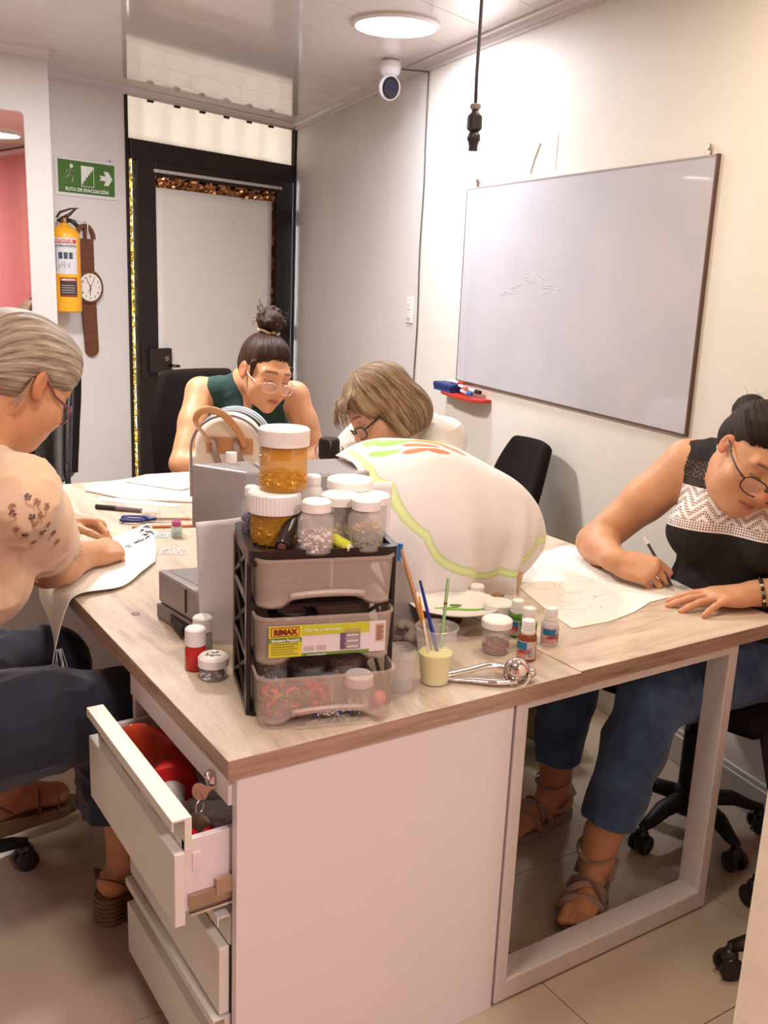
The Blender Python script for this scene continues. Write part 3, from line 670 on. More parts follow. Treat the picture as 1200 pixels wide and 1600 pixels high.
slabtop('tabletop',.551,1.248,1.2965,3.290,M_top,d1)
B=MB(); B.box2((.572,1.262,.0),(1.140,1.280,.681)); B.build('end_panel',M_white,d1,world=True,bevel=.001)
B=MB(); B.box2((.60,3.24,0),(1.25,3.258,.681)); B.build('end_panel',M_white,d1,world=True,bevel=.001)
B=MB(); B.box2((.575,1.770,.60),(.593,3.235,.681)); B.build('apron',M_white,d1,world=True) if False else None
B=MB(); B.box2((1.10,1.75,.02),(1.118,3.23,.681)); B.build('back_panel',M_white,d1,world=True)
# pedestal with three drawers under the near left corner
B=MB(); B.box2((.572,1.753,.03),(1.10,1.770,.681)); B.build('pedestal_side',M_white,d1,world=True,bevel=.001)
B=MB(); B.box2((.565,1.280,.618),(.585,1.760,.681)); ra=B.build('front_rail',M_white,d1,world=True,bevel=.001)
B=MB(); B.box2((.572,1.280,.03),(1.10,1.753,.048)); B.build('pedestal_floor',M_white,d1,world=True)
B=MB(); B.lathe([(.0001,0),(.013,0),(.0145,.003),(.0145,.006),(.011,.011),(.006,.012),(.005,.009),(.0001,.009)],(.565,1.340,.640),24,Matrix.Rotation(-PI/2,3,'Y')); lk=B.build('drawer_lock',mat('chrome',(.72,.68,.66),rough=.12,metal=1),ra,world=True,smooth='auto')
def drawer(xf,z0,z1,ext,open_=True):
    """front face at x=xf; z0..z1 full front incl. the lipped handle"""
    t=bpy.data.objects.new('drawer',None); COL.objects.link(t); t.location=(xf,1.52,z0); t.parent=d1; t.matrix_parent_inverse=root_matrix(d1).inverted()
    y0,y1=1.287,1.752
    B=MB(); B.box2((xf,y0,z0),(xf+.018,y1,z1-.060)); B.build('front_panel',M_drawer,t,world=True,bevel=.002)
    # handle: channel that steps back, then lips forward
    prof=[(0.018,-.060),(.018,-.004),(.000,-.004),(.000,-.018),(-.003,-.018),(-.003,.0),(.030,.0),(.030,-.060)]
    B=MB(); n=len(prof); B.add([(xf+u,y,z1+z) for y in (y0+.001,y1-.001) for u,z in prof],[tuple(range(n))[::-1],tuple(range(n,2*n))]+[(i,(i+1)%n,n+(i+1)%n,n+i) for i in range(n)])
    B.build('handle',M_drawer,t,world=True,bevel=.001)
    if open_:
        b0=z0+.022; bh=z1-.042
        for nm,a,b_ in (('drawer_side',(xf+.018,y0+.004,b0),(xf+.45,y0+.016,bh)),('drawer_side',(xf+.018,y1-.016,b0),(xf+.45,y1-.004,bh)),('drawer_back',(xf+.438,y0+.016,b0),(xf+.45,y1-.016,bh)),('drawer_bottom',(xf+.018,y0+.016,b0),(xf+.45,y1-.016,b0+.006))):
            B=MB(); B.box2(a,b_); B.build(nm,M_white,t,world=True,bevel=.001)
    return t
dr1=drawer(.477,.420,.612,.1); dr2=drawer(.553,.222,.412,0,False); dr3=drawer(.545,.035,.214,0,False)
br=mat('zinc_runner',(.45,.36,.28),rough=.3,metal=1)
B=MB(); B.box2((.50,1.2815,.448),(.60,1.2905,.474)); B.build('drawer_runner',br,dr1,world=True,bevel=.001)
B=MB(); B.box2((.50,1.2800,.438),(.60,1.2880,.443)); B.build('drawer_runner',MATS['chrome'],dr1,world=True)
B=MB(); B.box2((.545,1.2795,.462),(.572,1.287,.490)); B.cyl((.560,1.281,.472),.008,.006,12,R=Matrix.Rotation(PI/2,3,'X')); B.build('runner_clip',mat('tan_clip',(.40,.27,.17),rough=.5),dr1,world=True)
B=MB(); B.box2((.508,1.2885,.512),(.522,1.2915,.545)); B.build('slot_cap',mat('pale_cap',(.76,.64,.64),rough=.3),dr1,world=True)
# desk 2 (right): its steel loop legs
d2_=thing('desk','pale oak topped desk on a white steel loop leg at the right','desk',(1.62,1.8,0))
slabtop('tabletop',1.2985,1.254,1.950,3.288,M_top2,d2_)
def loop(y,x0,x1,nm='loop_leg'):
    w_=.060; th=.030; B=MB()
    o=[(x0,0),(x1,0),(x1,TZ-.036),(x0,TZ-.036)]; i=[(x0+th,.048),(x1-th,.048),(x1-th,TZ-.060),(x0+th,TZ-.060)]
    vs=[(x,yy,z) for yy in (y,y+w_) for x,z in o+i]; fs=[]
    for k in range(4):
        j=(k+1)%4; fs+= [(k,j,4+j,4+k),(8+k,8+j,12+j,12+k),(k,j,8+j,8+k),(4+k,4+j,12+j,12+k)]
    B.add(vs,fs); B.v=[(v[0],v[1],v[2]+.004) for v in B.v]; return B.build(nm,M_frame,d2_,world=True,bevel=.003)
loop(1.262,1.148,1.800); loop(3.20,1.34,1.90)
B=MB(); B.box2((1.19,1.60,.655),(1.22,3.2,.680)); B.build('rail',M_frame,d2_,world=True)
for x in (1.165,1.78):
    B=MB(); B.cyl((x,1.292,.002),.012,.005,12); B.build('glide_foot',mat('black_rubber',(.02,.015,.015),rough=.7),d2_,world=True)
B=MB(); B.box2((1.30,1.32,.675),(1.9,1.36,.681)); B.build('fixing_bar',M_frame,d2_,world=True)
# ---- chairs ----
M_ch=mat('black_chair_fabric',(.012,.008,.007),rough=.9,spec=.15,bump=.4,bscale=400); M_pl=mat('black_chair_plastic',(.014,.009,.008),rough=.5,spec=.3); M_cas=mat('caster_black',(.018,.012,.012),rough=.35)
def mesh_mat():
    if 'chair_mesh_black' in MATS: return MATS['chair_mesh_black']
    m=mat('chair_mesh_black',(.012,.008,.008),rough=.8,spec=.2); N,L,b=nodes_of(m); tc=N.new('ShaderNodeTexCoord'); sp=N.new('ShaderNodeSeparateXYZ'); L.new(tc.outputs['Object'],sp.inputs[0]); q=[]
    for i,f in ((0,520.0),(2,520.0)):
        a=N.new('ShaderNodeMath'); a.operation='MULTIPLY'; a.inputs[1].default_value=f; L.new(sp.outputs[i],a.inputs[0]); s=N.new('ShaderNodeMath'); s.operation='SINE'; L.new(a.outputs[0],s.inputs[0]); q.append(s)
    p=N.new('ShaderNodeMath'); p.operation='MULTIPLY'; L.new(q[0].outputs[0],p.inputs[0]); L.new(q[1].outputs[0],p.inputs[1]); g=N.new('ShaderNodeMath'); g.operation='LESS_THAN'; g.inputs[1].default_value=.25; L.new(p.outputs[0],g.inputs[0]); L.new(g.outputs[0],b.inputs['Alpha']); return m
def star_chair(label,loc,face,back=None,seat=True,group=None,ang0=0.0,seatz=.46,rb=.29,mesh=False,backh=.50,bw=.22,off=0.0,backz=.20,lean=.05):
    t=thing('office_chair',label,'chair',(loc[0],loc[1],0),math.atan2(face[1],face[0])-PI/2,group)
    # local: y forward
    if seat:
        B=MB(); n=10; B.box2((-.22,-.20+off,seatz-.05),(.22,.20+off,seatz)); B.build('seat',M_ch,t,bevel=.045,smooth=True,seg=4)
        B=MB(); B.box2((-.12,-.12+off,seatz-.085),(.12,.12+off,seatz-.052)); B.build('seat_plate',M_pl,t,bevel=.01)
    B=MB(); B.cyl((0,0,(.10+seatz-.09)/2+.0),.026,seatz-.09-.10,16); B.cyl((0,0,.22),.036,.16,16); B.build('gas_column',M_pl,t,smooth='auto')
    B=MB(); B.lathe([(.0001,.06),(.045,.06),(.050,.075),(.045,.12),(.036,.13),(.0001,.13)],n=20); B.build('hub',M_pl,t,smooth='auto')
    for k in range(5):
        a=ang0+k*2*PI/5; u=Vector((math.cos(a),math.sin(a),0))
        B=MB(); B.tube([u*.035+Zv*.10,u*.12+Zv*.098,u*(rb-.03)+Zv*.078,u*rb+Zv*.072],[.030,.027,.020,.014],8,flat=.7); lg=B.build('leg',M_pl,t,smooth=True)
        cpos=u*rb; v=Vector((-u.y,u.x,0)); Rm=v.to_track_quat('Z','Y').to_matrix()
        B=MB(); B.tube([cpos+Zv*.04,cpos+Zv*.08],.008,8); B.ell(cpos+Zv*.050,(.020,.020,.020),10)
        cs=B.build('caster',M_cas,lg,smooth=True)
        for sg in (-1,1):
            B=MB(); B.lathe([(.0001,-.008),(.018,-.008),(.0255,-.006),(.0275,0),(.0255,.006),(.018,.008),(.014,.006),(.0001,.006)],cpos+v*sg*.017+Zv*.0275,20,Rm); B.build('wheel',M_cas,lg,smooth='auto')
    if back:
        bx,bz=back
        R_=[]
        B=MB()
        def fn(u,v):
            x=(u-.5)*2; z=v; w_=bw*(1-.55*max(0,z-.55)**1.6*2.0)*(1-.3*max(0,.25-z)); 
            return (x*w_, -.235+off-.035*(1-x*x)-lean*z*z, seatz+backz+z*backh)
        B.grid(fn,15,15); bo=B.build('backrest',M_ch if not mesh else mesh_mat(),t,smooth=True,solid=.038 if not mesh else .014,bevel=0,sub=1)
        if not mesh:
            B=MB(); B.grid(lambda u,v:(lambda p:(p[0]*.9,p[1]-.028,p[2]))(fn(u,.04+.92*v)),13,13); B.build('back_shell',M_pl,t,smooth=True,solid=.014,sub=1)
        else:
            B=MB(); rim=[fn(0,v) for v in np.linspace(0,1,12)]+[fn(u,1) for u in np.linspace(.08,1,12)]+[fn(1,v) for v in np.linspace(.92,0,12)]
            B.tube(rim,.014,8,cap=True); B.build('back_frame',M_pl,t,smooth=True)
        B=MB(); B.tube([(0,-.10+off,seatz-.065),(0,-.24+off,seatz-.06),(0,-.29+off,seatz+.02),(0,-.285+off,seatz+backz+.08)],[.022,.022,.020,.018],8,flat=.5); B.build('back_stem',M_pl,t,smooth=True)
    return t
A_ch=star_chair('black office chair under the grey-haired woman on the left',(.10,2.18),(1,.25),None,ang0=1.41,rb=.34,seatz=.455,off=-.02)
B_ch=star_chair('black office chair with rounded back behind the woman with the bun',(1.60,3.575),(.15,-.99),(0,0),seatz=.45,backh=.50,bw=.235,off=.0,backz=.09)
C_ch=star_chair('black office chair with shell back behind the woman with the bob',(2.045,2.70),(-1,.18),(0,0),seatz=.45,backh=.38,bw=.165,off=.0,backz=.06,rb=.26,lean=.09)
D_ch=star_chair('black office chair under the woman drawing on the right',(2.04,1.52),(-1,-.3),None,ang0=.1,seatz=.455,rb=.20)
star_chair('empty black mesh chair standing behind the grey-haired woman',(.79,4.09),(-.8,.6),(0,0),mesh=True,seatz=.46,backh=.50,bw=.22,backz=.12)
star_chair('black chair mostly hidden by the near wall end, only its double wheel showing',(1.875,.965),(-.5,.6),None,ang0=1.97,rb=.25,seatz=.46)
# ================= THINGS ON THE DESKS =================
def clearmat(name,c,rough=.12,alpha=.35,tint=None): 
    return mat(name,c,rough=rough,alpha=alpha,spec=.6)
M_frost=clearmat('frosted_plastic',(.74,.70,.66),.28,.24); M_clear=clearmat('clear_plastic',(.85,.84,.82),.08,.12); M_draw=clearmat('smoky_clear_drawer',(.70,.57,.48),.22,.30)
M_cap=mat('white_cap_plastic',(.80,.77,.74),rough=.38); M_blk=mat('glossy_black_plastic',(.018,.010,.009),rough=.28)
def scatter(name,m,parent,n,fn,shape,seed=1,kind='stuff'):
    r=random.Random(seed); Bs=[MB() for _ in (m if isinstance(m,list) else [m])]
    for i in range(n):
        c=fn(r); Rm=Matrix.Rotation(r.uniform(0,6.3),3,'Z')@Matrix.Rotation(r.uniform(0,6.3),3,'X'); shape(Bs[r.randrange(len(Bs))],c,Rm,r)
    o=[tag(b.build(name,mm,parent,fix=False,smooth=True),kind=kind) for b,mm in zip(Bs,m if isinstance(m,list) else [m]) if b.v]
    return o
def jar(name,label,cat,loc,r,h,bodym,capm,capr,caph,neck=None,wall=.0015,shoulder=.012,group=None,ribs=0,rz=0,cb=.003):
    t=thing(name,label,cat,loc,rz,group); nr=neck or capr*.92; hb=h-caph
    pr=[(.0001,.0),(r*.9,0),(r,.003),(r,hb-shoulder),(nr,hb-.001),(nr,hb+.004)]+[(nr-wall,hb+.004),(nr-wall,hb-.001),(r-wall,hb-shoulder-.001),(r-wall,.004),(.0001,.003)]
    B=MB(); B.lathe(pr,n=32,close=False); B.build('body',bodym,t,smooth='auto')
    B=MB(); cp=[(.0001,h),(capr-cb,h),(capr,h-cb),(capr,hb+.001),(capr-.0015,hb+.001),(capr-.0015,h-.003),(.0001,h-.003)]
    B.lathe(cp,n=48,close=False)
    if ribs:
        for k in range(ribs):
            a=2*PI*k/ribs; B.box((capr*math.cos(a),capr*math.sin(a),hb+caph*.47),(.0022,.0014,caph*.82),rz=a)
    B.build('lid',capm,t,smooth='auto'); return t
def fillr(r,z0,z1): 
    def f(rd):
        a=rd.uniform(0,2*PI); q=r*math.sqrt(rd.random()); return Vector((q*math.cos(a),q*math.sin(a),rd.uniform(z0,z1)))
    return f
bead=lambda s:(lambda B,c,R,r:B.lathe([(s*.35,-s*.5),(s,-s*.45),(s,s*.45),(s*.35,s*.5),(s*.35,-s*.5)],c,7,R,close=False))
def flake(s): return lambda B,c,R,r:B.box(c,(s*r.uniform(.7,1.6),s*r.uniform(.5,1),s*.25),R=R)
def contents(parent,name,mats,n,r,z0,z1,shape,seed=3): return scatter(name,mats,parent,n,fillr(r,z0,z1),shape,seed)

# ---- organiser tower ----
uF=Vector((.872-.635,1.267-1.339,0)).normalized(); ang_t=math.atan2(uF.y,uF.x)
tw=thing('drawer_organizer','black three drawer organizer tower with clear drawers and a yellow label','organizer',(.755,1.315,TZ),ang_t)
W=.246; D=.185; HT=.296
# local: x along the front, y to the back, origin at the front centre
hw=W/2
def rrect(x0,x1,y0,y1,r,n=6):
    o=[]
    for cx,cy,a0 in ((x1-r,y1-r,0),(x0+r,y1-r,PI/2),(x0+r,y0+r,PI),(x1-r,y0+r,1.5*PI)):
        o+=[(cx+r*math.cos(a0+k*PI/2/n),cy+r*math.sin(a0+k*PI/2/n)) for k in range(n+1)]
    return o
B=MB(); B.prism(rrect(-hw-.004,hw+.004,.008,D+.022,.018),HT-.026,HT-.010)
o_=rrect(-hw-.004,hw+.004,.008,D+.022,.018); i_=rrect(-hw+.008,hw-.008,.020,D+.010,.012); n=len(o_)
B.add([(x,y,z) for z,pp in ((HT-.010,o_),(HT,o_),(HT,i_),(HT-.012,i_)) for x,y in pp],[(k*n+i,k*n+(i+1)%n,(k+1)*n+(i+1)%n,(k+1)*n+i) for k in range(3) for i in range(n)])
B.build('top_tray',M_blk,tw,smooth='auto',bevel=.0)
B=MB()
for x in (-.104,.104):
    o2=rrect(x-.013,x+.013,.035,.075,.006); i2=rrect(x-.010,x+.010,.038,.072,.005); m_=len(o2)
    B.add([(a_,b_,z) for z,pp in ((HT-.010,o2),(HT-.003,o2),(HT-.003,i2),(HT-.010,i2)) for a_,b_ in pp],[(k*m_+i,k*m_+(i+1)%m_,(k+1)*m_+(i+1)%m_,(k+1)*m_+i) for k in range(3) for i in range(m_)])
B.box2((-.09,.10,HT-.0105),(.09,.106,HT-.004)); B.box2((.02,.03,HT-.0105),(.025,.18,HT-.004))
B.build('tray_rib',M_blk,tw)
for sx_ in (-1,1):
    x=sx_*(hw+.001)
    B=MB()
    for y in (.040,D+.012): B.box((x,y,(HT-.02)/2),(.008,.022,HT-.02))
    B.build('side_post',M_blk,tw,bevel=.002)
    for z in (.004,.100,.196): 
        B=MB(); B.box((x,.115,z+.003),(.007,.150,.012)); B.build('side_rail',M_blk,tw,bevel=.002)
    B=MB()
    for z in (.01,.106,.202): B.tube([(x,.05,z+.084),(x,.19,z+.01)],.004,4); B.tube([(x,.05,z),(x,.19,z+.08)],.004,4)
    B.build('side_brace',M_blk,tw)
for z in (.0,.096,.192):
    B=MB(); B.prism(rrect(-hw-.003,hw+.003,.024,D+.02,.014),z,z+.006); B.build('shelf',M_blk,tw)
B=MB(); B.box2((-hw,D+.014,.0),(hw,D+.020,HT-.02)); B.build('back_panel',M_blk,tw)
def tdrawer(z,pull,hh=.086):
    t=bpy.data.objects.new('drawer',None); COL.objects.link(t); t.parent=tw; t.location=(0,-pull,z)
    x0,x1,y0,y1=-hw+.006,hw-.006,-.004,D-.01
    n=8; ring=rrect(x0,x1,y0,y1,.026,n)
    # front bottom dips to a finger scoop in the middle
    def zb(x,y):
        if y>.03: return 0.0
        e=abs(x)/(hw*.60); return .017*max(0,1-max(0,e-.75)/.35) if e<1.1 else 0.0
    pts=[]
    ring2=[]
    for k in range(len(ring)):
        a_=ring[k]; b_=ring[(k+1)%len(ring)]; L_=math.dist(a_,b_); m_=max(1,int(L_/.012))
        for q in range(m_): ring2.append((a_[0]+(b_[0]-a_[0])*q/m_,a_[1]+(b_[1]-a_[1])*q/m_))
    n2=len(ring2); cx=0; cy=(y0+y1)/2
    def sc(p,f): return (cx+(p[0]-cx)*(1-f/hw),cy+(p[1]-cy)*(1-f/(D/2)))
    B=MB(); rows=[]
    for f,zf in ((.010,0.0),(.0,.0),(-.001,1.0),(-.0035,1.0),(-.0035,.985),(-.0005,.985)):
        pass
    rows=[[(*sc(p,.008),zb(*p)+.0) for p in ring2],[(*sc(p,.004),zb(*p)+.003) for p in ring2],[(*sc(p,.0),hh-.004) for p in ring2],[(*sc(p,-.0022),hh-.004) for p in ring2],[(*sc(p,-.0022),hh) for p in ring2],[(*sc(p,.0015),hh) for p in ring2],[(*sc(p,.0055),zb(*p)+.005) for p in ring2],[(*sc(p,.05),zb(p[0],p[1])*.6+.004) for p in ring2]]
    B.add([v for r in rows for v in r],[(k*n2+i,k*n2+(i+1)%n2,(k+1)*n2+(i+1)%n2,(k+1)*n2+i) for k in range(len(rows)-1) for i in range(n2)]+[tuple(range((len(rows)-1)*n2,len(rows)*n2))])
    B.build('drawer_bin',M_draw,t,smooth='auto')
    B=MB() if z!=.103 else None
    if B: B.grid(lambda u,v:((u-.5)*.125,-.0065-.004*math.sin(v*PI),.0225+v*.011-.004*(2*u-1)**2),12,5); B.build('finger_grip',M_draw,t,smooth=True,solid=.002)
    B=MB(); B.box2((.004,-.002,.035),(.009,.0,hh-.004)); B.build('centre_rib',M_draw,t)
    return t
td3=tdrawer(.199,.004); td2=tdrawer(.103,.010); td1=tdrawer(.007,.034)
# label on the middle drawer
yL=-.0046-.0012
B=MB(); B.box2((-.098,yL-.0008,.018),(.100,yL,.072)); B.build('sticker',mat('label_paper_white',(.70,.64,.66),rough=.35),td2)
def lab(name,x0,x1,z0,z1,col,l=.0010): B=MB(); B.box2((x0,yL-l-.0003,z0),(x1,yL-l+.0003,z1)); return B.build(name,mat('lbl_%d'%zlib.crc32(repr(col).encode()),col,rough=.4),td2)
lab('sticker_block',-.098,-.043,.018,.072,(.62,.58,.025)); lab('sticker_block',-.043,.072,.054,.072,(.50,.52,.03)); lab('sticker_block',-.098,-.043,.044,.052,(.14,.26,.04),.0016); lab('sticker_block',-.043,.072,.018,.023,(.14,.26,.04)); lab('sticker_block',.082,.098,.036,.068,(.60,.40,.28))
lab('logo_border',-.0945,-.0475,.0545,.0705,(.22,.02,.015),.0018); lab('logo_plate',-.0930,-.0490,.0560,.0690,(.75,.55,.02),.0024)
dkt=mat('print_black',(.03,.02,.02),rough=.5)
def tt(s,size,x,z,m,al='CENTER',bold=0,l=.003,nm='lettering'): return text_on(s,size,(x,yL-l,z),(1,0,0),(0,0,1),m,td2,nm,bold=bold,align=al)
tt('RIMAX',.0128,-.071,.0623,mat('logo_dark_red',(.16,.012,.01),rough=.4),bold=.0007)
tt('Gavetero Pequeño',.0062,-.0705,.048,mat('print_white',(.8,.8,.76),rough=.4),bold=.00015); tt('Organiza tu almacenaje',.0066,-.040,.0635,MATS['print_white'],'LEFT'); tt('www.rimax.com',.0050,-.035,.0205,MATS['print_white'],'LEFT')
for k in range(5): lab('fine_print',-.094,-.050-.006*(k%2),.040-.0042*k,.0413-.0042*k,(.25,.24,.03),.0016)
for k in range(3): lab('fine_print',-.040,-.022,.034-.003*k,.035-.003*k,(.42,.38,.20),.0016); lab('fine_print',-.018,-.002,.034-.003*k,.035-.003*k,(.42,.38,.20),.0016)
for k in range(9): lab('barcode_bar',.084,.0955 if k%3 else .093,.039+.003*k,.0402+.003*k,(.16,.07,.05),.0016)
# little picture of the product on the label
for z in (.026,.036,.046): lab('product_picture',.030,.056,z,z+.008,(.25,.18,.26),.0018); lab('product_picture',.033,.053,z+.002,z+.006,(.55,.52,.42),.0024)
lab('product_picture',.022,.030,.026,.055,(.14,.08,.14),.0018); lab('product_picture',.030,.056,.055,.062,(.40,.34,.12),.0018)
def frag(B,c,R,r): B.lathe([(.009,-.003),(.0125,0),(.009,.003),(.006,0),(.009,-.003)],c,9,R,close=False)
def lump(B,c,R,r): B.ell(c,(r.uniform(.007,.014),r.uniform(.005,.009),r.uniform(.004,.007)),6,R)
cols=[mat('trinket_%s'%n_,c,rough=.35) for n_,c in (('red',(.55,.03,.03)),('green',(.03,.13,.04)),('darkred',(.28,.02,.03)),('orange',(.65,.14,.03)),('blue',(.03,.06,.35)),('white',(.7,.66,.6)),('darkgreen',(.02,.06,.03)))]
tk=thing('trinket_pile','mixed heap of red, green and blue beads and trinkets at the left of the open bottom drawer','trinkets',(.755,1.315,TZ+.011),ang_t); tag(tk,kind='stuff')
def bf(x0,x1,y0,y1,z0,z1): return lambda r:Vector((r.uniform(x0,x1),r.uniform(y0,y1)-.034,r.uniform(z0,z1)))
scatter('trinket',cols[:5]+cols[6:],tk,110,bf(-.098,-.045,.016,.05,.010,.046),frag,5); scatter('trinket',cols[:5]+cols[6:]+cols[6:],tk,80,bf(-.096,-.03,.018,.06,.010,.044),lump,6)
scatter('trinket',[cols[0],cols[2]],tk,60,bf(-.03,.004,.024,.06,.012,.045),lump,7)
scatter('bead',[cols[5],cols[4]],tk,70,bf(-.02,.06,.01,.04,.001,.006),bead(.0025),8)
tO=Vector((.755,1.315,TZ)); Rt=Matrix.Rotation(ang_t,3,'Z')
def tl(x,y,z): v=Rt@Vector((x,y,z)); return (tO+v)[:]
j=jar('bead_jar','small clear jar with white lid in the front right of the bottom drawer','jar',tl(.062,.003,.0125),.024,.062,M_clear,M_cap,.025,.020,rz=ang_t); contents(j,'bead',[cols[5],mat('brown_bead',(.3,.16,.09))],60,.019,.004,.016,bead(.0035))
j=jar('screw_top_pot','clear pot of mustard yellow beads at the back of the bottom drawer','jar',tl(.055,.075,.0125),.028,.070,M_clear,M_clear,.029,.018); contents(j,'yellow_bead',mat('mustard_bead',(.70,.38,.03)),90,.024,.006,.050,bead(.004))
j=jar('screw_top_pot','empty clear pot in the middle of the bottom drawer','jar',tl(.022,.028,.0125),.022,.050,M_clear,M_clear,.022,.010)
j=jar('screw_top_pot','clear pot of dark green beads at the left of the bottom drawer','jar',tl(-.078,.060,.0125),.026,.078,M_clear,M_clear,.027,.012); contents(j,'green_bead',[cols[6],cols[5],mat('dark_bead',(.02,.02,.02))],150,.022,.006,.062,bead(.0035))
j=jar('screw_top_pot','clear lidded pot of black beads behind the centre of the bottom drawer','jar',tl(-.010,.080,.0125),.030,.062,M_clear,M_clear,.031,.012); contents(j,'dark_bead',MATS['dark_bead'],140,.026,.006,.045,bead(.004))
t=thing('pink_ball','pink plastic ball at the right end of the bottom drawer','ball',tl(.098,.002,.026)); B=MB(); B.ell((0,0,0),(.014,.014,.014),18); B.build('ball',mat('pink_plastic',(.70,.16,.17),rough=.4),t,smooth=True)
t=thing('tape_roll','dark roll of tape lying in the middle drawer','tape roll',tl(-.045,.060,.125),ang_t); B=MB(); B.lathe([(.026,0),(.042,0),(.045,.006),(.045,.046),(.040,.050),(.026,.050),(.026,0)],n=36,close=False); B.build('roll',M_blk,t,smooth='auto'); B=MB(); B.lathe([(.0001,.044),(.025,.044),(.0255,.047),(.030,.051)],n=30,close=False); B.build('core',mat('core_white',(.65,.60,.56),rough=.3),t,smooth=True)
t=thing('bundle','dark coiled cord and buckle inside the closed top drawer','cord',tl(-.08,.03,.214),ang_t); B=MB(); B.tube([(.02*math.cos(a)+.02,.012*math.sin(a),.012+.0016*a) for a in np.linspace(0,18,60)],.004,6); B.tube([(-.03,.0,.01),(-.01,.003,.022),(.01,-.002,.012)],.007,6); B.build('coil',mat('cord_dark',(.05,.03,.03),rough=.6),t,smooth=True)

# ---- on top of the tower ----
ZT=HT-.0095
amb=clearmat('amber_clear',(.75,.38,.04),.1,.28)
def ontop(x,y,z=0): return tl(x,y,ZT+z)
j=jar('ribbed_jar','wide jar of amber pasta with a ribbed white lid, under the big jar','jar',ontop(-.072,.098),.041,.090,amb,M_cap,.0445,.036,ribs=44); contents(j,'amber_piece',[mat('amber_piece',(.62,.28,.03),rough=.25),mat('brown_piece',(.30,.11,.02),rough=.3)],260,.037,.006,.045,flake(.009))
zj=.090
j=jar('amber_jar','large jar of amber flakes with scuffed white lid, on top of the ribbed jar','jar',ontop(-.056,.106,zj+.0005),.0415,.106,amb,mat('scuffed_lid',(.78,.73,.68),rough=.45,var=.14,varscale=30),.0435,.030,shoulder=.006)
contents(j,'amber_flake',[mat('amber_flake',(.78,.42,.06),rough=.2),mat('honey_flake',(.55,.24,.02),rough=.25)],320,.038,.006,.030,flake(.008)); 
B=MB(); B.lathe([(.0001,.0745),(.0385,.0745),(.0395,.070),(.0395,.036),(.0001,.034)],n=30); B.build('amber_fill',clearmat('amber_liquid',(.80,.45,.05),.3,.30),j,smooth='auto')
M_milk=clearmat('milky_plastic',(.76,.70,.64),.3,.20)
j=jar('bead_bottle','milky bottle of white and pink beads with a white cap, front left on the tower','bottle',ontop(-.014,.030),.0305,.088,M_milk,M_cap,.0245,.019); contents(j,'bead',[mat('white_bead',(.78,.72,.68)),mat('rose_bead',(.50,.22,.22)),MATS['white_bead']],330,.027,.005,.034,bead(.0034))
j=jar('bead_bottle','milky bottle of black seeds with a white cap, front right on the tower','bottle',ontop(.072,.034),.0305,.088,M_milk,M_cap,.0240,.019); contents(j,'black_seed',[MATS['dark_bead'],mat('green_seed',(.10,.12,.02))],240,.027,.005,.026,bead(.0042)); contents(j,'tan_chip',mat('tan_chip',(.60,.34,.16)),40,.022,.034,.044,flake(.008))
j=jar('sample_cup','milky tub with yellow chips and a wide white lid between the bottles','jar',ontop(.040,.090),.0290,.084,M_milk,M_cap,.0330,.018,shoulder=.004); contents(j,'yellow_chip',mat('yellow_chip',(.85,.62,.16)),50,.024,.005,.022,flake(.009))
j=jar('sample_cup','milky tub of blue beads with a broad white lid at the back of the tower','jar',ontop(.072,.150),.036,.098,M_milk,M_cap,.041,.018,shoulder=.004); contents(j,'blue_bead',mat('blue_bead',(.05,.12,.50)),60,.03,.02,.045,bead(.005))
j=jar('sample_cup','milky tub with white lid at the back right of the tower','jar',ontop(.098,.100),.030,.080,M_milk,M_cap,.034,.016,shoulder=.004)
j=jar('slim_bottle','slim clear bottle of purple beads at the back left of the tower','bottle',ontop(-.105,.140),.018,.090,M_clear,M_cap,.012,.018); contents(j,'purple_bead',[mat('purple_bead',(.09,.03,.20)),mat('blue_violet_bead',(.04,.03,.16))],130,.015,.005,.042,bead(.0036))
j=jar('slim_bottle','slim white capped bottle behind the big amber jar','bottle',ontop(.005,.150),.018,.105,M_cap,M_cap,.014,.018)
t=thing('dark_pen','fat glossy black marker lying tilted in the tower tray','marker',ontop(-.065,.020,.012),ang_t); B=MB(); Rm=Vector((-.20,-.45,-.20)).normalized().to_track_quat('Z','Y').to_matrix()
B.lathe([(.0001,-.075),(.012,-.075),(.0135,-.07),(.0135,-.02),(.0125,.0),(.0125,.034),(.011,.037),(.0001,.037)],(.006,.028,.016),22,Rm); B.build('barrel',M_blk,t,smooth='auto'); B=MB(); B.lathe([(.0001,.0372),(.007,.0372),(.007,.0385),(.0001,.0385)],(.006,.028,.016),16,Rm); B.build('end_plug',mat('brown_plug',(.20,.10,.07),rough=.5),t)
t=thing('thread_spool','yellow-green thread spool lying between the two front bottles','spool',ontop(.030,.018,.012),ang_t); Rm=Vector((.22,-.35,-.08)).normalized().to_track_quat('Z','Y').to_matrix(); B=MB(); B.lathe([(.0035,-.022),(.0105,-.020),(.0105,.014),(.0070,.018),(.0035,.018),(.0035,-.022)],(0,.01,0),20,Rm,close=False); B.build('thread',mat('lime_thread',(.55,.60,.05),rough=.75,bump=.8,bscale=300),t,smooth='auto'); B=MB(); B.lathe([(.0018,.017),(.0065,.018),(.0065,.022),(.0018,.022),(.0018,.017)],(0,.01,0),16,Rm,close=False); B.build('spool_end',mat('spool_cream',(.72,.66,.5)),t)

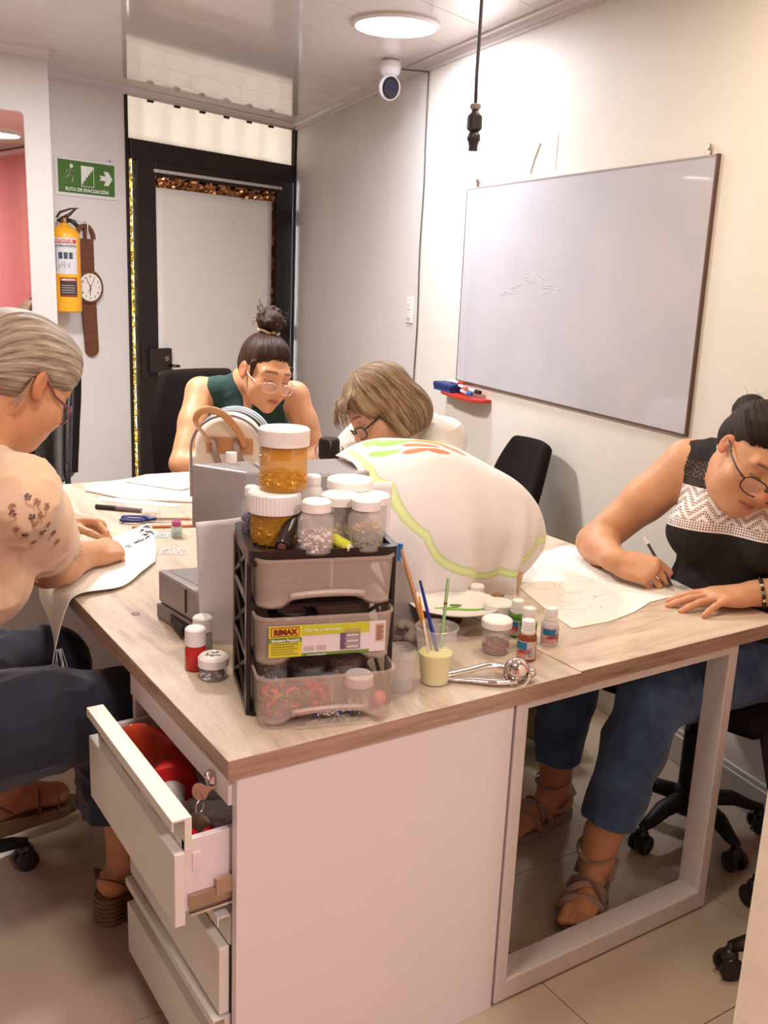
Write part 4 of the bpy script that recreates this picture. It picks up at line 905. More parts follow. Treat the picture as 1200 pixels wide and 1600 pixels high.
# ---- white pattern sheet standing behind the tower ----
pm=mat('white_interfacing',(.84,.83,.85),rough=.75,bump=.12,bscale=240)
def quad_sheet(name,label,cat,P,m,wav,nu=26,nv=26,solid=.0012,seed=0):
    t=thing(name,label,cat,tuple(P[0])); P=[Vector(p) for p in P]   # bl, br, tr, tl
    nrm_=(P[1]-P[0]).cross(P[3]-P[0]).normalized()
    def fn(u,v): return P[0]*(1-u)*(1-v)+P[1]*u*(1-v)+P[2]*u*v+P[3]*(1-u)*v+nrm_*wav*(math.sin(u*5+seed)*math.sin(v*2.2+seed)+.4*math.sin(u*11+v*4))
    B=MB(); B.grid(fn,nu,nv); B.build('sheet',m,t,world=True,smooth=True,solid=solid,fix=False); return t
quad_sheet('pattern_sheet','white interfacing sheet standing upright at the left behind the drawer tower','sheet',[(.700,1.722,TZ+.002),(.86,1.61,TZ+.002),(.83,1.56,1.02),(.665,1.66,.985)],pm,.004)
quad_sheet('pattern_sheet','white paper sheet standing upright at the right behind the tower lids','sheet',[(.95,1.62,TZ+.002),(1.050,1.600,TZ+.002),(1.055,1.580,1.05),(.93,1.62,1.045)],pm,.004,seed=2)

# ---- grey sewing machine ----
sm_=thing('sewing_machine','grey portable sewing machine behind the drawer tower','sewing machine',(.9,1.82,TZ)); gm1=mat('grey_machine_plastic',(.30,.27,.27),rough=.32,bump=.05,bscale=200); gm2=mat('darker_grey_plastic',(.20,.175,.175),rough=.4)
B=MB(); B.prism([(.672,1.905),(.690,1.733),(1.165,1.640),(1.20,1.79)],TZ,TZ+.035); B.build('base',gm2,sm_,world=True,bevel=.005)
B=MB(); B.prism([(.676,1.903),(.694,1.737),(.980,1.680),(1.0,1.845)],TZ+.037,TZ+.108); bd=B.build('free_arm',gm1,sm_,world=True,bevel=.006)
B=MB(); B.prism([(.695,1.885),(.710,1.765),(.945,1.715),(.965,1.83)],TZ+.1075,TZ+.1095); B.build('arm_plate',mat('mid_grey_plate',(.25,.225,.225),rough=.35),bd,world=True,bevel=.001)
B=MB(); B.box((.692,1.775,TZ+.075),(.010,.002,.05),rz=0); B.build('seam_line',mat('slot_black',(.015,.01,.01),rough=.6),bd,world=True)
B=MB(); B.box((.690,1.800,TZ+.020),(.030,.10,.022),rz=-.11); B.build('carry_slot',MATS['slot_black'],sm_,world=True,bevel=.003)
B=MB(); B.prism([(1.02,1.80),(1.0,1.725),(1.095,1.715),(1.11,1.79)],TZ+.036,1.0); B.build('column',gm1,sm_,world=True,bevel=.012)
B=MB(); B.prism([(.755,1.909),(.825,1.786),(.862,1.768),(.884,1.899)],.905,1.046); hd_=B.build('needle_head',gm1,sm_,world=True,bevel=.005)
B=MB(); B.prism([(.893,1.897),(.873,1.764),(1.035,1.695),(1.085,1.715),(1.105,1.80),(1.090,1.868)],.955,1.044); B.build('upper_arm',gm1,sm_,world=True,bevel=.006)
B=MB(); B.prism([(.93,1.75),(.935,1.738),(1.02,1.702),(1.03,1.715)],.97,1.025); B.build('arm_panel',gm2,sm_,world=True,bevel=.002)
B=MB(); B.prism([(.880,1.893),(.860,1.772),(.876,1.768),(.896,1.892)],.90,1.038); B.build('thread_slot',MATS['slot_black'],sm_,world=True)
B=MB(); B.lathe([(.012,0),(.0125,.010),(.0115,.011),(.0125,.012),(.012,.022),(.0001,.024)],(.842,1.895,1.046),20); B.build('pressure_dial',M_cap,sm_,world=True,smooth='auto')
B=MB(); B.lathe([(.005,0),(.006,.008),(.010,.012),(.009,.018),(.006,.020),(.0001,.021)],(.905,1.868,1.045),14); B.build('bobbin_winder',mat('steel_grey',(.45,.4,.38),rough=.25,metal=1),sm_,world=True,smooth='auto')
B=MB(); B.tube([(.81,1.83,.905),(.81,1.83,.86)],.004,8); B.tube([(.81,1.83,.86),(.81,1.83,.835)],.0012,6); B.box((.81,1.825,.834),(.02,.03,.004)); B.build('needle_bar',MATS['steel_grey'],sm_,world=True)
hc=Vector((1.165,1.72,.93))
B=MB(); B.lathe([(.0001,0),(.034,0),(.038,.004),(.038,.018),(.034,.022),(.0001,.022)],(1.105,1.755,.97),28,Matrix.Rotation(PI/2,3,'Y')); B.build('handwheel',gm2,sm_,world=True,smooth='auto')
# grey translucent hood beside the tower
hh=thing('machine_cover','smoky grey plastic cover leaning beside the right of the tower','cover',(1.08,1.60,TZ))
B=MB(); B.add([(1.045,1.60,TZ),(1.185,1.625,TZ),(1.185,1.675,TZ),(1.045,1.650,TZ),(1.065,1.605,.87),(1.10,1.615,.885),(1.10,1.645,.885),(1.065,1.64,.87)],[(0,1,5,4),(1,2,6,5),(2,3,7,6),(3,0,4,7),(4,5,6,7)]); B.build('hood',clearmat('smoky_plastic',(.34,.28,.27),.2,.75),hh,world=True,solid=.002,bevel=.004)
B=MB(); B.box2((1.048,1.588,TZ),(1.066,1.60,.80)); B.build('dark_latch',M_blk,hh,world=True,bevel=.002)
for k,(p,q) in enumerate((((1.037,1.49,.86),(1.040,1.485,.905)),((1.040,1.485,.80),(1.044,1.48,.845)))):
    pass
t=thing('blue_pen','blue clip pen standing behind the right edge of the tower','pen',(1.030,1.520,TZ)); B=MB(); B.tube([(.002,-.004,.190),(.004,-.008,.225)],.0055,8); B.build('cap',mat('bright_blue_plastic',(.01,.16,.45),rough=.35),t,smooth='auto'); B=MB(); B.tube([(-.006,0,.0),(.002,-.004,.190)],.0035,8); B.build('barrel',clearmat('pen_clear',(.4,.38,.38),.2,.25),t,smooth='auto')
# dark topped glass bottle by the woman with the bob
t=thing('dark_capped_flask','small flask with black cap and chrome clips in front of the bob','flask',(1.325,2.315,TZ)); 
B=MB(); B.lathe([(.0001,0),(.034,0),(.036,.006),(.036,.19),(.026,.225),(.026,.232),(.0001,.232)],n=28); B.build('body',clearmat('grey_glass',(.5,.47,.45),.1,.6),t,smooth='auto')
B=MB(); B.lathe([(.027,.232),(.029,.234),(.029,.286),(.026,.290),(.0001,.290)],n=28)
for k in range(24): a=k*PI/12; B.box((.029*math.cos(a),.029*math.sin(a),.26),(.0015,.003,.045),rz=a)
B.build('cap',M_blk,t,smooth='auto')
for s_ in (-1,1): B=MB(); B.tube([(s_*.029,s_*-.018,.20),(s_*.033,s_*-.020,.262),(s_*.030,s_*-.019,.270)],.0025,6); B.build('clip',MATS['chrome'],t,smooth=True)

# ---- painted cloth draped over the machine ----
def cloth_drape():
    t=thing('painted_cloth','white cloth painted with green scalloped edge and orange flower, draped over the sewing machine','cloth',(1.3,1.8,TZ))
    # rows of control points from the top edge down to the hem (world coordinates, metres)
    C=np.array([
     [(1.085,1.865,1.050),(1.17,1.92,1.060),(1.28,1.97,1.064),(1.40,2.00,1.050),(1.50,2.01,1.020),(1.58,2.02,.98),(1.62,2.03,.93)],
     [(1.072,1.800,1.052),(1.165,1.82,1.066),(1.29,1.86,1.072),(1.42,1.90,1.050),(1.53,1.92,1.005),(1.615,1.93,.955),(1.66,1.94,.90)],
     [(1.062,1.735,1.046),(1.165,1.745,1.056),(1.28,1.765,1.060),(1.41,1.80,1.035),(1.54,1.83,.985),(1.635,1.84,.93),(1.69,1.86,.86)],
     [(1.060,1.700,1.005),(1.165,1.690,1.010),(1.275,1.695,1.000),(1.40,1.73,.985),(1.545,1.760,.945),(1.635,1.775,.89),(1.685,1.800,.82)],
     [(1.075,1.685,.93),(1.17,1.660,.925),(1.275,1.655,.915),(1.385,1.680,.905),(1.500,1.690,.880),(1.60,1.740,.84),(1.655,1.765,.785)],
     [(1.10,1.690,.85),(1.19,1.655,.84),(1.285,1.645,.835),(1.375,1.670,.83),(1.475,1.670,.815),(1.56,1.725,.79),(1.61,1.75,.755)],
     [(1.14,1.705,.775),(1.22,1.665,.765),(1.30,1.655,.765),(1.375,1.675,.765),(1.455,1.665,.755),(1.53,1.725,.745),(1.565,1.745,.735)],
     [(1.17,1.72,.724),(1.24,1.70,.722),(1.32,1.70,.724),(1.385,1.695,.724),(1.465,1.670,.722),(1.52,1.735,.722),(1.55,1.745,.722)]],float)
    def cr(P,t):
        n=len(P); x=t*(n-1); i=int(min(math.floor(x),n-2)); f=x-i; p=[P[max(i-1,0)],P[i],P[i+1],P[min(i+2,n-1)]]
        return .5*((2*p[1])+(-p[0]+p[2])*f+(2*p[0]-5*p[1]+4*p[2]-p[3])*f*f+(-p[0]+3*p[1]-3*p[2]+p[3])*f**3)
    nu,nv=190,190; V=np.zeros((nv,nu,3))
    rows=[[cr(C[r],u/(nu-1)) for u in range(nu)] for r in range(len(C))]; rows=np.array(rows)
    for u in range(nu):
        for v in range(nv): pass
    tv=np.linspace(0,1,nv)*(len(C)-1); i=np.minimum(np.floor(tv).astype(int),len(C)-2); f=(tv-i)[:,None,None]
    p0=rows[np.maximum(i-1,0)];p1=rows[i];p2=rows[i+1];p3=rows[np.minimum(i+2,len(C)-1)]
    V=.5*((2*p1)+(-p0+p2)*f+(2*p0-5*p1+4*p2-p3)*f*f+(-p0+3*p1-3*p2+p3)*f**3)
    U,W_=np.meshgrid(np.linspace(0,1,nu),np.linspace(0,1,nv))
    # soft folds running down the hanging part
    fold=np.clip((W_-.36)/.4,0,1); V[...,1]-=fold*(.009*np.sin(U*15+1.0+W_)+.006*np.sin(U*33+W_*3)+.016*np.exp(-((U-.66-.05*W_)/.045)**2)-.020*np.exp(-((U-.76)/.04)**2)); V[...,0]+=fold*.006*np.sin(U*17); V[...,2]+=.004*np.sin(U*11+W_*9)*np.sin(W_*7+U*3)
    idx=np.arange(nu*nv).reshape(nv,nu); Q=np.stack([idx[:-1,:-1],idx[:-1,1:],idx[1:,1:],idx[1:,:-1]],-1).reshape(-1,4)
    # painted design in cloth coordinates (u across, w down)
    col=np.tile(np.array((.74,.71,.72)),(nu*nv,1)); uu=U.ravel(); ww=W_.ravel()
    pth=np.array([(.075,.10),(.060,.20),(.065,.33),(.10,.40),(.115,.52),(.20,.60),(.235,.63),(.29,.72),(.375,.755),(.405,.78),(.46,.835),(.56,.845),(.625,.81),(.665,.835),(.72,.845),(.765,.77),(.79,.735),(.83,.72),(.86,.62),(.90,.55),(.955,.51),(.975,.42),(.97,.34)])
    def smoothp(P,k=10):
        return np.array([cr(P,t_) for t_ in np.linspace(0,1,len(P)*k)])
    cusps=[(.060,.33),(.105,.42),(.215,.60),(.385,.765),(.62,.80),(.755,.765),(.855,.60),(.975,.36)]
    P_=[(.080,.07),(.066,.15),(.060,.24)]
    for q in range(len(cusps)-1):
        a_=np.array(cusps[q]); b_=np.array(cusps[q+1]); dd=b_-a_; n_=np.array((-dd[1],dd[0])); h_=.17
        for t_ in np.linspace(0,1,14): P_.append(tuple(a_+dd*t_+n_*h_*4*t_*(1-t_)))
    pp=[]
    for q in range(len(P_)-1):
        for t_ in (0,.25,.5,.75): pp.append(np.array(P_[q])*(1-t_)+np.array(P_[q+1])*t_)
    d=np.full(nu*nv,9.); 
    for a_ in pp: d=np.minimum(d,np.hypot((uu-a_[0])*.60,(ww-a_[1])*.62))
    g1=np.array((.50,.68,.16)); g2=np.array((.30,.48,.05)); w_=.0115
    m=np.clip((w_-d)/.003,0,1)[:,None]; k=np.clip((d/w_),0,1)[:,None]**2; gg=np.array((.70,.80,.42))*(1-k)+g1*k; col=col*(1-m)+gg*m
    e=np.clip(1-np.abs(d-w_)/.0028,0,1)[:,None]*.6; col=col*(1-e)+g2*e
    def blob(cu,cw,lu,lw,an,c,soft=.12):
        nonlocal col
        x=(uu-cu)*math.cos(an)+(ww-cw)*math.sin(an); y=-(uu-cu)*math.sin(an)+(ww-cw)*math.cos(an)
        r_=np.hypot(x/lu,y/(lw*(1-.35*np.clip(x/lu,-1,1)))); m=np.clip((1-r_)/soft,0,1)[:,None]; cc=np.array(c)*(1-.25*np.clip(r_,0,1)[:,None]); col=col*(1-m)+cc*m
    for a in ((.17,.20,.075,.035,.1,(.36,.70,.10)),(.30,.10,.11,.04,-.1,(.36,.72,.12)),(.45,.13,.13,.035,.15,(.34,.62,.10)),(.22,.06,.07,.03,-.3,(.42,.70,.15))): blob(*a)
    for a in ((.34,.20,.08,.028,.5,(.86,.22,.03)),(.42,.17,.085,.028,1.0,(.90,.26,.04)),(.29,.25,.07,.022,.1,(.82,.20,.04)),(.47,.235,.06,.024,.6,(.88,.25,.05)),(.38,.27,.05,.020,.2,(.80,.15,.04))): blob(*a)
    m=mat('painted_linen',(.8,.8,.8),rough=.8,bump=.12,bscale=500,sheen=.2); N,L,b=nodes_of(m); a=N.new('ShaderNodeAttribute'); a.attribute_name='Col'; L.new(a.outputs['Color'],b.inputs['Base Color'])
    o=npmesh('linen',V.reshape(-1,3),Q,m,t,cols=col); q=o.modifiers.new('s','SOLIDIFY'); q.thickness=.0014
    rnd=random.Random(4); B=MB()
    for r_,cnt in ((nv-1,70),):
        for k in range(cnt): 
            p=Vector(V[r_,int((.50+.30*rnd.random())*(nu-1))]); B.tube([p,p+Vector((rnd.uniform(-.004,.004),-.006,-.001)),p+Vector((rnd.uniform(-.006,.006),-.013,.001))],.0004,3)
    for k in range(30):
        p=Vector(V[int((.40+.4*rnd.random())*(nv-1)),nu-1]); B.tube([p,p+Vector((.008,.0,rnd.uniform(-.003,.004)))],.0004,3)
    tag(B.build('frayed_thread',mat('white_thread',(.8,.78,.76),rough=.8),t,world=True),kind='stuff')
cloth_drape()

# ---- right half of the near desk ----
def paint(label,x,y,r,h,bm_,rz,cap=.0135,lidh=.026,lab_=True,sz='big'):
    t=thing('paint_bottle',label,'paint bottle',(x,y,TZ),rz,'acrylic paint bottles'); hb=h-lidh
    B=MB(); B.lathe([(.0001,0),(r*.92,0),(r,.003),(r,hb-.010),(r*.95,hb-.005),(r*.72,hb),(r*.72,hb+.002),(.0001,hb+.002)],n=30); B.build('bottle',bm_,t,smooth='auto')
    cr_=cap; B=MB(); B.lathe([(cr_,hb+.001),(cr_,h-.002),(cr_-.0015,h),(.0001,h)],n=30); B.lathe([(cr_+.001,hb-.001),(cr_+.001,hb+.004),(cr_,hb+.005)],n=30,close=False)
    B.build('cap',M_cap,t,smooth='auto')
    if lab_:
        def bd(nm,a0,a1,z0,z1,m,l=.0004,n=12): B=MB(); B.grid(lambda u,v:((r+l)*math.sin(a0+(a1-a0)*u),-(r+l)*math.cos(a0+(a1-a0)*u),z0+(z1-z0)*v),n,2); return B.build(nm,m,t,fix=False,solid=.0003)
        bd('label',-1.5,1.4,.006,hb-.014,mat('label_lilac',(.62,.50,.52),rough=.4)); bd('label_band',-1.1,.35,.026,hb-.016,mat('label_teal',(.02,.18,.36),rough=.4),.0008); bd('label_patch',-1.2,.3,.008,.020,mat('label_pinkish',(.62,.30,.30),rough=.4),.0008)
        bd('fine_print',.6,.75,.010,.030,mat('print_grey',(.25,.22,.22)),.0008); bd('fine_print',.85,.92,.010,.030,MATS['print_grey'],.0008)
        text_on('UMBRA',.0105,(0,-(r+.0012),.0235),(1,0,0),(0,0,1),mat('label_red_print',(.45,.04,.05)),t,wrap=r+.001,bold=.0003) if False else None
        for k,c_ in enumerate('MO'): pass
        text_on('uMO',.0115,(0,-(r+.0011),.022),(1,0,0),(0,0,1),mat('label_red_print',(.45,.05,.05),rough=.4),t,wrap=r+.001,bold=.0004); 
    return t
facecam=lambda x,y: math.atan2(-y,-x)+PI/2
paint('paint bottle of leaf green with a white cap, behind the others',1.312,1.466,.0195,.079,mat('green_paint',(.08,.22,.03),rough=.25),facecam(1.3,1.4)-.2)
paint('paint bottle of brown ochre with a white cap, nearest the desk edge',1.243,1.353,.0190,.083,mat('brown_paint',(.25,.06,.02),rough=.25),facecam(1.3,1.4)-.35)
paint('paint bottle of white with a pale cap, at the right',1.340,1.393,.0185,.081,mat('white_paint_bottle',(.72,.66,.68),rough=.3),facecam(1.3,1.4)+.35)
paint('paint bottle half hidden behind the brown one, white cap',1.296,1.412,.0185,.082,MATS['green_paint'],facecam(1.3,1.4))
j=jar('bead_tub','clear tub of dark pink beads with a white lid in front of the paint bottles','jar',(1.212,1.413,TZ),.0290,.072,M_milk,M_cap,.0315,.017,shoulder=.004); contents(j,'pink_bead',mat('dark_pink_bead',(.42,.05,.07)),200,.025,.004,.024,bead(.0034))
j=jar('bead_tub','clear tub with a white lid partly behind the plate','jar',(1.305,1.520,TZ),.030,.060,M_milk,M_cap,.033,.017,shoulder=.004)
for x,y,h,lb in ((1.21,1.70,.055,'small white capped pot behind the plate, left'),(1.335,1.635,.060,'small white capped pot behind the plate, under the cloth hem')): jar('small_pot',lb,'jar',(x,y,TZ),.018,h,M_milk,M_cap,.017,.022,shoulder=.004)
t=thing('brown_block','small brown wooden stamp block beneath the cloth hem','block',(1.405,1.645,TZ),.3); B=MB(); B.box((0,0,.012),(.028,.022,.024)); B.build('block',mat('brown_wood',(.30,.16,.08),rough=.5),t,bevel=.002)
# plate with green paint, resting on the small dark tins
for x,y,lb in ((1.165,1.545,'dark little tin propping up the left of the plate'),(1.245,1.600,'dark little tin under the far side of the plate')):
    t=thing('small_tin',lb,'tin',(x,y,TZ)); B=MB(); B.lathe([(.0001,0),(.020,0),(.021,.003),(.021,.028),(.018,.031),(.0001,.031)],n=24); B.build('tin_body',mat('dark_brown_tin',(.10,.05,.035),rough=.3),t,smooth='auto'); B=MB(); B.lathe([(.0215,.020),(.0215,.029),(.0205,.031)],n=24,close=False); B.build('rim',MATS['steel_grey'],t,smooth=True)
pl=thing('plate','white plate used as a palette with strokes of green paint','plate',(1.232,1.583,TZ+.033),0,rot=(math.radians(-1.5),math.radians(1.0),0))
B=MB(); B.lathe([(.0001,.002),(.055,.002),(.075,.006),(.098,.0145),(.102,.0175),(.1015,.019),(.096,.0175),(.073,.0095),(.054,.0055),(.0001,.005)],n=56,close=False); B.build('dish',mat('white_porcelain',(.84,.80,.74),rough=.25,coat=.3),pl,smooth='auto')
pg=mat('green_paint_smear',(.22,.55,.05),rough=.3); pg2=mat('dark_green_smear',(.10,.26,.06),rough=.3)
B=MB(); B.tube([(-.035,-.005,.0062),(-.005,-.014,.0065),(.02,-.032,.0066),(.060,-.052,.0090)],[.003,.006,.006,.002],8,flat=.15); B.tube([(-.045,.012,.0064),(-.015,.002,.0062),(.01,-.004,.006)],[.002,.004,.003],8,flat=.15); B.build('green_stroke',pg,pl,smooth=True)
B=MB(); B.ell((.010,.008,.0066),(.014,.007,.0015),12,Matrix.Rotation(-.5,3,'Z')); B.tube([(-.065,.05,.008),(-.055,.035,.007)],.0022,6,flat=.3); B.build('dark_green_dab',pg2,pl,smooth=True)
# cup of yellow water with brushes
cu=thing('plastic_cup','disposable clear cup of cloudy yellow water holding the brushes','cup',(1.010,1.345,TZ))
B=MB(); pr=[(.0001,.0),(.0255,0),(.0265,.002)]+[(.0265+.0125*z/.108,z) for z in np.linspace(.006,.108,10)]+[(.0405,.109),(.041,.112),(.039,.113)]+[(.0255+.0125*z/.108,z) for z in np.linspace(.106,.004,8)]+[(.0001,.003)]
B.lathe(pr,n=40,close=False); B.build('cup_wall',clearmat('cup_clear',(.80,.79,.76),.1,.20),cu,smooth='auto')
B=MB()
for z in (.075,.080,.085,.090): B.lathe([(.0265+.0125*z/.108+.0002,z),(.0265+.0125*z/.108+.0012,z+.001),(.0265+.0125*z/.108+.0002,z+.002)],n=40,close=False)
B.build('rib_ring',M_clear,cu,smooth=True)
B=MB(); B.lathe([(.0001,.0035),(.0250,.0035),(.0310,.058),(.0315,.061),(.0001,.061)],n=36); B.build('yellow_water',mat('cloudy_yellow_water',(.82,.74,.26),rough=.15,sss=.2),cu,smooth='auto')
def brush(name,label,cat,p,q,parts):
    t=thing(name,label,cat,p); P=Vector(q)-Vector(p); L_=P.length; Rm=P.normalized().to_track_quat('Z','Y').to_matrix()
    for nm,a0,a1,r0,r1,m in parts: B=MB(); B.lathe([(.0001,a0*L_),(r0,a0*L_),((r0+r1)/2,(a0+a1)/2*L_),(r1,a1*L_),(.0001,a1*L_)],(0,0,0),12,Rm); B.build(nm,m,t,smooth='auto')
    return t
ow=mat('orange_brown_lacquer',(.42,.19,.08),rough=.35); fer=mat('ferrule_metal',(.6,.57,.55),rough=.25,metal=1)
brush('paint_brush','long orange-brown brush handle standing in the yellow water, leaning left','brush',(1.012,1.335,TZ+.012),(.990,1.445,TZ+.235),[('bristle',0,.10,.001,.004,mat('dark_bristle',(.08,.05,.03))),('ferrule',.10,.22,.004,.0042,fer),('handle',.22,1,.0046,.0035,ow)])
brush('paint_brush','dark blue brush handle standing in the yellow water','brush',(1.020,1.330,TZ+.012),(1.005,1.400,TZ+.185),[('ferrule',0,.2,.0025,.003,fer),('handle',.2,1,.0045,.0026,mat('royal_blue_lacquer',(.01,.02,.22),rough=.3))])
brush('paint_brush','thin white brush with an orange tip between the other handles','brush',(1.002,1.338,TZ+.012),(.985,1.372,TZ+.165),[('handle',0,.72,.0022,.0024,mat('cream_lacquer',(.75,.70,.60),rough=.35)),('orange_tip',.72,1,.0028,.0018,mat('orange_lacquer',(.75,.28,.03),rough=.35))])
brush('drinking_straw','light green stick standing upright in the yellow water','stick',(1.022,1.350,TZ+.014),(1.052,1.375,TZ+.190),[('stick',0,1,.0034,.0032,mat('sage_green_lacquer',(.30,.46,.22),rough=.4)),('brown_mark',.72,.75,.0036,.0036,mat('brown_mark',(.2,.12,.05)))])
# empty frosted pot
ep=thing('frosted_pot','empty frosted plastic pot with threaded rim beside the tower','pot',(.936,1.352,TZ)); B=MB(); B.lathe([(.0001,0),(.0255,0),(.0275,.003),(.0285,.060),(.0270,.063),(.0270,.080),(.0260,.082),(.0250,.080),(.0250,.062),(.0265,.058),(.0255,.004),(.0001,.003)],n=36,close=False)
for z in (.067,.073): B.lathe([(.0270,z),(.0280,z+.0015),(.0270,z+.003)],n=36,close=False)
B.build('pot_body',M_frost,ep,smooth='auto')
# chrome squeezer
sq=thing('chrome_scoop','polished chrome hand squeezer with round bowl lying at the front desk edge','squeezer',(1.098,1.305,TZ),-.50); sq.scale=(.85,.85,.85); chm=mat('polished_chrome',(.80,.74,.74),rough=.07,metal=1)
B=MB(); B.ell((.072,.0,.028),(.030,.028,.027),22); B.build('bowl',chm,sq,smooth=True)
B=MB(); B.lathe([(.024,-.003),(.030,-.002),(.032,.002),(.030,.005),(.026,.005)],(.070,-.008,.020),28,Matrix.Rotation(1.1,3,'X'),close=False); B.build('bowl_rim',chm,sq,smooth=True)
B=MB(); pp=cat([(.065,.018,.024),(.02,.026,.028),(-.03,.016,.020),(-.085,.004,.013),(-.12,.002,.011)]); B.tube(pp,[.013-.006*abs(i/len(pp)-.25)*1.3 for i in range(len(pp))],10,flat=.45); B.build('handle',chm,sq,smooth=True)
B=MB(); pp=cat([(.068,-.022,.010),(.02,-.026,.010),(-.03,-.014,.009),(-.085,-.004,.007),(-.125,-.002,.007)]); B.tube(pp,[.013-.006*abs(i/len(pp)-.25)*1.3 for i in range(len(pp))],10,flat=.45); B.build('handle',chm,sq,smooth=True)
B=MB(); B.ell((.104,.006,.020),(.014,.018,.012),14); B.build('hinge_lug',chm,sq,smooth=True)
# rag
Fr=Field(); rnd=random.Random(3)
for k in range(22):
    a=rnd.uniform(0,2*PI); p=np.array((1.095+rnd.uniform(-.040,.040),1.530+rnd.uniform(-.03,.03),TZ+rnd.uniform(.010,.034))); q=p+np.array((math.cos(a),math.sin(a),rnd.uniform(-.1,.3)))*rnd.uniform(.012,.035); q[2]=max(q[2],TZ+.010); Fr.rc(p,q,.010,.007,.004)
Fr.plane((0,0,TZ+.001),(0,0,1))
rg=thing('rag','crumpled grey-brown rag on the desk beside the drawer tower','rag',(1.095,1.530,TZ)); V,Q=Fr.mesh((.99,1.43,TZ-.01),(1.21,1.65,TZ+.08),.003); Nn=vnormals(V,Q); V=V+Nn*(.003*(1-np.abs(vnoise(V,60,2))*2))[:,None]; V[:,2]=np.maximum(V[:,2],TZ+.0005); npmesh('rag_cloth',V,Q,mat('taupe_cloth',(.20,.15,.125),rough=.9,bump=.4,bscale=260,var=.3,varscale=18),rg)
t=thing('wooden_spatula','flat wooden stick leaning from the desk against the painted cloth','stick',(1.485,1.665,TZ)); B=MB(); B.tube([(0,0,.002),(.012,.010,.02),(.030,.028,.050)],[.003,.004,.0075],8,flat=.3); B.build('stick',mat('pale_wood_stick',(.55,.36,.24),rough=.6),t,smooth=True)

# ---- paper under the drawing hands, pencil ----
dp_=thing('drawing_cloth','large white sheet with faint pencil drawing under the hands of the woman on the right','sheet',(1.75,1.65,TZ))
out=[(1.449,1.437),(1.56,1.432),(1.66,1.452),(1.75,1.486),(1.86,1.492),(1.925,1.498),(1.945,1.60),(1.947,1.72),(1.935,1.83),(1.915,1.955),(1.80,1.93),(1.70,1.885),(1.62,1.85),(1.565,1.80),(1.515,1.66),(1.475,1.54)]
B=MB(); B.prism(out,TZ+.0006,TZ+.0022); B.build('paper',mat('white_drawing_sheet',(.84,.81,.76),rough=.7,bump=.08,bscale=120),dp_,world=True)
r=random.Random(7); B=MB()
def curve(cx,cy,rx,ry,a0,a1,rot): 
    pts=[]
    for k in range(15):
        a=a0+(a1-a0)*k/14; x=rx*math.cos(a);y=ry*math.sin(a); pts.append((cx+x*math.cos(rot)-y*math.sin(rot),cy+x*math.sin(rot)+y*math.cos(rot),TZ+.0024))
    B.tube(pts,.00045,4,flat=.5)
for c in ((1.60,1.60,.05,.025,0,5,.3),(1.66,1.66,.06,.03,.5,4.5,.8),(1.56,1.54,.04,.02,1,6,-.2),(1.70,1.56,.07,.02,0,3,.1),(1.74,1.72,.05,.035,0,5.5,1.2),(1.60,1.70,.035,.03,2,7,.5),(1.52,1.50,.03,.015,0,4,0)): curve(*c)
B.build('pencil_line',mat('graphite_line',(.50,.47,.45),rough=.6),dp_,world=True)
B=MB()
for x,y in ((1.612,1.512),(1.655,1.575),(1.75,1.40),(1.79,1.385)): B.ell((x,y,TZ+.0026),(.0022,.0022,.0006),6)
B.build('pencil_dot',mat('dark_dot',(.12,.08,.10)),dp_,world=True)
P0=Vector((1.869,1.514,TZ+.003)); P1=Vector((1.862,1.625,.832))
brush('pencil','black and white striped pencil held in the right hand of the woman drawing','pencil',tuple(P0),tuple(P1),[('tip',0,.09,.0004,.0034,mat('bare_wood_tip',(.62,.38,.27),rough=.5)),('shaft',.09,.86,.0036,.0036,mat('pencil_black',(.03,.03,.03),rough=.35)),('cap_end',.86,1,.0037,.0037,mat('pencil_white_end',(.78,.76,.74),rough=.35))])

# ---- left half of the desk ----
t=jar('paint_bottle','small bottle of red paint with a white cap, left of the tower','paint bottle',(.642,1.607,TZ),.0200,.083,mat('red_paint',(.50,.018,.012),rough=.25),M_cap,.0195,.034,shoulder=.008)
t=jar('glue_bottle','small grey translucent bottle with a white cap behind the red paint','bottle',(.678,1.660,TZ),.0195,.082,clearmat('greyish_plastic',(.42,.38,.36),.3,.8),M_cap,.0190,.030,shoulder=.008)
j=jar('bead_pot','little round pot of dark blue beads with a scribbled white lid','jar',(.655,1.553,TZ),.0265,.046,M_clear,M_cap,.0280,.021,shoulder=.004,cb=.005); contents(j,'blue_bead',[mat('ink_blue_bead',(.02,.02,.16)),mat('pearl_bead',(.7,.68,.7))],110,.023,.004,.020,bead(.0034))
B=MB()
for pts in ([(-.012,.004),(-.004,-.004),(.004,.006),(.012,.002)],[(-.008,-.008),(.004,-.006),(.010,-.012)],[(.0,.012),(.006,.004),(.014,.010)],[(-.014,.0),(-.006,.010)]): B.tube([(x,y,.0464) for x,y in pts],.0009,4)
B.build('scribble',dkt,j)
t=thing('coin','small grey coin lying by the sewing machine','coin',(.758,2.176,TZ)); t.location=(.640,1.945,TZ); B=MB(); B.cyl((0,0,.001),.009,.002,20); B.build('disc',MATS['steel_grey'],t)
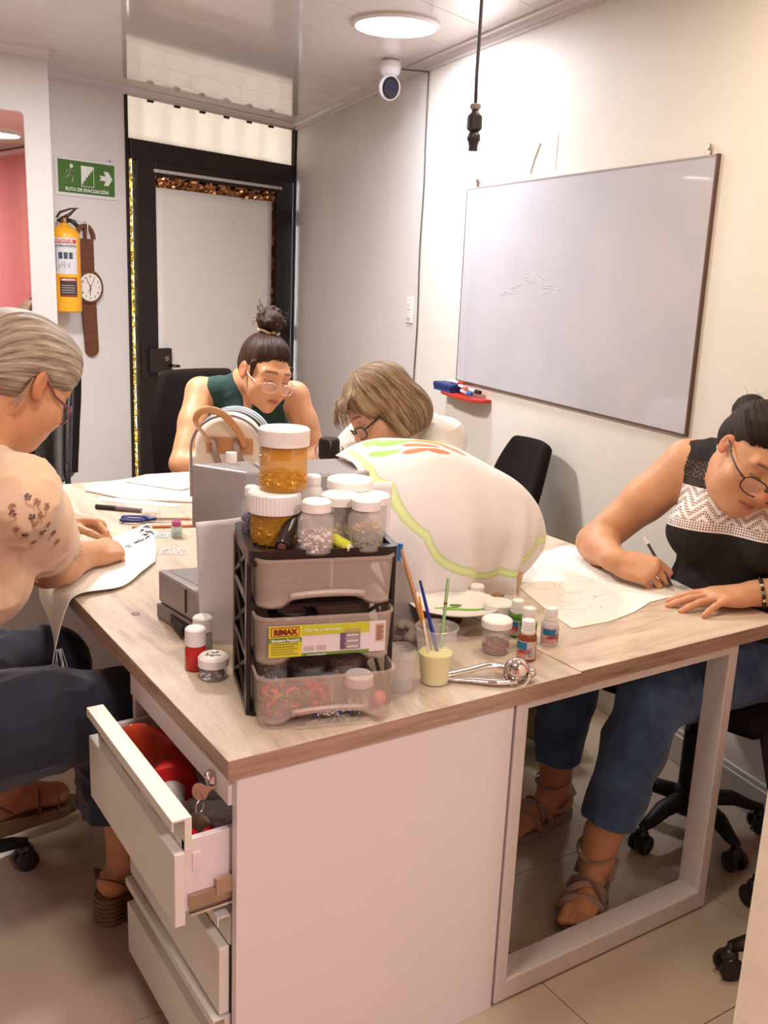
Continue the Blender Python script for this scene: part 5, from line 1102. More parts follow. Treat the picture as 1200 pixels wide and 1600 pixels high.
# folded white cloth at the back
def flatsheet(name,label,cat,pts,th,m,cent=None,nm='cloth',z=TZ,wob=.003):
    t=thing(name,label,cat,(sum(p[0] for p in pts)/len(pts),sum(p[1] for p in pts)/len(pts),z)); B=MB(); B.prism(pts,z+.0005,z+th); o=B.build(nm,m,t,world=True,bevel=min(.004,th*.4)); return t
wc_=mat('white_folded_cotton',(.82,.79,.75),rough=.8,bump=.2,bscale=180)
flatsheet('folded_cloth','folded white cloth at the far end of the desk in front of the bun woman','cloth',[(.875,3.15),(.93,3.22),(1.08,3.268),(1.30,3.265),(1.26,3.02),(1.135,2.86),(1.02,2.94),(.955,2.985)],.010,wc_)
flatsheet('folded_cloth','second fold of white cloth lying on top of the larger one','cloth',[(1.02,3.20),(1.12,3.262),(1.29,3.25),(1.24,3.04),(1.15,3.00)],.009,wc_,z=TZ+.0105)
flatsheet('paper_slip','narrow white paper lying before the folded cloth','paper',[(.87,3.02),(.90,3.05),(1.03,2.93),(1.10,2.84),(1.06,2.83),(.96,2.92)],.0015,mat('paper_white',(.80,.78,.75),rough=.6))
brush('marker_pen','black and grey marker pen lying on the left of the desk','marker',(.838,2.905,TZ+.008),(.948,2.803,TZ+.008),[('cap',0,.45,.0075,.0078,M_blk),('barrel',.45,1,.0078,.0068,mat('grey_barrel',(.17,.12,.13),rough=.35))])
bx=thing('clear_box','small clear plastic box of pins by the marker','box',(.958,2.748,TZ),-.6); B=MB(); B.box((0,0,.012),(.050,.040,.022)); B.build('box_shell',M_clear,bx,bevel=.003,solid=.001); scatter('pin',MATS['steel_grey'],bx,40,lambda r:Vector((r.uniform(-.02,.02),r.uniform(-.016,.016),r.uniform(.003,.010))),lambda B,c,R,r:B.tube([c,c+R@Vector((.010,0,0))*Vector((1,1,.2)).length*.6],.0005,3),2)
for nm,p,q in (('pencil lying behind the scissors, orange',(.88,2.735,TZ+.0045),(1.06,2.655,TZ+.0045)),('pencil lying in front of the scissors, orange',(.862,2.635,TZ+.0045),(1.045,2.575,TZ+.0045))):
    brush('pencil',nm.split(',')[0].replace('pencil','orange wooden pencil'),'pencil',p,q,[('shaft',0,.92,.0042,.0042,mat('orange_pencil',(.55,.20,.05),rough=.4)),('tip',.92,1,.0042,.0006,MATS['bare_wood_tip'])])
sc=thing('scissors','scissors with dark blue handles lying behind the stitching hands','scissors',(.94,2.685,TZ+.002),-.47)
bl=mat('navy_handle',(.012,.018,.13),rough=.35)
for s_ in (1,-1):
    B=MB(); c=(-.055,s_*.016); B.tube([(c[0]+.034*math.cos(a),c[1]+(.013)*math.sin(a),.007) for a in np.linspace(0,2*PI,22)],.0048,8,cap=False); B.tube([(-.024,s_*.010,.007),(.0,s_*.003,.007),(.012,0,.007)],[.005,.005,.005],8); B.build('handle',bl,sc,smooth=True)
    B=MB(); B.prism([(.0,-.005),(.0,.005),(.05,.004*s_+.002),(.105,s_*.002),(.05,-.004)],.005+.001*s_,.007+.001*s_); B.build('blade',MATS['steel_grey'],sc)
B=MB(); B.cyl((.010,0,.009),.004,.003,12); B.build('pivot_screw',MATS['chrome'],sc)
j=jar('glitter_vial','small clear vial with a magenta top by the edge of the white sheet','vial',(.945,2.50,TZ),.016,.046,clearmat('greenish_clear',(.55,.72,.66),.1,.4),mat('magenta_cap',(.35,.05,.16),rough=.35),.013,.014,shoulder=.004); contents(j,'green_glitter',mat('dark_green_glitter',(.05,.2,.1)),30,.012,.003,.012,flake(.004))
def crinkle(name,label,x,y,w,h,m,seed,zz=.012,rz=0.):
    t=thing(name,label,'bag',(x,y,TZ),rz); r=random.Random(seed); B=MB(); B.grid(lambda u,v:((u-.5)*w,(v-.5)*h,.0015+zz*r.random()*(math.sin(u*PI)*math.sin(v*PI)+.1)),14,12); B.build('film',m,t,smooth=False,solid=.0004); return t
M_film=clearmat('clear_film',(.85,.85,.86),.06,.30)
crinkle('plastic_bag','tiny crinkled bluish plastic bag beside the pencils',.905,2.535,.06,.05,clearmat('bluish_film',(.70,.82,.88),.08,.45),3,.010,-.5)
crinkle('plastic_bag','crinkled clear plastic scrap lying near the sewing machine',.885,2.36,.075,.06,M_film,5,.012,-.5)
# embroidered cloth under the stitching hands, hanging over the desk edge
def stitched():
    t=thing('stitched_cloth','cream cloth with dark embroidery under the left woman hands, hanging over the desk edge','cloth',(.70,2.35,TZ))
    L_=[(.498,2.060,.60),(.515,2.100,.66),(.535,2.115,TZ+.010),(.575,2.150,TZ+.005),(.64,2.10,TZ+.004)]
    rows=[ [(.492,2.055,.615),(.505,2.12,.63),(.515,2.2,.64),(.52,2.30,.66)],
           [(.522,2.070,.700),(.527,2.15,.705),(.530,2.25,.705),(.535,2.35,.705)],
           [(.560,2.095,TZ+.012),(.57,2.17,TZ+.004),(.575,2.28,TZ+.004),(.58,2.40,TZ+.004)],
           [(.665,2.120,TZ+.007),(.67,2.22,TZ+.005),(.675,2.35,TZ+.008),(.68,2.48,TZ+.006)],
           [(.745,2.205,TZ+.010),(.755,2.30,TZ+.008),(.765,2.42,TZ+.012),(.775,2.54,TZ+.008)],
           [(.800,2.275,TZ+.007),(.83,2.37,TZ+.010),(.86,2.49,TZ+.014),(.885,2.62,TZ+.010)],
           [(.803,2.285,TZ+.003),(.845,2.385,TZ+.002),(.885,2.51,TZ+.002),(.925,2.655,TZ+.002)]]
    R_=np.array(rows)
    def cr1(P,t):
        n=len(P); x=t*(n-1); i=int(min(math.floor(x),n-2)); f=x-i; p=[P[max(i-1,0)],P[i],P[i+1],P[min(i+2,n-1)]]
        return .5*((2*p[1])+(-p[0]+p[2])*f+(2*p[0]-5*p[1]+4*p[2]-p[3])*f*f+(-p[0]+3*p[1]-3*p[2]+p[3])*f**3)
    def S2(u,v): return cr1([cr1(R_[k],v) for k in range(len(R_))],u)
    n=46; B=MB(); B.grid(lambda u,v:tuple(S2(u,v)+np.array((0,0,.0015*math.sin(u*14)*math.sin(v*9)*(1 if u>.3 else 0)))),n,n); B.build('linen',mat('cream_linen',(.82,.76,.66),rough=.85,bump=.15,bscale=450,sheen=.2),t,world=True,smooth=True,solid=.0015,fix=False)
    r=random.Random(9); B=MB()
    def put(u,v,du,dv):
        a=S2(u,v);b=S2(min(1,max(0,u+du)),min(1,max(0,v+dv))); B.tube([Vector(a)+Vector((0,0,.0022)),Vector(b)+Vector((0,0,.0022))],.0012,4)
    for k in range(60): u=.80+.16*r.random(); v=.72+.10*math.sin((u-.8)*20)*.6+.06*r.random()+(.08 if k%2 else -.05); put(u,v,r.uniform(-.03,.03),r.uniform(-.02,.02))
    for k in range(26): u=.70+.14*r.random(); v=.60+.05*r.random(); put(u,v,r.uniform(-.025,.025),r.uniform(-.012,.012))
    tag(B.build('embroidery',mat('plum_black_thread',(.05,.03,.06),rough=.6),t,world=True),kind='stuff')
    B=MB()
    for k in range(9):
        x=.492+.002*k; B.tube([(x,2.058,.618),(x+r.uniform(-.01,.01),2.055,.58),(x+r.uniform(-.012,.012),2.05,.548+r.uniform(0,.02))],.0006,4)
    tag(B.build('fringe',MATS['white_thread'],t,world=True),kind='stuff')
stitched()
t=thing('sewing_needle','thin silver needle held between the stitching hands','needle',(.70,2.36,.785)); B=MB(); B.tube([(0,0,0),(-.028,-.006,.002)],.0007,5); B.build('needle',MATS['steel_grey'],t)

# ---- small backpack on the far desk ----
bp=thing('mini_backpack','small beige and grey backpack with brown leather handles on the far desk','backpack',(1.295,2.92,TZ),.0)
Fb=Field(); Rb=np.array([nrm((.84,-.54,0)),nrm((.54,.84,0)),[0,0,1.]]); c0=np.array((1.285,2.90,TZ))
Wc=lambda x,y,z:c0+x*Rb[0]+y*Rb[1]+z*Rb[2]
Fb.rc(Wc(0,0,.09),Wc(0,0,.17),.12,.115,.03); Fb.bx(Wc(0,0,.07),(.115,.05,.06),Rb,.012,.02); 
Fb.p.append(('bx',Wc(0,0,.12),np.array((.2,.058,.30)),Rb,.012,.012,True,None,None)) if False else None
def bpost(P,v): 
    y=np.abs((P-c0)@Rb[1])-.062; z=TZ+.002-P[...,2]; k=.016; d=v
    h=np.maximum(k-np.abs(y-d),0)/k; d=np.maximum(d,y)+h*h*k*.25; return np.maximum(d,z)
V,Q=Fb.mesh(c0+np.array((-.2,-.2,-.01)),c0+np.array((.2,.2,.32)),.005,post=bpost); npmesh('bag_body',V,Q,mat('beige_canvas',(.62,.52,.43),rough=.75,bump=.2,bscale=300),bp)
gy=mat('blue_grey_canvas',(.40,.44,.46),rough=.7,bump=.2,bscale=300)
def arch(r_,y,z0=.0,off=0): return [Wc(-r_,y,z0)]+[Wc(-r_*math.cos(a),y,.165+r_*.98*math.sin(a)) for a in np.linspace(0,PI,25)]+[Wc(r_,y,z0)]
B=MB()
P1=arch(.122,.045);P2=arch(.122,.135); n=len(P1); B.add([tuple(p) for p in P1+P2],[(i,i+1,n+i+1,n+i) for i in range(n-1)]); B.build('grey_gusset',gy,bp,world=True,smooth=True,solid=.006,fix=False)
B=MB(); B.add([tuple(p) for p in P2],[tuple(range(n))]); B.build('back_panel',gy,bp,world=True,solid=.004)
B=MB(); B.tube(arch(.119,-.058),.0045,6); B.build('piping',mat('grey_piping',(.22,.18,.17),rough=.5),bp,world=True,smooth=True)
for y,r_ in ((.06,.1235),(.095,.1235)): B=MB(); B.tube(arch(r_,y),.0035,6); B.build('zip',mat('zip_black',(.02,.018,.02),rough=.4),bp,world=True,smooth=True)
br_=mat('tan_leather',(.42,.20,.08),rough=.45); br2=mat('taupe_leather',(.22,.15,.12),rough=.5)
B=MB(); B.box(tuple(Wc(.008,-.066,.185)),(.15,.006,.052),rz=math.atan2(-.54,.84)); B.build('leather_patch',br_,bp,world=True,bevel=.002)
B=MB(); B.tube(cat([Wc(-.050,-.072,.185),Wc(-.070,-.10,.225),Wc(-.092,-.12,.270),Wc(-.065,-.125,.305),Wc(-.01,-.115,.295),Wc(.035,-.10,.245),Wc(.062,-.078,.185)]),.0125,8,flat=.22); B.build('leather_handle',br_,bp,world=True,smooth=True)
for x in (-.035,.04):
    B=MB(); B.tube(cat([Wc(x-.01,-.072,.205),Wc(x,-.10,.17),Wc(x+.02,-.105,.12),Wc(x+.05,-.09,.07)]),.011,8,flat=.25); B.build('strap',br2,bp,world=True,smooth=True)
B=MB(); B.tube([Wc(-.10,-.075,.075),Wc(-.05,-.08,.068),Wc(.0,-.078,.074)],.0035,6); B.build('cord',MATS['zip_black'],bp,world=True,smooth=True)

# ---- contents of the open drawer ----
ZD=.448
cone=mat('cone_tube_grey',(.62,.60,.58),rough=.4)
t=thing('thread_cone','cone with red thread band and silver base lying in the open drawer','thread cone',(.557,1.515,.527),rot=tuple(Vector((.35,.9,.25)).to_track_quat('Z','Y').to_euler()))
B=MB(); B.lathe([(.0001,-.05),(.022,-.05),(.026,.0),(.0001,.001)],n=28); B.build('silver_tube',cone,t,smooth='auto'); B=MB(); B.lathe([(.026,.0),(.046,.012),(.048,.020),(.030,.05),(.0001,.052)],n=32); B.build('red_thread',mat('red_thread',(.60,.012,.012),rough=.45),t,smooth='auto')
t=thing('red_bag','glossy orange-red packet standing at the back of the open drawer','packet',(.60,1.60,ZD)); r=random.Random(6)
B=MB(); B.grid(lambda u,v:(.515+.12*u+.012*math.sin(v*5+u*3)-.60,1.70-.10*u+.004*r.random()-1.60,.0+.150*v*(1-.9*abs(u-.35)**1.5)),14,12); B.build('film',mat('red_orange_film',(.55,.055,.02),rough=.16,coat=.4,bump=.5,bscale=25),t,smooth=True,solid=.003)
t=thing('red_cloth_ball','bright red crumpled ribbon in the near corner of the open drawer','ribbon',(.568,1.37,ZD)); Fq=Field(); r=random.Random(8)
for k in range(12): p=np.array((.568+r.uniform(-.035,.035),1.365+r.uniform(-.04,.04),ZD+r.uniform(.03,.070))); Fq.rc(p,p+rng3_(r)*.02 if False else p+np.array((r.uniform(-.02,.02),r.uniform(-.01,.02),r.uniform(-.01,.015))),.016,.010,.004)
V,Q=Fq.mesh((.49,1.29,ZD-.01),(.65,1.46,ZD+.11),.0035); V[:,1]=np.maximum(V[:,1],1.306); V[:,0]=np.maximum(V[:,0],.511); V[:,2]=np.maximum(V[:,2],ZD+.001); npmesh('ribbon',V,Q,mat('bright_red_satin',(.58,.008,.010),rough=.4,bump=.3,bscale=80),t)
def bagm(name,label,c,w,h,seed,m,rot):
    t=thing(name,label,'bag',c,0,rot=rot); r=random.Random(seed); B=MB(); B.grid(lambda u,v:((u-.5)*w*(1-.3*v),.018*(r.random()-.5)*math.sin(u*PI),v*h+.008*r.random()),12,12); B.build('film',m,t,smooth=False,solid=.0006)
bagm('plastic_bag','crumpled clear plastic bag in the open drawer beside the thread cone',(.545,1.43,ZD+.035),.11,.085,2,clearmat('milky_film',(.90,.85,.86),.12,.22),(math.radians(-30),0,math.radians(35)))
bagm('plastic_bag','clear bag with bluish beads near the lock in the open drawer',(.595,1.39,ZD+.055),.085,.05,4,clearmat('grey_film',(.85,.82,.86),.12,.16),(math.radians(20),0,math.radians(-20)))
t=thing('hook_wire','little bent wire hook at the far side of the open drawer','wire',(.51,1.60,ZD)); B=MB(); B.tube([(0,0,.0),(.004,0,.05),(.012,.01,.075),(.018,.012,.06)],.0018,6); B.tube([(.01,.02,0),(.012,.015,.06),(.02,.01,.08)],.0018,6); B.build('wire',mat('brass_wire',(.35,.24,.12),rough=.35,metal=1),t,smooth=True)
# keys hanging from the lock
ky=thing('key_set','two keys on a ring hanging at the drawer lock','keys',(.545,1.335,.622))
def keyprof(B,R,o,sc=1.0):
    k=[(.011*math.cos(a),.011*math.sin(a)) for a in np.linspace(-1.9+PI/2*0+0,-1.9+2*PI-.5,18)]
    pts=[(.0125*math.cos(a)*1.1,.0105*math.sin(a)) for a in np.linspace(math.radians(-60),math.radians(240),18)]+[(-.003,-.014),(-.003,-.036),(0,-.041),(.0035,-.036),(.0035,-.030),(.0045,-.027),(.0035,-.024),(.0035,-.014)]
    B.prism([(x*sc,y*sc) for x,y in pts],-.001,.001,R=R,c=o)
Rk=Matrix.Rotation(-.7,3,'Z')@Matrix.Rotation(PI/2,3,'X')
B=MB(); keyprof(B,Rk,(-.012,-.012,-.044),1.35); B.build('key',mat('worn_brass_key',(.34,.25,.17),rough=.3,metal=1),ky)
B=MB(); keyprof(B,Matrix.Rotation(-.3,3,'Z')@Matrix.Rotation(PI/2,3,'X')@Matrix.Rotation(PI/2+.3,3,'Z'),(-.004,.004,-.002),1.2); B.build('key',mat('pinkish_key',(.48,.32,.27),rough=.3,metal=1),ky)
B=MB(); B.tube([(-.010+.008*math.cos(a),-.010+.003*math.cos(a),-.020+.011*math.sin(a)) for a in np.linspace(0,2*PI,18)],.0013,6,cap=False); B.build('key_ring',MATS['chrome'],ky,smooth=True)
# pale green bag on the floor below the right desk, by the wall
Fg=Field(); r=random.Random(12)
for k in range(14): p=np.array((2.02+r.uniform(-.07,.07),2.10+r.uniform(-.06,.06),.05+r.uniform(0,.28))); Fg.rc(p,p+np.array((r.uniform(-.04,.04),r.uniform(-.04,.04),r.uniform(-.02,.08))),.05,.035,.02)
Fg.plane((0,0,.001),(0,0,1)); gbg=thing('cloth_bag','crumpled olive yellow cloth bag on the floor under the desk, behind the legs','bag',(2.02,2.10,0)); V,Q=Fg.mesh((1.85,1.93,-.02),(2.19,2.27,.48),.008); V=V+vnormals(V,Q)*(.006*vnoise(V,25,3))[:,None]; V[:,2]=np.maximum(V[:,2],.0); npmesh('bag_cloth',V,Q,mat('olive_cloth',(.42,.40,.16),rough=.8,var=.3,varscale=9),gbg)
# ================= PEOPLE =================
def skin_mat(name,rough=.5):
    m=mat(name,(.8,.5,.35),rough=rough,sss=.12,bump=.12,bscale=220)
    N,L,b=nodes_of(m); a=N.new('ShaderNodeAttribute'); a.attribute_name='Col'; L.new(a.outputs['Color'],b.inputs['Base Color']); return m
def hair_mat(name,stops,fs=(26,1.6,1),rough=.42,bump=.5):
    m=mat(name,(.3,.2,.1),rough=rough+.08,spec=.22)
    N,L,b=nodes_of(m); a=N.new('ShaderNodeAttribute'); a.attribute_name='hair'
    mp=N.new('ShaderNodeMapping'); mp.inputs['Scale'].default_value=fs; L.new(a.outputs['Vector'],mp.inputs['Vector'])
    n=N.new('ShaderNodeTexNoise'); n.inputs['Scale'].default_value=1; n.inputs['Detail'].default_value=8; n.inputs['Roughness'].default_value=.68
    L.new(mp.outputs[0],n.inputs['Vector']); r=ramp(N,stops); L.new(n.outputs['Fac'],r.inputs[0]); L.new(r.outputs[0],b.inputs['Base Color'])
    bp=N.new('ShaderNodeBump'); bp.inputs['Strength'].default_value=bump; bp.inputs['Distance'].default_value=.004
    L.new(n.outputs['Fac'],bp.inputs['Height']); L.new(bp.outputs[0],b.inputs['Normal']); return m
class Loc:
    """head-local frame: x person's right, y forward, z up"""
    def __init__(s,o,R,sc): s.o=np.array(o,float); s.R=np.array(R,float); s.s=sc
    def w(s,x,y,z): return s.o+s.s*(x*s.R[0]+y*s.R[1]+z*s.R[2])
    def inv(s,P): return ((P-s.o)@s.R.T)/s.s
def head(F,h,wide=1.0,jaw=1.0,full=0.0,ear=1.0):
    s=h.s; R=h.R; w=h.w
    E=lambda c,r,k=.02,sub=False,RR=None: F.el(w(*c),[x*s for x in r],R if RR is None else RR@R,k*s,sub)
    C=lambda a,b,ra,rb,k=.012,sub=False: F.rc(w(*a),w(*b),ra*s,rb*s,k*s,sub)
    E((0,-.018,.034),(.0735*wide,.092,.080)); E((0,.022,-.012),(.0625*wide,.066,.084),.03)
    E((0,.026,-.070),(.052*jaw,.053,.042),.03); E((0,.066,-.100),(.021,.020,.017),.025)
    for x in (1,-1):
        E((x*.040*wide,.050,-.040),(.026+full,.026+full,.026+full),.03)
        C((x*.012,.084,.020),(x*.046,.070,.018),.008,.007,.02)
        E((x*.031,.100,.000),(.0165,.017,.0125),.016,True)
        E((x*.031,.0725,-.001),(.0150,.0125,.0115),.006)
        C((x*.018,.082,-.005),(x*.044,.073,-.0055),.0022,.0022,.003)
        E((x*.0115,.098,-.040),(.0082,.0095,.0072),.008)
        E((x*.0065,.103,-.0475),(.0035,.0045,.0030),.003,True)
    C((0,.084,.012),(0,.107,-.033),.0085,.0108,.014)
    E((0,.068,-.064),(.031,.026,.028),.02)
    C((-.017,.085,-.0655),(0,.0935,-.0625),.0035,.0058,.006); C((.017,.085,-.0655),(0,.0935,-.0625),.0035,.0058,.006)
    C((-.013,.086,-.0745),(.013,.086,-.0745),.0062,.0062,.006); E((0,.090,-.0755),(.012,.006,.006),.006)
    C((-.022,.0885,-.0685),(0,.0985,-.0685),.0014,.0016,.004,True); C((.022,.0885,-.0685),(0,.0985,-.0685),.0014,.0016,.004,True)
    for x in (1,-1):
        Re=np.array([[math.cos(.35*x),-math.sin(.35*x)*-1,0],[-math.sin(.35*x),math.cos(.35*x),0],[0,0,1]])
        E((x*.078*wide,-.012,-.004),(.0075,.0165*ear,.0275*ear),.006,False,Re); E((x*.0765*wide,-.006,-.025*ear),(.006,.008,.010*ear),.008)
        E((x*.0865*wide,-.006,.002),(.007,.010*ear,.017*ear),.005,True,Re)
        E((x*.083*wide,.003,-.010),(.005,.006,.007),.004,True)
def face_cols(h,V,base,lip=(.55,.16,.13),brow=(.10,.06,.04),blush=.3,nails=(),browo=1.0,scalp=None,zl=.062):
    X=h.inv(V); x,y,z=X.T; c=np.tile(np.array(base,float),(len(V),1))
    c*=(1+.07*vnoise(V,28,3)+.04*vnoise(V,90,5))[:,None]
    def g(cx,cy,cz,rx,ry,rz): return np.exp(-(((np.abs(x)-cx)/rx)**2+((y-cy)/ry)**2+((z-cz)/rz)**2))
    def mix(w,col): nonlocal c; w=np.clip(w,0,1)[:,None]; c=c*(1-w)+np.array(col)*w
    if scalp is not None:
        zz=zl-1.0*np.maximum(np.abs(x)-.036,0)+.004*vnoise(np.stack([x,x*0,x*0],1),160,9); wv=np.clip((z-zz+.004)/.011,0,1)*(y>.0)*(np.abs(x)<.09)*(y<.12)*(z<.14); wv=wv*(.75+.5*vnoise(np.stack([x*6,y,z],1),60,4)); mix(wv,scalp)
    red=np.array([base[0]*1.0,base[1]*.66,base[2]*.60])
    mix(blush*g(.040,.065,-.035,.022,.03,.018),red); mix(.55*g(0,.105,-.036,.014,.02,.014),red)
    lipw=np.clip(1.25-np.sqrt((x/.0245)**2+((z+.0685)/.0105)**2)**3,0,1)*(y>.078); mix(lipw*.85,lip)
    mix(.8*(np.exp(-((z+.0685)/.0012)**2))*(np.abs(x)<.021)*(y>.07),(lip[0]*.35,lip[1]*.35,lip[2]*.35))
    zb=.0245-.22*np.maximum(np.abs(x)-.034,0); mix(browo*.95*np.exp(-((z-zb)/.0036)**2)*((np.abs(x)>.013)&(np.abs(x)<.050))*(y>.05),brow)
    zl=-.0058; mix(.85*np.exp(-((z-zl)/.0018)**2)*((np.abs(x)>.0175)&(np.abs(x)<.0455))*(y>.06),(.03,.02,.02))
    mix(.30*g(.031,.08,.006,.016,.02,.006),(base[0]*.5,base[1]*.4,base[2]*.4))
    mix(.5*((np.abs(x)>.07)&(y<.02)&(y>-.035)&(np.abs(z)<.04)),red)
    for p,n in nails:
        d=V-np.array(p); on=np.linalg.norm(d,axis=1)<.0075; up=(d@np.array(n))>-.001; mix((on&up)*.75,(base[0]*1.05,base[1]*.86,base[2]*.86))
    return np.clip(c,0,1)
def hand(F,wrist,X,Z,side,s,curl,spread=(6,1,-5,-12),thumb=None,nails=None,tr=0.0):
    """X along the fingers, Z out of the back of the hand, side +1/-1 which way the thumb lies from X x Z"""
    X=nrm(X); Z=nrm(np.array(Z)-np.dot(Z,X)*X); Y=np.cross(Z,X)*side; o=np.array(wrist,float)
    P=lambda x,y,z: o+s*(x*X+y*Y+z*Z)
    Rm=np.array([X,Y,Z])
    F.el(P(.050,.002,.0),(.052*s,.036*s,.0135*s),Rm,.012*s); F.el(P(.075,.0,.001),(.026*s,.038*s,.0115*s),Rm,.012*s)
    F.rc(P(-.02,0,0),P(.03,0,0),.024*s,.021*s,.02*s); F.el(P(.035,.022,-.008),(.030*s,.016*s,.014*s),Rm,.014*s)
    F.el(P(.04,-.024,-.006),(.034*s,.012*s,.012*s),Rm,.014*s)
    ys=(.0275,.0095,-.0095,-.0275); xs=(.088,.092,.087,.078)
    Ls=((.042,.025,.020),(.046,.029,.021),(.042,.026,.020),(.032,.020,.018)); rr=(.0090,.0092,.0086,.0076)
    for i in range(4):
        p=P(xs[i],ys[i],.0); a=0; sp=math.radians(spread[i]); D=math.cos(sp)*X+math.sin(sp)*Y
        r=rr[i]*s; F.rc(P(xs[i]-.05,ys[i]*.7,.003),p,.009*s,r*1.1,.010*s)
        for j in range(3):
            a+=math.radians(curl[i][j]); d=math.cos(a)*D-math.sin(a)*Z
            q=p+d*Ls[i][j]*s; F.rc(p,q,r*(1-.07*j),r*(.93-.07*j),.0035*s); p=q
        if nails is not None:
            nn=math.sin(a)*D+math.cos(a)*Z; nails.append((p-d*.001+nn*r*.62,nn))
    th=thumb or ((.75,.62,-.20),(.90,.40,-.15),(.98,.2,-.1)); p=P(.022,.020,-.006)
    for j,(L,r0,r1) in enumerate(((.044,.0125,.0108),(.032,.0105,.0095),(.024,.0098,.0080))):
        d=nrm(th[j][0]*X+th[j][1]*Y+th[j][2]*Z); q=p+d*L*s; F.rc(p,q,r0*s,r1*s,.008*s if j==0 else .003*s); p=q
    return P
def arm(F,sh,el,wr,g=1.0,infl=0.0,part=(0,2),k=.02):
    sh,el,wr=[np.array(x,float) for x in (sh,el,wr)]
    if part[0]<1:
        e=min(part[1],1); q=sh+(el-sh)*e
        F.rc(sh,sh+(el-sh)*min(.45,e),.049*g+infl,.046*g+infl,.03); F.rc(sh+(el-sh)*min(.4,e),q,.045*g+infl,.038*g+infl+(1-e)*.006,k)
    if part[1]>1:
        m=el+(wr-el)*.30; F.rc(el,m,.036*g+infl,.037*g+infl,k); F.rc(m,wr,.037*g+infl,.0225*g+infl,k)
def torso(F,j,g=1.0,infl=0.0,bust=1.0,belly=1.0):
    sR=np.array(j['shR'],float);sL=np.array(j['shL'],float);r=nrm(sR-sL)
    ch=np.array(j['chest'],float);wa=np.array(j['waist'],float);pe=np.array(j['pelvis'],float);nk=np.array(j['neck'],float)
    up=nrm(nk-ch); r=nrm(r-(r@up)*up); f=np.cross(up,r); R=np.array([r,f,up]); up2=nrm(ch-pe); r2=nrm(r-(r@up2)*up2); f2=np.cross(up2,r2); R2=np.array([r2,f2,up2])
    i=infl
    F.el(ch,(.145*g+i,.105*g+i,.165+i),R,.04); F.el(ch+up*.085,(.14*g+i,.085*g+i,.075+i),R,.04)
    F.el(wa,(.138*g+i,.108*g*belly+i,.14+i),R2,.05); F.el(pe,(.172*g+i,.125*g+i,.125+i),R2,.05)
    if belly>1: F.el((wa+pe)/2+f2*.05*belly,(.13*g+i,.10*g+i,.12+i),R2,.05)
    for s in (1,-1): F.el(ch+r*s*.075*g+f*.085*g-up*.02,(.062*bust+i,.052*bust+i,.062*bust+i),R,.035)
    F.rc(nk-up*.015,sR,.038+i,.046*g+i,.04); F.rc(nk-up*.015,sL,.038+i,.046*g+i,.04)
    F.rc(ch+up*.05,nk+up*.015,.075+i,.047+i,.05)
    return R,R2
def leg(F,hip,kn,an,g=1.0,infl=0.0,end=1.0,flare=0.0):
    hip,kn,an=[np.array(x,float) for x in(hip,kn,an)]
    F.rc(hip,kn,.088*g+infl,.060*g+infl,.04)
    q=kn+(an-kn)*end; m=kn+(an-kn)*.3
    F.rc(kn,m,.057*g+infl,.056*g+infl,.03); F.rc(m,q,.056*g+infl,.036*g+infl+flare,.03)
def foot(F,an,toe,s=1.0,nails=None):
    an=np.array(an,float);toe=np.array(toe,float); d=toe-an; d[2]=0; X=nrm(d); Z=np.array([0,0,1.]); fl=toe[2]; side=np.cross(Z,X)
    F.rc(an+Z*.06,an,.034,.033,.02); heel=an-X*.035; heel[2]=fl+.012+ (an[2]-.075-fl)*.9
    F.el(heel+Z*.01,(.035,.030,.028),np.array([X,side,Z]),.02)
    ball=an+X*.11*s; ball[2]=fl+.004; F.rc(an-Z*.02,ball,.032,.022,.03); F.rc(heel,ball,.026,.022,.03); F.el(ball,(.034,.041,.020),np.array([X,side,Z]),.02)
    return ball,X,side
def person_root(label,loc): return thing('person',label,'person',loc)
def glasses(h,parent,m,lm,rx=.025,rz=.017,r=.0013,y=.097,z=-.012,drop=.0,half=False,name='glasses',top=None,sq=.75,ty=0.0,tl=-.10):
    """one pair of spectacles in head-local coordinates"""
    G=MB(); TT=[]; Ls=MB(); w=lambda x,yy,zz: h.w(x,yy,zz)
    for sx in (1,-1):
        pts=[]
        for i in range(29):
            a=2*PI*i/28; cx=math.copysign(abs(math.cos(a))**sq,math.cos(a))*rx; cz=math.copysign(abs(math.sin(a))**sq,math.sin(a))*rz
            xx=.033+cx; pts.append(w(sx*xx,y-.35*max(0,xx-.03)-.0,z+cz))
        G.tube(pts,r*h.s,6,cap=False); Ls.add(pts[:-1],[tuple(range(28))])
        T=MB(); TT.append(T); T.tube([w(sx*(.033+rx),y-.010,z+.006),w(sx*.0735,y-.030,z+.008),w(sx*.0775,.03,z+.5*(.006-z)),w(sx*.0785,-.005,.016+ty)],r*h.s*1.25,6)
        T.tube([w(sx*.0785,-.005,.016+ty),w(sx*.080,-.025,.004)],r*h.s*1.1,6)
    G.tube([w(-.009,y,z+.004),w(0,y+.003,z+.007),w(.009,y,z+.004)],r*h.s*1.1,6)
    t=thing(name,*top,loc=tuple(h.w(0,y,z)))
    G.build('rim',m,t,smooth=True,world=True)
    for q in TT: q.build('temple',m,t,smooth=True,world=True)
    Ls.build('lens',lm,t,world=True,solid=.0012)
    return t
def hair_obj(name,F,h,lo,hi,step,m,parent,attr,disp=None):
    V,Q=F.mesh(lo,hi,step); a=attr(h.inv(V)); 
    if disp is not None: V=V+vnormals(V,Q)*disp(h.inv(V),a)[:,None]
    return npmesh(name,V,Q,m,parent,attrs={'hair':a})
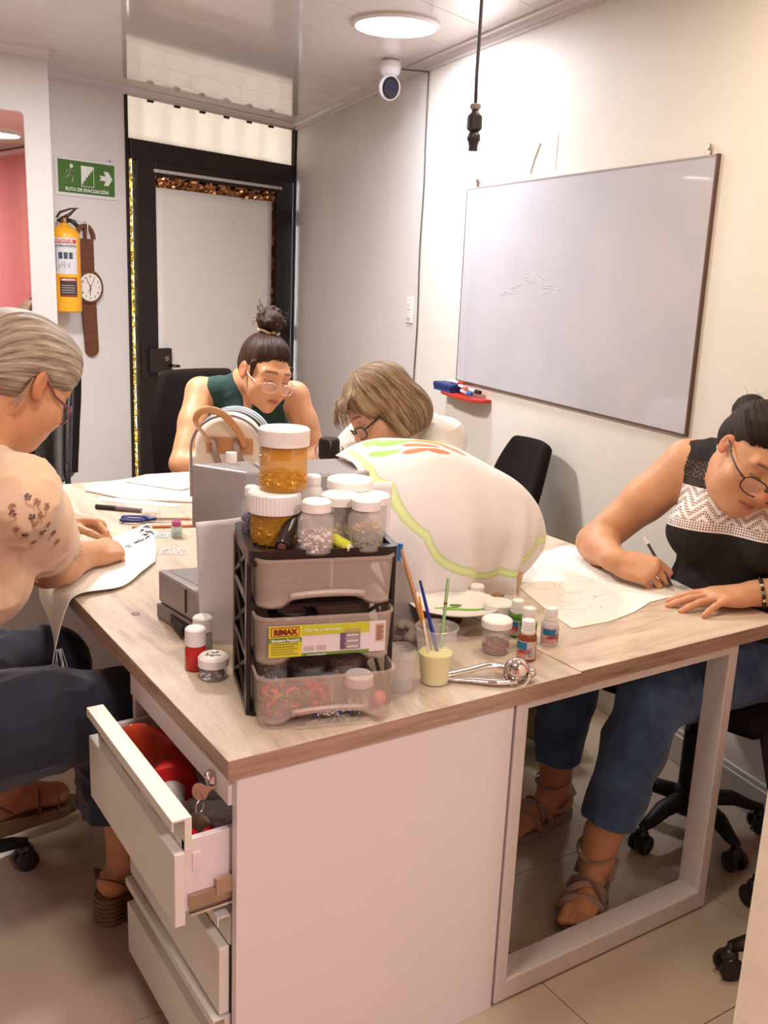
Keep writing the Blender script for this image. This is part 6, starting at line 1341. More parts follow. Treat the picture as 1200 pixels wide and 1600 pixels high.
def swept(pole,ax):   # strands run from the hairline towards `pole`, x coordinate = angle round it
    ax=nrm(ax)
    def f(X):
        d=X-np.array(pole); d/=np.linalg.norm(d,axis=1,keepdims=True)+1e-9
        e1=nrm(np.cross(ax,[1,0,.01])); e2=np.cross(ax,e1); ph=np.arctan2(d@e2,d@e1); t=np.arccos(np.clip(d@ax,-1,1))
        return np.stack([ph*1.0,t,np.zeros(len(X))],1)
    return f
def hairline(h,m,root,n,zl,seed,back=(0,-.05,.14),r=.0008,out=.0045,name='hairline_strand',xm=.060):
    rnd=random.Random(seed); B=MB(); bk=np.array(back,float)
    def sk(x,z,o): 
        q=1-(x/.0740)**2-((z-.034)/.081)**2; return np.array((x,-.018+.092*math.sqrt(max(q,0.0))+o,z))
    for i in range(n):
        x=rnd.uniform(-xm,xm); z=zl-.9*max(0,abs(x)-.035)+rnd.uniform(-.006,.004); p0=sk(x,z,.0015); P=[h.w(*p0)]
        for k in range(1,8):
            t=k/7*.75; p=p0*(1-t)+bk*t; c=np.array((0,-.018,.034)); d=(p-c)/np.array((.074,.092,.080)); L_=np.linalg.norm(d); p=c+d/L_*(1+ (out+.004*min(1,k/3))/.08)*np.array((.074,.092,.080)); P.append(h.w(*p))
        B.tube([Vector(q) for q in P],[r*.35*h.s]+[r*h.s]*6+[r*.5*h.s],4)
    return tag(B.build(name,m,root,smooth=True,fix=False,world=True),kind='stuff')
def person(nm,root,F,mats,cols_fn,lo,hi,fine,step=.0065,fstep=.0027,name='body'):
    V,Q=F.mesh(lo,hi,step,fine); V=smooth_v(V,Q,1,.25)
    return npmesh(name,V,Q,mats,root,cols=cols_fn(V)),V,Q
def garment(name,F,m,root,lo,hi,step=.005,wr=0.0,wf=9,stretch=(1,1,1),attrs=None,seed=1,fine=None,post=None):
    V,Q=F.mesh(lo,hi,step,fine,post=post); V=smooth_v(V,Q,2,.4); N=vnormals(V,Q)
    if wr:
        P=V*np.array(stretch); P=P+.03*np.stack([vnoise(V,5,seed+8),vnoise(V,5,seed+9),vnoise(V,5,seed+10)],1); n=(1-np.abs(vnoise(P,wf,seed)))**3-.4; n=n+.5*((1-np.abs(vnoise(P,wf*2.1,seed+4)))**3-.4); V=V+N*(wr*n)[:,None]
    return npmesh(name,V,Q,m,root,attrs=attrs(V) if attrs else None)
def box_of(pts,r): p=np.array(pts,float); return p.min(0)-r,p.max(0)+r
def cloth_mat(name,col,bump=.25,bs=500,rough=.85,var=.08,vs=30,sheen=.2,col2=None): return mat(name,col,rough=rough,spec=.2,var=var,varscale=vs,bump=bump,bscale=bs,sheen=sheen,col2=col2)
lens=mat('lens_glass',(.9,.9,.9),rough=.02,alpha=.05,spec=.8)
GROUND=0.0
def cutbox(F,p,d,h=.09,L=.09,k=.003):   # removes what lies beyond p in direction d
    d=nrm(d); r=nrm(np.cross(d,[.3,.1,1])); u=np.cross(r,d); F.bx(np.array(p)+d*(L+.003),(h,L-.0,h),np.array([r,d,u]),.003,k,True)
def lerp(a,b,t): return np.array(a,float)*(1-t)+np.array(b,float)*t
def tuft(B,h,start,mid,end,r=.0006):
    p0,p1,p2=[h.w(*x) for x in (start,mid,end)]
    B.tube([ (1-t)**2*p0+2*t*(1-t)*p1+t*t*p2 for t in np.linspace(0,1,7)],[r*h.s]*6+[r*.3],4)
def frizz(name,h,m,root,n,gen,seed,r=.0006):
    rnd=random.Random(seed); B=MB()
    for _ in range(n): s,mi,e=gen(rnd); tuft(B,h,s,mi,e,r)
    return tag(B.build(name,m,root,smooth=True,fix=False,world=True),kind='stuff')

# ---------- woman on the left: grey swept-back hair, peach top ----------
def person_left():
    root=person_root('seated woman with swept-back grey hair, purple glasses and embroidered peach blouse, stitching white cloth',(.10,1.99,0))
    h=Loc((.462,2.122,1.205),frame((.80,.30,-.52),(0,0,1)),1.10)
    j=dict(shR=(.40,1.90,1.005),shL=(.26,2.27,1.01),neck=(.345,2.085,1.075),chest=(.245,2.05,.885),waist=(.15,2.02,.70),pelvis=(.09,1.99,.55))
    elR=(.505,2.135,.795); wrR=(.635,2.285,.758); elL=(.47,2.46,.80); wrL=(.655,2.545,.775)
    hipR=(.10,1.90,.54);hipL=(.08,2.10,.54);knR=(.60,1.93,.50);knL=(.52,2.24,.50);anR=(.60,1.93,.155);anL=(.44,2.33,.175)
    F=Field(); head(F,h,1.03,1.12,.004); F.rc(h.w(0,-.035,-.05),j['neck'],.060,.066,.03); F.el(h.w(0,.02,-.095),(.045,.045,.03),h.R,.04)
    torso(F,j,1.22,0,1.25,1.15); arm(F,j['shR'],elR,wrR,1.42); arm(F,j['shL'],elL,wrL,1.3)
    nails=[]
    Fd=nrm([.82,.30,-.10]); hand(F,wrR,(.80,.42,-.03),(.25,-.30,.92),1,1.05,((48,62,40),(55,70,45),(58,72,45),(55,70,40)),thumb=((.75,.55,-.5),(.95,.1,-.35),(.9,-.25,-.3)),nails=nails)
    hand(F,wrL,(.75,-.60,-.02),(.35,.42,.85),-1,1.05,((40,58,35),(50,65,40),(55,68,42),(55,65,40)),thumb=((.8,.5,-.45),(.95,.15,-.3),(.95,-.1,-.3)),nails=nails)
    leg(F,hipR,knR,anR,1.1); leg(F,hipL,knL,anL,1.1); foot(F,anR,(.76,1.985,.035)); foot(F,anL,(.62,2.37,.095))
    sk=skin_mat('skin_left_woman'); base=(.52,.255,.13)
    o,V,Q=person('A',root,F,sk,lambda V:face_cols(h,V,base,nails=nails,lip=(.42,.17,.13)),(-.16,1.72,-.01),(.86,2.66,1.38),
        [((.38,1.98,1.02),(.66,2.28,1.34),.0032),((.60,2.20,.70),(.80,2.62,.83),.0032)])
    # hair
    H=Field(); H.el(h.w(0,-.020,.040),np.array((.088,.108,.090))*h.s,h.R,.02); H.el(h.w(0,.030,.060),np.array((.076,.066,.062))*h.s,h.R,.03)
    H.el(h.w(0,-.055,-.015),np.array((.074,.060,.050))*h.s,h.R,.03)
    H.rc(h.w(0,-.11,-.01),h.w(0,-.150,-.05),.038,.02,.02); H.rc(h.w(0,-.15,-.05),h.w(.01,-.17,-.16),.022,.014,.02)
    H.el(h.w(0,.120,-.062),np.array((.092,.084,.098))*h.s,h.R,.008,True)
    for x in (1,-1): H.el(h.w(x*.088,-.004,-.034),np.array((.034,.034,.050))*h.s,h.R,.006,True)
    H.el(h.w(0,-.06,-.12),np.array((.12,.08,.060))*h.s,h.R,.01,True)
    hm=hair_mat('ash_grey_hair',[(.34,(.10,.07,.05)),(.46,(.27,.21,.155)),(.56,(.40,.33,.255)),(.70,(.62,.55,.45))],(13,1.1,1),bump=.9)
    sw=swept((0,.02,.0),(0,-.93,-.35))
    hair_obj('hair',H,h,h.o-.27,h.o+.17,.0034,hm,root,sw,lambda X,a: .0026*vnoise(np.stack([a[:,0]*9,a[:,1]*1.4,a[:,2]],1),1,2)+.0014*vnoise(np.stack([a[:,0]*26,a[:,1]*2,a[:,2]],1),1,6))
    frizz('loose_strand',h,hm,root,4,lambda r:((.082,-.03,.0),(.088,-.035,-.04),(.070,-.03+r.uniform(-.03,.02),-.065)),3,.0011)
    # earring-free; blouse
    G=Field(); R,R2=torso(G,j,1.22,.014,1.25,1.15)
    arm(G,j['shR'],elR,wrR,1.28,.020,(0,.74)); arm(G,j['shL'],elL,wrL,1.22,.020,(0,.72))
    hR=lerp(j['shR'],elR,.68); dR=nrm(np.array(elR)-j['shR']); G.rc(lerp(j['shR'],elR,.3),hR,.070,.080,.03); cutbox(G,hR,dR,.075,.075)
    hL=lerp(j['shL'],elL,.66); dL=nrm(np.array(elL)-j['shL']); G.rc(lerp(j['shL'],elL,.3),hL,.066,.072,.03); cutbox(G,hL,dL,.075,.075)
    G.rc(lerp(j['shR'],elR,.55),lerp(j['shR'],elR,.9),.062,.070,.004,True); G.rc(lerp(j['shL'],elL,.55),lerp(j['shL'],elL,.9),.056,.062,.004,True)
    nk=np.array(j['neck']); G.el(nk+np.array((.02,.0,.055)),(.088,.088,.068),None,.01,True)
    cm=cloth_mat('peach_cotton',(.78,.575,.40),.2,380,.85,.06,14)
    nc=lambda V:{}
    gb=garment('blouse',G,cm,root,(-.16,1.70,.44),(.62,2.58,1.2),.0055,.010,11,(1,1,.5),seed=3)
    # embroidered sprigs on the right sleeve: small stitched blossoms lying on the cloth
    me=gb.data; n=len(me.vertices); co=np.empty(n*3,np.float32); me.vertices.foreach_get('co',co); co=co.reshape(-1,3); no=np.empty(n*3,np.float32); me.vertices.foreach_get('normal',no); no=no.reshape(-1,3)
    rnd=random.Random(5); B=MB(); B2=MB(); cen=np.array((.455,1.925,.955))
    tc=[(.0,.0),(.022,.012),(-.02,.012),(.005,.035),(-.01,-.03),(.03,-.02),(.045,.01),(.018,.055),(-.03,-.012),(.04,-.045),(.06,-.035),(-.012,.06),(.0,-.055),(.032,.035),(-.045,.02),(.07,-.005)]
    e1=np.array((.841,-.539,.041)); e2=np.array((.095,.221,.971)); cen=np.array((.424,1.897,.962)); tc=[((a-60)*.00125,-(b-765)*.00125) for a,b in ((52,732),(66,740),(80,745),(28,758),(40,768),(34,780),(58,762),(72,760),(62,772),(48,790),(60,800),(84,772),(92,786),(98,800),(30,746),(76,786))]
    for q,(u,v) in enumerate(tc):
        p=cen+e1*u+e2*v; vd=nrm(p-np.array((0,0,1.45))); d=np.linalg.norm((co-p)-((co-p)@vd)[:,None]*vd,axis=1)+np.where(no@vd>-.2,1,0)
        i=int(d.argmin()); P=co[i]; Nn=no[i]; t1=nrm(np.cross(Nn,[0,0,1])); t2=np.cross(Nn,t1)
        for k in range(5):
            a=k*2*PI/5+rnd.random(); rr=.0048
            c=P+Nn*.0012+(t1*math.cos(a)+t2*math.sin(a))*rr; Rm=Matrix((t1,t2,Nn)).transposed()
            (B if q%3 else B2).ell(c,(.0030,.0030,.0012),6,Rm)
        B.tube([P+Nn*.0015,P+Nn*.0018+t2*.012+t1*rnd.uniform(-.006,.006),P+Nn*.0015+t2*.02+t1*rnd.uniform(-.012,.012)],.0007,4)
        B2.ell(P+Nn*.002,(.0016,.0016,.0012),6)
    em=mat('brown_embroidery_thread',(.42,.22,.15),rough=.6); em2=mat('dark_bead_thread',(.18,.10,.09),rough=.3)
    tag(B.build('embroidery',em,gb,world=True,fix=False),kind='stuff'); tag(B2.build('bead_trim',em2,gb,world=True,fix=False),kind='stuff')
    # trousers
    T=Field(); leg(T,hipR,knR,anR,1.1,.030,.70,.035); leg(T,hipL,knL,anL,1.1,.030,.70,.035)
    T.el(j['pelvis'],(.235,.20,.15),R2,.05)
    T.el(lerp(hipR,knR,.45),(.20,.10,.11),None,.05); cutbox(T,lerp(knR,anR,.66),(0,0,-1),.14,.09); cutbox(T,lerp(knL,anL,.66),np.array(anL)-knL,.14,.09)
    garment('trousers',T,cloth_mat('navy_trouser_cloth',(.022,.024,.040),.3,200,.8,.25,10),root,(-.2,1.68,.10),(.76,2.42,.72),.0065,.012,9,(.6,1,1),seed=8)
    # wedge sandals
    sm=mat('tan_sandal_leather',(.16,.07,.035),rough=.55,bump=.2,bscale=90); wm=mat('woven_wedge',(.20,.115,.05),rough=.7,bump=.8,bscale=40,bstretch=(1,1,9))
    for an,toe,zf in ((anR,(.76,1.985,.035),0.0),(anL,(.62,2.37,.095),.045)):
        s=thing('wedge_sandal','brown wedge sandal with woven heel '+('on the floor beside the drawers' if zf==0 else 'resting behind the black caster'),'sandal',(an[0],an[1],zf),group='wedge sandals of the woman on the left')
        d=Vector((toe[0]-an[0],toe[1]-an[1],0)).normalized(); n=Vector((-d.y,d.x,0)); hz=an[2]-.085-zf
        def P(u,v,z): return tuple(d*u+n*v+Vector((0,0,z)))
        B=MB(); prof=[]
        us=[-.075,-.06,-.02,.03,.08,.12,.155,.175]; wdt=[.018,.030,.033,.034,.040,.042,.034,.012]
        top=[hz+.0,hz,hz-.004,hz*.72,hz*.35+.014,.022,.022,.024]; bot=[.006,0,0,0,0,0,.002,.010]
        vs=[];fs=[]
        for u,w_,t,b in zip(us,wdt,top,bot): vs+=[P(u,-w_,b),P(u,w_,b),P(u,w_,t),P(u,-w_,t)]
        for i in range(len(us)-1):
            for k in range(4): fs.append((i*4+k,i*4+(k+1)%4,i*4+4+(k+1)%4,i*4+4+k))
        fs+= [(0,1,2,3),(len(vs)-4,len(vs)-1,len(vs)-2,len(vs)-3)]; B.add(vs,fs); B.build('wedge_sole',wm,s,bevel=.004,smooth='auto')
        if zf==0:
            B=MB()
            for k in range(6): B.tube([P(u,w_*1.02,.012+k*.011) for u,w_ in ((-.03,-.033),(-.06,-.031),(-.078,-.014),(-.080,0),(-.078,.014),(-.06,.031),(-.03,.033))],.0045,6)
            B.build('rope_wrap',wm,s,smooth=True)
        for (u0,z0,hh,nm) in ((.095,hz*.35+.012,.042,'toe_strap'),(.045,hz*.6+.01,.058,'instep_strap'),):
            S=MB(); pts=[P(u0+ .012*math.sin(a),-.043*math.cos(a),z0+hh*math.sin(a)) for a in np.linspace(0,PI,13)]; S.tube(pts,.0135,8,flat=.16); S.build(nm,sm,s,smooth=True)
        S=MB(); S.tube([P(-.02,-.038,hz+.02),P(-.055,-.036,hz+.05),P(-.078,0,hz+.052),P(-.055,.036,hz+.05),P(-.02,.038,hz+.02)],.008,8,flat=.2); S.build('heel_strap',sm,s,smooth=True)
    glasses(h,root,mat('purple_frame',(.20,.055,.085),rough=.3),lens,.026,.019,.0021,.098,-.022,top=('purple framed glasses worn by the grey haired woman on the left','glasses'),tl=-.1)

# ---------- woman with the bun ----------
BUNR=[[-0.983,-0.086,0.165],[0.049,-0.975,-0.218],[0.179,-0.206,0.962]]
def person_bun():
    root=person_root('seated woman with a high brown bun and wire glasses in a dark green sleeveless top',(1.58,3.60,0))
    h=Loc((1.572,3.235,1.090),BUNR,1.13)
    j=dict(shR=(1.425,3.50,.990),shL=(1.745,3.33,.985),neck=(1.59,3.415,1.035),chest=(1.62,3.47,.865),waist=(1.60,3.53,.69),pelvis=(1.58,3.58,.55))
    elR=(1.285,3.345,.745); wrR=(1.48,3.20,.760); elL=(1.80,3.23,.75); wrL=(1.64,3.10,.765)
    F=Field(); head(F,h,.98,.95); F.rc(h.w(0,-.035,-.05),j['neck'],.050,.054,.03)
    torso(F,j,1.03,0,1.0,1.0); arm(F,j['shR'],elR,wrR,1.12); arm(F,j['shL'],elL,wrL,1.10)
    hand(F,wrR,(.75,-.6,-.1),(-.1,0,1),1,1.0,((30,40,25),)*4); hand(F,wrL,(-.7,-.6,-.1),(0,0,1),-1,1.0,((30,40,25),)*4)
    hipR=(1.49,3.56,.54);hipL=(1.67,3.59,.54);knR=(1.42,3.22,.51);knL=(1.66,3.20,.51);anR=(1.45,3.25,.10);anL=(1.69,3.25,.10)
    leg(F,hipR,knR,anR); leg(F,hipL,knL,anL); foot(F,anR,(1.38,3.10,.03)); foot(F,anL,(1.62,3.10,.03))
    base=(.58,.285,.145)
    person('B',root,F,skin_mat('skin_bun_woman'),lambda V:face_cols(h,V,base,lip=(.36,.08,.07),brow=(.07,.03,.02),scalp=(.036,.016,.009),zl=.062),(1.15,2.9,-.01),(2.0,3.85,1.32),
        [((1.44,3.05,.94),(1.70,3.40,1.22),.0036)])
    hm=hair_mat('dark_brown_hair',[(.3,(.014,.007,.004)),(.5,(.036,.016,.009)),(.7,(.085,.038,.020)),(.85,(.20,.095,.045))],(14,1.4,1),rough=.36,bump=.6)
    H=Field(); H.el(h.w(0,-.021,.041),np.array((.0785,.099,.085))*h.s,h.R,.02); H.el(h.w(0,-.06,.0),np.array((.066,.052,.055))*h.s,h.R,.03)
    H.el(h.w(0,.120,-.040),np.array((.084,.080,.134))*h.s,h.R,.012,True)
    for x in (1,-1): H.el(h.w(x*.09,-.008,-.030),np.array((.026,.030,.044))*h.s,h.R,.006,True); H.rc(h.w(x*.0725,.030,.030),h.w(x*.0705,.034,-.012),.010,.005,.01)
    H.el(h.w(0,-.06,-.10),np.array((.12,.08,.050))*h.s,h.R,.01,True)
    hair_obj('hair',H,h,h.o-.2,h.o+.2,.0038,hm,root,swept((0,.0,.02),(0,-.45,.9)),lambda X,a:.0018*vnoise(np.stack([a[:,0]*10,a[:,1]*1.5,a[:,2]],1),1,2))
    hairline(h,hm,root,170,.056,21,(0,-.05,.14))
    # the bun: coiled curls of hair
    B=Field(); bc=h.w(0,-.050,.160); rnd=random.Random(11)
    B.el(bc,(.046,.046,.040),None,.02)
    for k in range(15):
        th=rnd.uniform(0,2*PI); z=rnd.uniform(-.5,.95); rr=math.sqrt(1-min(1,z*z)); p=bc+.040*np.array((rr*math.cos(th),rr*math.sin(th),z)); t=nrm(np.cross(p-bc,rng3(rnd)))
        B.rc(p-t*.019,p+t*.019,.0115,.013,.006)
    hair_obj('hair_bun',B,h,bc-.085,bc+.085,.003,hm,root,lambda X:np.stack([X[:,0]*30+X[:,2]*18,X[:,1]*14,X[:,2]*6],1),lambda X,a:.002*vnoise(X,60,4))
    def g(r):
        th=r.uniform(0,2*PI); c=(math.cos(th),math.sin(th)); z=.160+r.uniform(-.02,.04)
        return ((c[0]*.038,-.052+c[1]*.038,z),(c[0]*.066,-.052+c[1]*.066,z+r.uniform(-.01,.03)),(c[0]*.046,-.052+c[1]*.046,z+r.uniform(-.03,.02)))
    frizz('loose_curl',h,hm,root,34,g,4,.0010)
    S=MB(); S.tube([h.w(.034*math.cos(a),-.047+.034*math.sin(a),.124+.003*math.sin(3*a)) for a in np.linspace(0,2*PI,25)],.0052,8); S.ell(h.w(.004,-.012,.128),(.009,.009,.007),8)
    S.build('hair_tie',mat('beige_hair_tie',(.55,.38,.24),rough=.7,bump=.4),root,smooth=True,world=True)
    # green top with keyhole
    G=Field(); R,R2=torso(G,j,1.03,.008,1.0,1.0)
    r=R[0]; up=R[2]; f=R[1]; ch=np.array(j['chest'])
    for sgn,sh in ((1,j['shR']),(-1,j['shL'])):
        G.el(np.array(sh)+r*sgn*.022+up*-.028,(.062,.13,.115),R,.012,True)
    nk=np.array(j['neck']); G.el(nk+up*.055,(.060,.070,.055),R,.01,True)
    for a in (-1,1): G.rc(nk+f*.09+up*.03+r*a*.048,nk+f*.10-up*.088,.022,.004,.004,True)
    G.rc(nk+f*.08+up*.02,nk+f*.10-up*.07,.035,.010,.004,True)
    G.rc(nk+f*.115-up*.105-r*.030,nk+f*.115-up*.090-r*.068,.009,.017,.003,True)
    # keep a thin shell only near the openings
    garment('top',G,cloth_mat('dark_green_jersey',(.016,.050,.044),.15,500,.75,.15,18),root,(1.3,3.2,.5),(1.95,3.8,1.12),.0042,.004,14,seed=4)
    T=Field(); leg(T,hipR,knR,anR,1,.014,.9,.01); leg(T,hipL,knL,anL,1,.014,.9,.01); T.el(j['pelvis'],(.19,.14,.13),R2,.05)
    garment('trousers',T,cloth_mat('charcoal_cloth',(.04,.04,.05)),root,(1.3,3.0,.1),(2.0,3.9,.72),.009,.006,9)
    glasses(h,root,mat('silver_wire',(.80,.74,.70),rough=.25,metal=1),lens,.025,.0165,.0009,.106,-.024,top=('thin silver wire glasses worn low by the woman with the bun','glasses'))
def rng3(r): return np.array((r.uniform(-1,1),r.uniform(-1,1),r.uniform(-1,1)))

# ---------- woman with the blond-grey bob, behind the painted cloth ----------
def person_bob():
    root=person_root('seated woman with a greyish blond bob and black glasses in a white T-shirt, bent over',(2.08,2.68,0))
    h=Loc((1.665,2.585,1.037),[(.247,.939,-.238),(-.836,.082,-.542),(-.49,.333,.806)],1.10)
    j=dict(shR=(1.86,2.86,.945),shL=(1.88,2.53,.935),neck=(1.80,2.66,1.005),chest=(1.93,2.69,.835),waist=(2.03,2.69,.68),pelvis=(2.09,2.69,.55))
    elL=(1.74,2.40,.765); wrL=(1.52,2.46,.757); elR=(1.70,2.96,.765); wrR=(1.48,2.82,.757)
    F=Field(); head(F,h,1.0,1.05,.003); F.rc(h.w(0,-.035,-.05),j['neck'],.054,.062,.03)
    torso(F,j,1.12,0,1.15,1.1); arm(F,j['shR'],elR,wrR,1.15); arm(F,j['shL'],elL,wrL,1.15)
    hand(F,wrR,(-.8,-.5,-.05),(0,0,1),1,1.0,((30,40,25),)*4); hand(F,wrL,(-.9,.3,-.05),(0,0,1),-1,1.0,((30,40,25),)*4)
    hipR=(2.08,2.78,.54);hipL=(2.08,2.60,.54);knR=(1.68,2.80,.51);knL=(1.68,2.56,.51);anR=(1.70,2.80,.10);anL=(1.70,2.56,.10)
    leg(F,hipR,knR,anR); leg(F,hipL,knL,anL); foot(F,anR,(1.55,2.8,.03)); foot(F,anL,(1.55,2.56,.03))
    person('C',root,F,skin_mat('skin_bob_woman'),lambda V:face_cols(h,V,(.60,.33,.21),lip=(.42,.15,.13)),(1.30,2.30,-.01),(2.32,3.10,1.24),
        [((1.50,2.45,.90),(1.74,2.72,1.18),.0036)])
    hm=hair_mat('blond_grey_hair',[(.32,(.075,.042,.022)),(.46,(.19,.115,.062)),(.58,(.35,.245,.145)),(.74,(.60,.48,.33))],(11,1.2,1),bump=.9)
    H=Field(); H.el(h.w(0,-.018,.040),np.array((.090,.108,.094))*h.s,h.R,.02)
    H.el(h.w(0,-.040,-.035),np.array((.094,.085,.088))*h.s,h.R,.04); H.el(h.w(0,-.085,-.05),np.array((.07,.055,.07))*h.s,h.R,.03)
    for x in (1,-1): H.rc(h.w(x*.070,.010,.02),h.w(x*.076,.008,-.095),.026,.018,.03); H.rc(h.w(x*.045,.070,.075),h.w(x*.068,.050,.01),.020,.014,.02)
    H.rc(h.w(.03,.085,.078),h.w(-.045,.105,.052),.014,.008,.02); H.rc(h.w(.0,.09,.075),h.w(-.02,.122,.05),.010,.004,.015)
    H.el(h.w(0,.118,-.050),np.array((.066,.082,.100))*h.s,h.R,.012,True)
    H.el(h.w(0,-.02,-.17),np.array((.13,.13,.055))*h.s,h.R,.01,True)
    hair_obj('hair',H,h,h.o-.2,h.o+.19,.0036,hm,root,swept((0,-.01,.02),(.0,.10,1)),lambda X,a:.0034*vnoise(np.stack([a[:,0]*8,a[:,1]*1.2,a[:,2]],1),1,2)+.0016*vnoise(np.stack([a[:,0]*24,a[:,1]*1.6,a[:,2]],1),1,7))
    def g(r):
        x=r.uniform(-.07,.05); return ((x,.075,.085),(x*1.1,.118+r.uniform(0,.01),.075),(x*1.3,.125+r.uniform(-.01,.015),.030+r.uniform(-.02,.01)))
    frizz('fringe',h,hm,root,46,g,9,.0009)
    G=Field(); R,R2=torso(G,j,1.12,.012,1.15,1.1); arm(G,j['shR'],elR,wrR,1.15,.016,(0,.75)); arm(G,j['shL'],elL,wrL,1.15,.016,(0,.75))
    cutbox(G,lerp(j['shR'],elR,.68),np.array(elR)-j['shR'],.07,.07); cutbox(G,lerp(j['shL'],elL,.68),np.array(elL)-j['shL'],.07,.07)
    nk=np.array(j['neck']); G.el(nk+np.array((-.03,0,.05)),(.075,.075,.055),None,.01,True)
    garment('t_shirt',G,cloth_mat('white_jersey',(.80,.76,.70),.1,400,.85,.03),root,(1.7,2.35,.45),(2.35,3.05,1.12),.0052,.008,10,(1,.7,1),seed=6)
    T=Field(); leg(T,hipR,knR,anR,1,.014,.9,.01); leg(T,hipL,knL,anL,1,.014,.9,.01); T.el(j['pelvis'],(.19,.14,.13),R2,.05)
    garment('trousers',T,MATS['charcoal_cloth'],root,(1.5,2.4,.1),(2.35,3.0,.72),.009,.006,9)
    glasses(h,root,mat('black_frame',(.012,.011,.012),rough=.3),lens,.027,.018,.0022,.104,-.020,top=('thick black framed glasses worn by the woman with the bob','glasses'))

# ---------- woman on the right, drawing ----------
def lace_mat():
    m=mat('crochet_lace_top',(.012,.008,.008),rough=.85,bump=.3,bscale=420)
    N,L,b=nodes_of(m)
    a=N.new('ShaderNodeAttribute'); a.attribute_name='loc'; sp=N.new('ShaderNodeSeparateXYZ'); L.new(a.outputs['Vector'],sp.inputs[0])
    def M(op,x,y=None,z=None):
        n=N.new('ShaderNodeMath'); n.operation=op
        for i,v in enumerate((x,y,z)):
            if v is None: continue
            if isinstance(v,(int,float)): n.inputs[i].default_value=v
            else: L.new(v,n.inputs[i])
        return n.outputs[0]
    u,v=sp.outputs[0],sp.outputs[2]
    tri=lambda x,p: M('MULTIPLY',M('ABSOLUTE',M('SUBTRACT',M('FRACT',M('ADD',M('DIVIDE',x,p),100.0)),.5)),2)  # 0..1
    inr=lambda x,lo,hi: M('MULTIPLY',M('GREATER_THAN',x,lo),M('LESS_THAN',x,hi))
    z=M('SUBTRACT',v,M('MULTIPLY',tri(u,.066),.030))
    st=M('FRACT',M('ADD',M('DIVIDE',z,.0215),100.0)); solid=M('LESS_THAN',st,.44)
    gx=M('GREATER_THAN',tri(u,.0052),.30); gz=M('GREATER_THAN',tri(v,.0052),.30); hole=M('MULTIPLY',gx,gz)
    zig=M('MAXIMUM',solid,M('SUBTRACT',1,hole))
    # woven border
    wh=M('MULTIPLY',M('GREATER_THAN',tri(u,.0066),.42),M('GREATER_THAN',tri(v,.0060),.42)); rim=M('MAXIMUM',M('LESS_THAN',v,.0035),M('SUBTRACT',1,wh))
    yoke=M('GREATER_THAN',v,.098); band=inr(v,.0,.098); bord=inr(v,.0,.024); mid=inr(v,.024,.098)
    opaqueband=M('ADD',M('MULTIPLY',bord,rim),M('MULTIPLY',mid,zig))
    # yoke: black lace with small openings in the middle
    dia=M('LESS_THAN',M('ABSOLUTE',M('SUBTRACT',M('FRACT',M('ADD',M('DIVIDE',M('ADD',v,M('MULTIPLY',tri(u,.030),.014)),.0115),50.0)),.5)),.20)
    yh=M('MULTIPLY',M('MULTIPLY',dia,inr(v,.118,.165)),M('GREATER_THAN',tri(u,.0058),.30)); yh2=M('MULTIPLY',inr(v,.102,.114),M('MULTIPLY',wh,.9))
    yop=M('SUBTRACT',1,M('MAXIMUM',yh,yh2))
    al=M('ADD',M('ADD',M('MULTIPLY',yoke,yop),opaqueband),M('LESS_THAN',v,.0))
    L.new(M('MINIMUM',al,1.0),b.inputs['Alpha'])
    mx=N.new('ShaderNodeMix'); mx.data_type='RGBA'; mx.inputs[6].default_value=(.012,.008,.009,1); mx.inputs[7].default_value=(.80,.72,.70,1)
    L.new(band,mx.inputs[0]); L.new(mx.outputs[2],b.inputs['Base Color'])
    return m
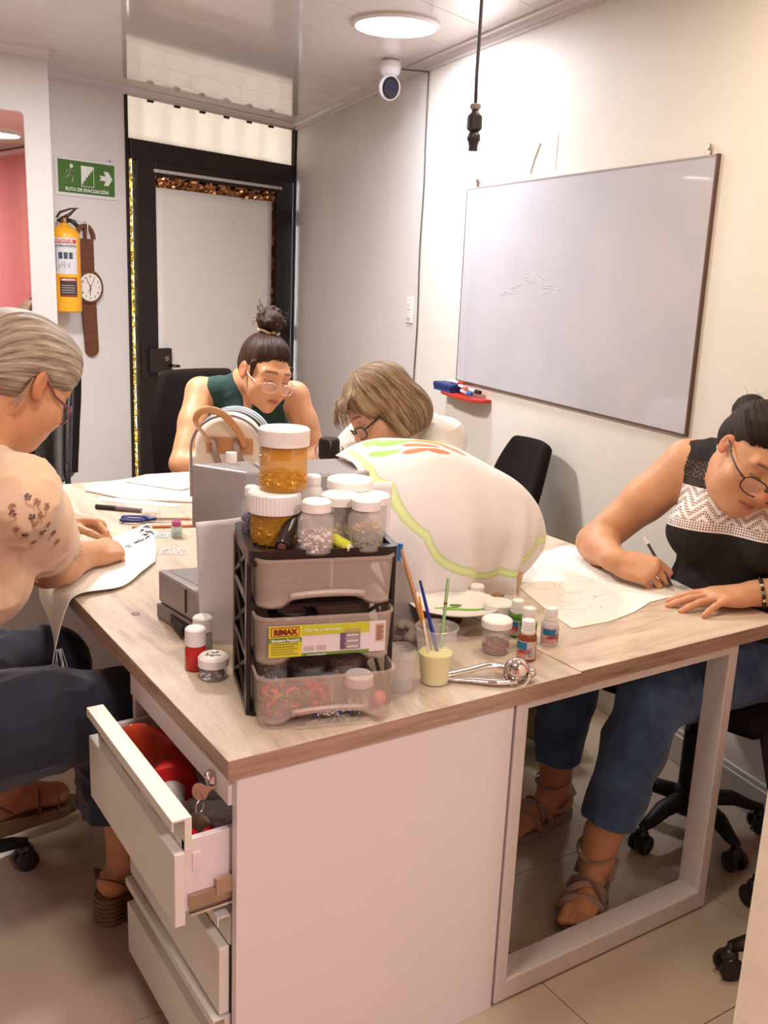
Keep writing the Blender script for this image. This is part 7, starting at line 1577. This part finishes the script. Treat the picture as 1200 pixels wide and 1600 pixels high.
def person_right():
    root=person_root('seated woman in a black sleeveless top with white lace band, drawing with a pencil',(2.13,1.50,0))
    h=Loc((1.985,1.420,1.066),[(-.885,.259,.386),(-.423,-.792,-.440),(.192,-.553,.811)],1.08)
    j=dict(shR=(2.035,1.655,1.005),shL=(2.165,1.335,1.0),neck=(2.085,1.49,1.065),chest=(2.075,1.485,.875),waist=(2.09,1.495,.69),pelvis=(2.095,1.50,.55))
    elR=(1.885,1.815,.765); wrR=(1.800,1.650,.768); elL=(2.10,1.19,.80); wrL=(1.945,1.345,.752)
    F=Field(); head(F,h,1.0,1.02,.003,.80); F.rc(h.w(0,-.03,-.06),j['neck'],.056,.062,.03); F.el(h.w(0,.015,-.095),(.045,.045,.03),h.R,.04)
    torso(F,j,1.18,0,1.1,1.05); arm(F,j['shR'],elR,wrR,1.25); arm(F,j['shL'],elL,wrL,1.22)
    nails=[]
    hand(F,wrR,(.30,-.88,-.06),(-.60,-.25,.75),1,1.07,((50,62,28),(58,66,34),(64,70,40),(68,72,40)),spread=(3,1,-2,-4),thumb=((.80,.55,-.40),(.86,.12,-.48),(.80,-.12,-.55)),nails=nails)
    hand(F,wrL,(-.88,.40,-.07),(-.08,.0,1),-1,1.12,((6,10,6),(5,8,6),(5,9,6),(6,10,6)),spread=(9,1,-9,-26),thumb=((.62,.75,-.18),(.80,.58,-.14),(.92,.35,-.1)),nails=nails)
    hipR=(2.11,1.60,.54);hipL=(2.11,1.40,.54);knR=(1.72,1.70,.51);knL=(1.69,1.40,.52);anR=(1.74,1.74,.105);anL=(1.600,1.435,.105)
    leg(F,hipR,knR,anR,1.1); leg(F,hipL,knL,anL,1.1)
    b1,X1,s1=foot(F,anL,(1.45,1.345,.035)); b2,X2,s2=foot(F,anR,(1.60,1.72,.035))
    for b_,X_,s_,sg in ((b1,X1,s1,-1),(b2,X2,s2,1)):   # toes
        for i,(dy,L_,r_) in enumerate(((-.026,.048,.0135),(-.008,.046,.0095),(.006,.041,.0090),(.019,.035,.0085),(.031,.027,.0080))):
            p=b_+X_*.012+s_*dy*-sg; q=b_+X_*(.022+L_)+s_*dy*-sg*1.05; q[2]=b_[2]-.005; F.rc(p,q,r_*1.05,r_,.004)
            nails.append((q+np.array((0,0,r_*.8))+X_*.002,(0,0,1)))
    person('D',root,F,skin_mat('skin_right_woman'),lambda V:face_cols(h,V,(.60,.30,.165),lip=(.42,.12,.09),brow=(.10,.05,.03),blush=.45,nails=nails,scalp=(.030,.015,.010),zl=.062),(1.38,1.05,-.01),(2.32,1.95,1.22),
        [((1.82,1.25,.93),(2.05,1.54,1.20),.0030),((1.66,1.30,.71),(1.92,1.66,.81),.0030),((1.42,1.30,0),(1.5,1.44,.06),.004)])
    hm=hair_mat('black_brown_hair',[(.3,(.010,.006,.004)),(.55,(.026,.013,.008)),(.8,(.075,.038,.022))],(15,1.4,1),rough=.5,bump=.6)
    H=Field(); H.el(h.w(0,-.021,.040),np.array((.0785,.098,.084))*h.s,h.R,.02); H.el(h.w(0,-.06,.0),np.array((.066,.055,.055))*h.s,h.R,.03); H.el(h.w(0,-.125,.045),np.array((.04,.035,.04))*h.s,h.R,.02)
    H.el(h.w(0,.120,-.044),np.array((.086,.078,.130))*h.s,h.R,.014,True)
    for x in (1,-1): H.el(h.w(x*.09,-.006,-.034),np.array((.026,.030,.046))*h.s,h.R,.006,True)
    H.el(h.w(0,-.06,-.11),np.array((.12,.08,.055))*h.s,h.R,.01,True)
    hair_obj('hair',H,h,h.o-.2,h.o+.2,.0034,hm,root,swept((0,.02,.0),(0,-.85,.25)),lambda X,a:.0016*vnoise(np.stack([a[:,0]*12,a[:,1]*1.5,a[:,2]],1),1,2))
    hairline(h,hm,root,170,.057,22,(0,-.13,.07))
    def g(r):
        x=r.uniform(.0,.07); y=r.uniform(-.08,.05); z=.125-x*.6; return ((x,y,z-.01),(x*1.2,y,z+.015),(x*1.3+r.uniform(0,.012),y+r.uniform(-.02,.02),z+r.uniform(.0,.022)))
    frizz('flyaway_hair',h,hm,root,60,g,12,.00030)
    G=Field(); R,R2=torso(G,j,1.18,.010,1.1,1.05); r,f,up=R; nk=np.array(j['neck']); ch=np.array(j['chest'])
    for sgn,sh in ((1,j['shR']),(-1,j['shL'])): G.el(np.array(sh)+r*sgn*.034-up*.030,(.055,.14,.115),R,.008,True)
    G.el(nk+up*.045+f*.01,(.066,.085,.060),R,.010,True); G.rc(nk+f*.09+up*.01,nk+f*.13-up*.060,.052,.030,.01,True)
    band=ch+up*-.008
    def at(V):
        X=(V-band)@R.T; return {'loc':X}
    garment('lace_top',G,lace_mat(),root,(1.85,1.2,.46),(2.33,1.85,1.13),.0042,.0035,12,attrs=at,seed=2)
    T=Field(); leg(T,hipR,knR,anR,1.1,.012,.80,.012); leg(T,hipL,knL,anL,1.1,.012,.80,.014); T.el(j['pelvis'],(.215,.145,.14),R2,.05)
    cutbox(T,lerp(knR,anR,.78),np.array(anR)-knR,.12,.06); cutbox(T,lerp(knL,anL,.78),np.array(anL)-knL,.12,.06)
    garment('jeans',T,cloth_mat('blue_denim',(.085,.150,.30),.35,600,.85,.45,14,col2=(.030,.055,.13)),root,(1.5,1.2,.10),(2.35,1.85,.72),.0055,.008,12,(1,1,.5),seed=5)
    # sandals
    sm=mat('greige_sandal_strap',(.36,.25,.21),rough=.6,bump=.3,bscale=120); so=mat('sandal_sole',(.30,.25,.20),rough=.7)
    for an,b_,X_,s_,lab in ((anL,b1,X1,s1,'greige strappy sandal in front, behind the white desk bar'),(anR,b2,X2,s2,'greige strappy sandal further back in the dark under the desk')):
        s=thing('strappy_sandal',lab,'sandal',(an[0],an[1],0),group='sandals of the woman on the right')
        o0=np.array((an[0],an[1],0.)); P=lambda u,v,z: tuple(X_*u+s_*v+np.array((0,0,z)))
        out=[(-.075,-.012),(-.06,-.028),(0,-.032),(.06,-.040),(.11,-.046),(.15,-.042),(.180,-.022),(.185,.0),(.176,.022),(.15,.040),(.11,.044),(.06,.036),(0,.032),(-.06,.028),(-.075,.012)]
        B=MB(); nn=len(out); B.add([P(u,v,z) for z in (0,.022) for u,v in out],[tuple(range(nn))[::-1],tuple(range(nn,2*nn))]+[(i,(i+1)%nn,nn+(i+1)%nn,nn+i) for i in range(nn)]); B.build('sole',so,s,bevel=.003,smooth='auto')
        for u0,w_,z0,hh,sl in ((.122,.052,.02,.046,.012),(.078,.048,.02,.066,-.02),(.088,.048,.02,.062,.028)):
            S=MB(); S.tube([P(u0+sl*math.cos(a),-w_*math.cos(a),z0+hh*math.sin(a)**.8) for a in np.linspace(.05,PI-.05,13)],.0085,8,flat=.18); S.build('strap',sm,s,smooth=True)
        S=MB(); S.tube([P(.004+.043*math.cos(a),.041*math.sin(a),.128-.012*math.cos(a)) for a in np.linspace(0,2*PI,21)],.009,8,flat=.25,cap=False); S.build('ankle_strap',sm,s,smooth=True)
        S=MB(); S.tube([P(.02,-.041,.06),P(-.04,-.040,.085),P(-.070,0,.09),P(-.04,.040,.085),P(.02,.041,.06)],.008,8,flat=.18); S.build('heel_strap',sm,s,smooth=True)
        S=MB(); S.box(P(.030,-.034,.120),(.018,.004,.016),rz=math.atan2(X_[1],X_[0])); S.build('buckle',mat('pale_metal',(.75,.6,.55),rough=.25,metal=1),s)
    glasses(h,root,mat('dark_plum_frame',(.045,.030,.045),rough=.25),lens,.029,.0195,.0017,.106,-.020,top=('dark plum glasses worn by the woman drawing on the right','glasses'),ty=-.01)
    # necklace & bracelet
    t=thing('bracelet','black and silver bead bracelet on the left wrist of the woman drawing','bracelet',tuple(wrL))
    d=nrm(np.array(wrL)-elL); e1=nrm(np.cross(d,[0,0,1])); e2=np.cross(e1,d); bm_=mat('black_bead',(.015,.012,.012),rough=.2); sb=mat('silver_bead',(.75,.72,.68),rough=.2,metal=1); gb=mat('olive_bead',(.25,.22,.12),rough=.3)
    c=np.array(wrL)-d*.018
    for i in range(22):
        a=2*PI*i/22; p=c+(e1*math.cos(a)*.0335+e2*math.sin(a)*.0335); B=MB(); B.ell(p,(.0052,.0052,.0052),8); o=B.build('bead',(sb if i%4==0 else gb if i%7==3 else bm_),t,smooth=True,world=True)
    n2=thing('necklace','thin gold necklace with small stones round the neck of the drawing woman','necklace',tuple(nk))
    S=MB(); 
    pts=[nk+R[0]*.085*math.sin(a)+R[1]*(.03+.095*math.cos(a))+R[2]*(.022-.062*max(0,math.cos(a))) for a in np.linspace(-2.2,2.2,31)]
    S.tube(pts,.0012,5)
    for p in pts[11:20:2]: S.ell(p,(.003,.003,.003),6)
    S.build('chain',mat('gold',(.85,.6,.3),rough=.2,metal=1),n2,world=True,smooth=True)
    return h
person_left(); person_bun(); person_bob(); person_right()
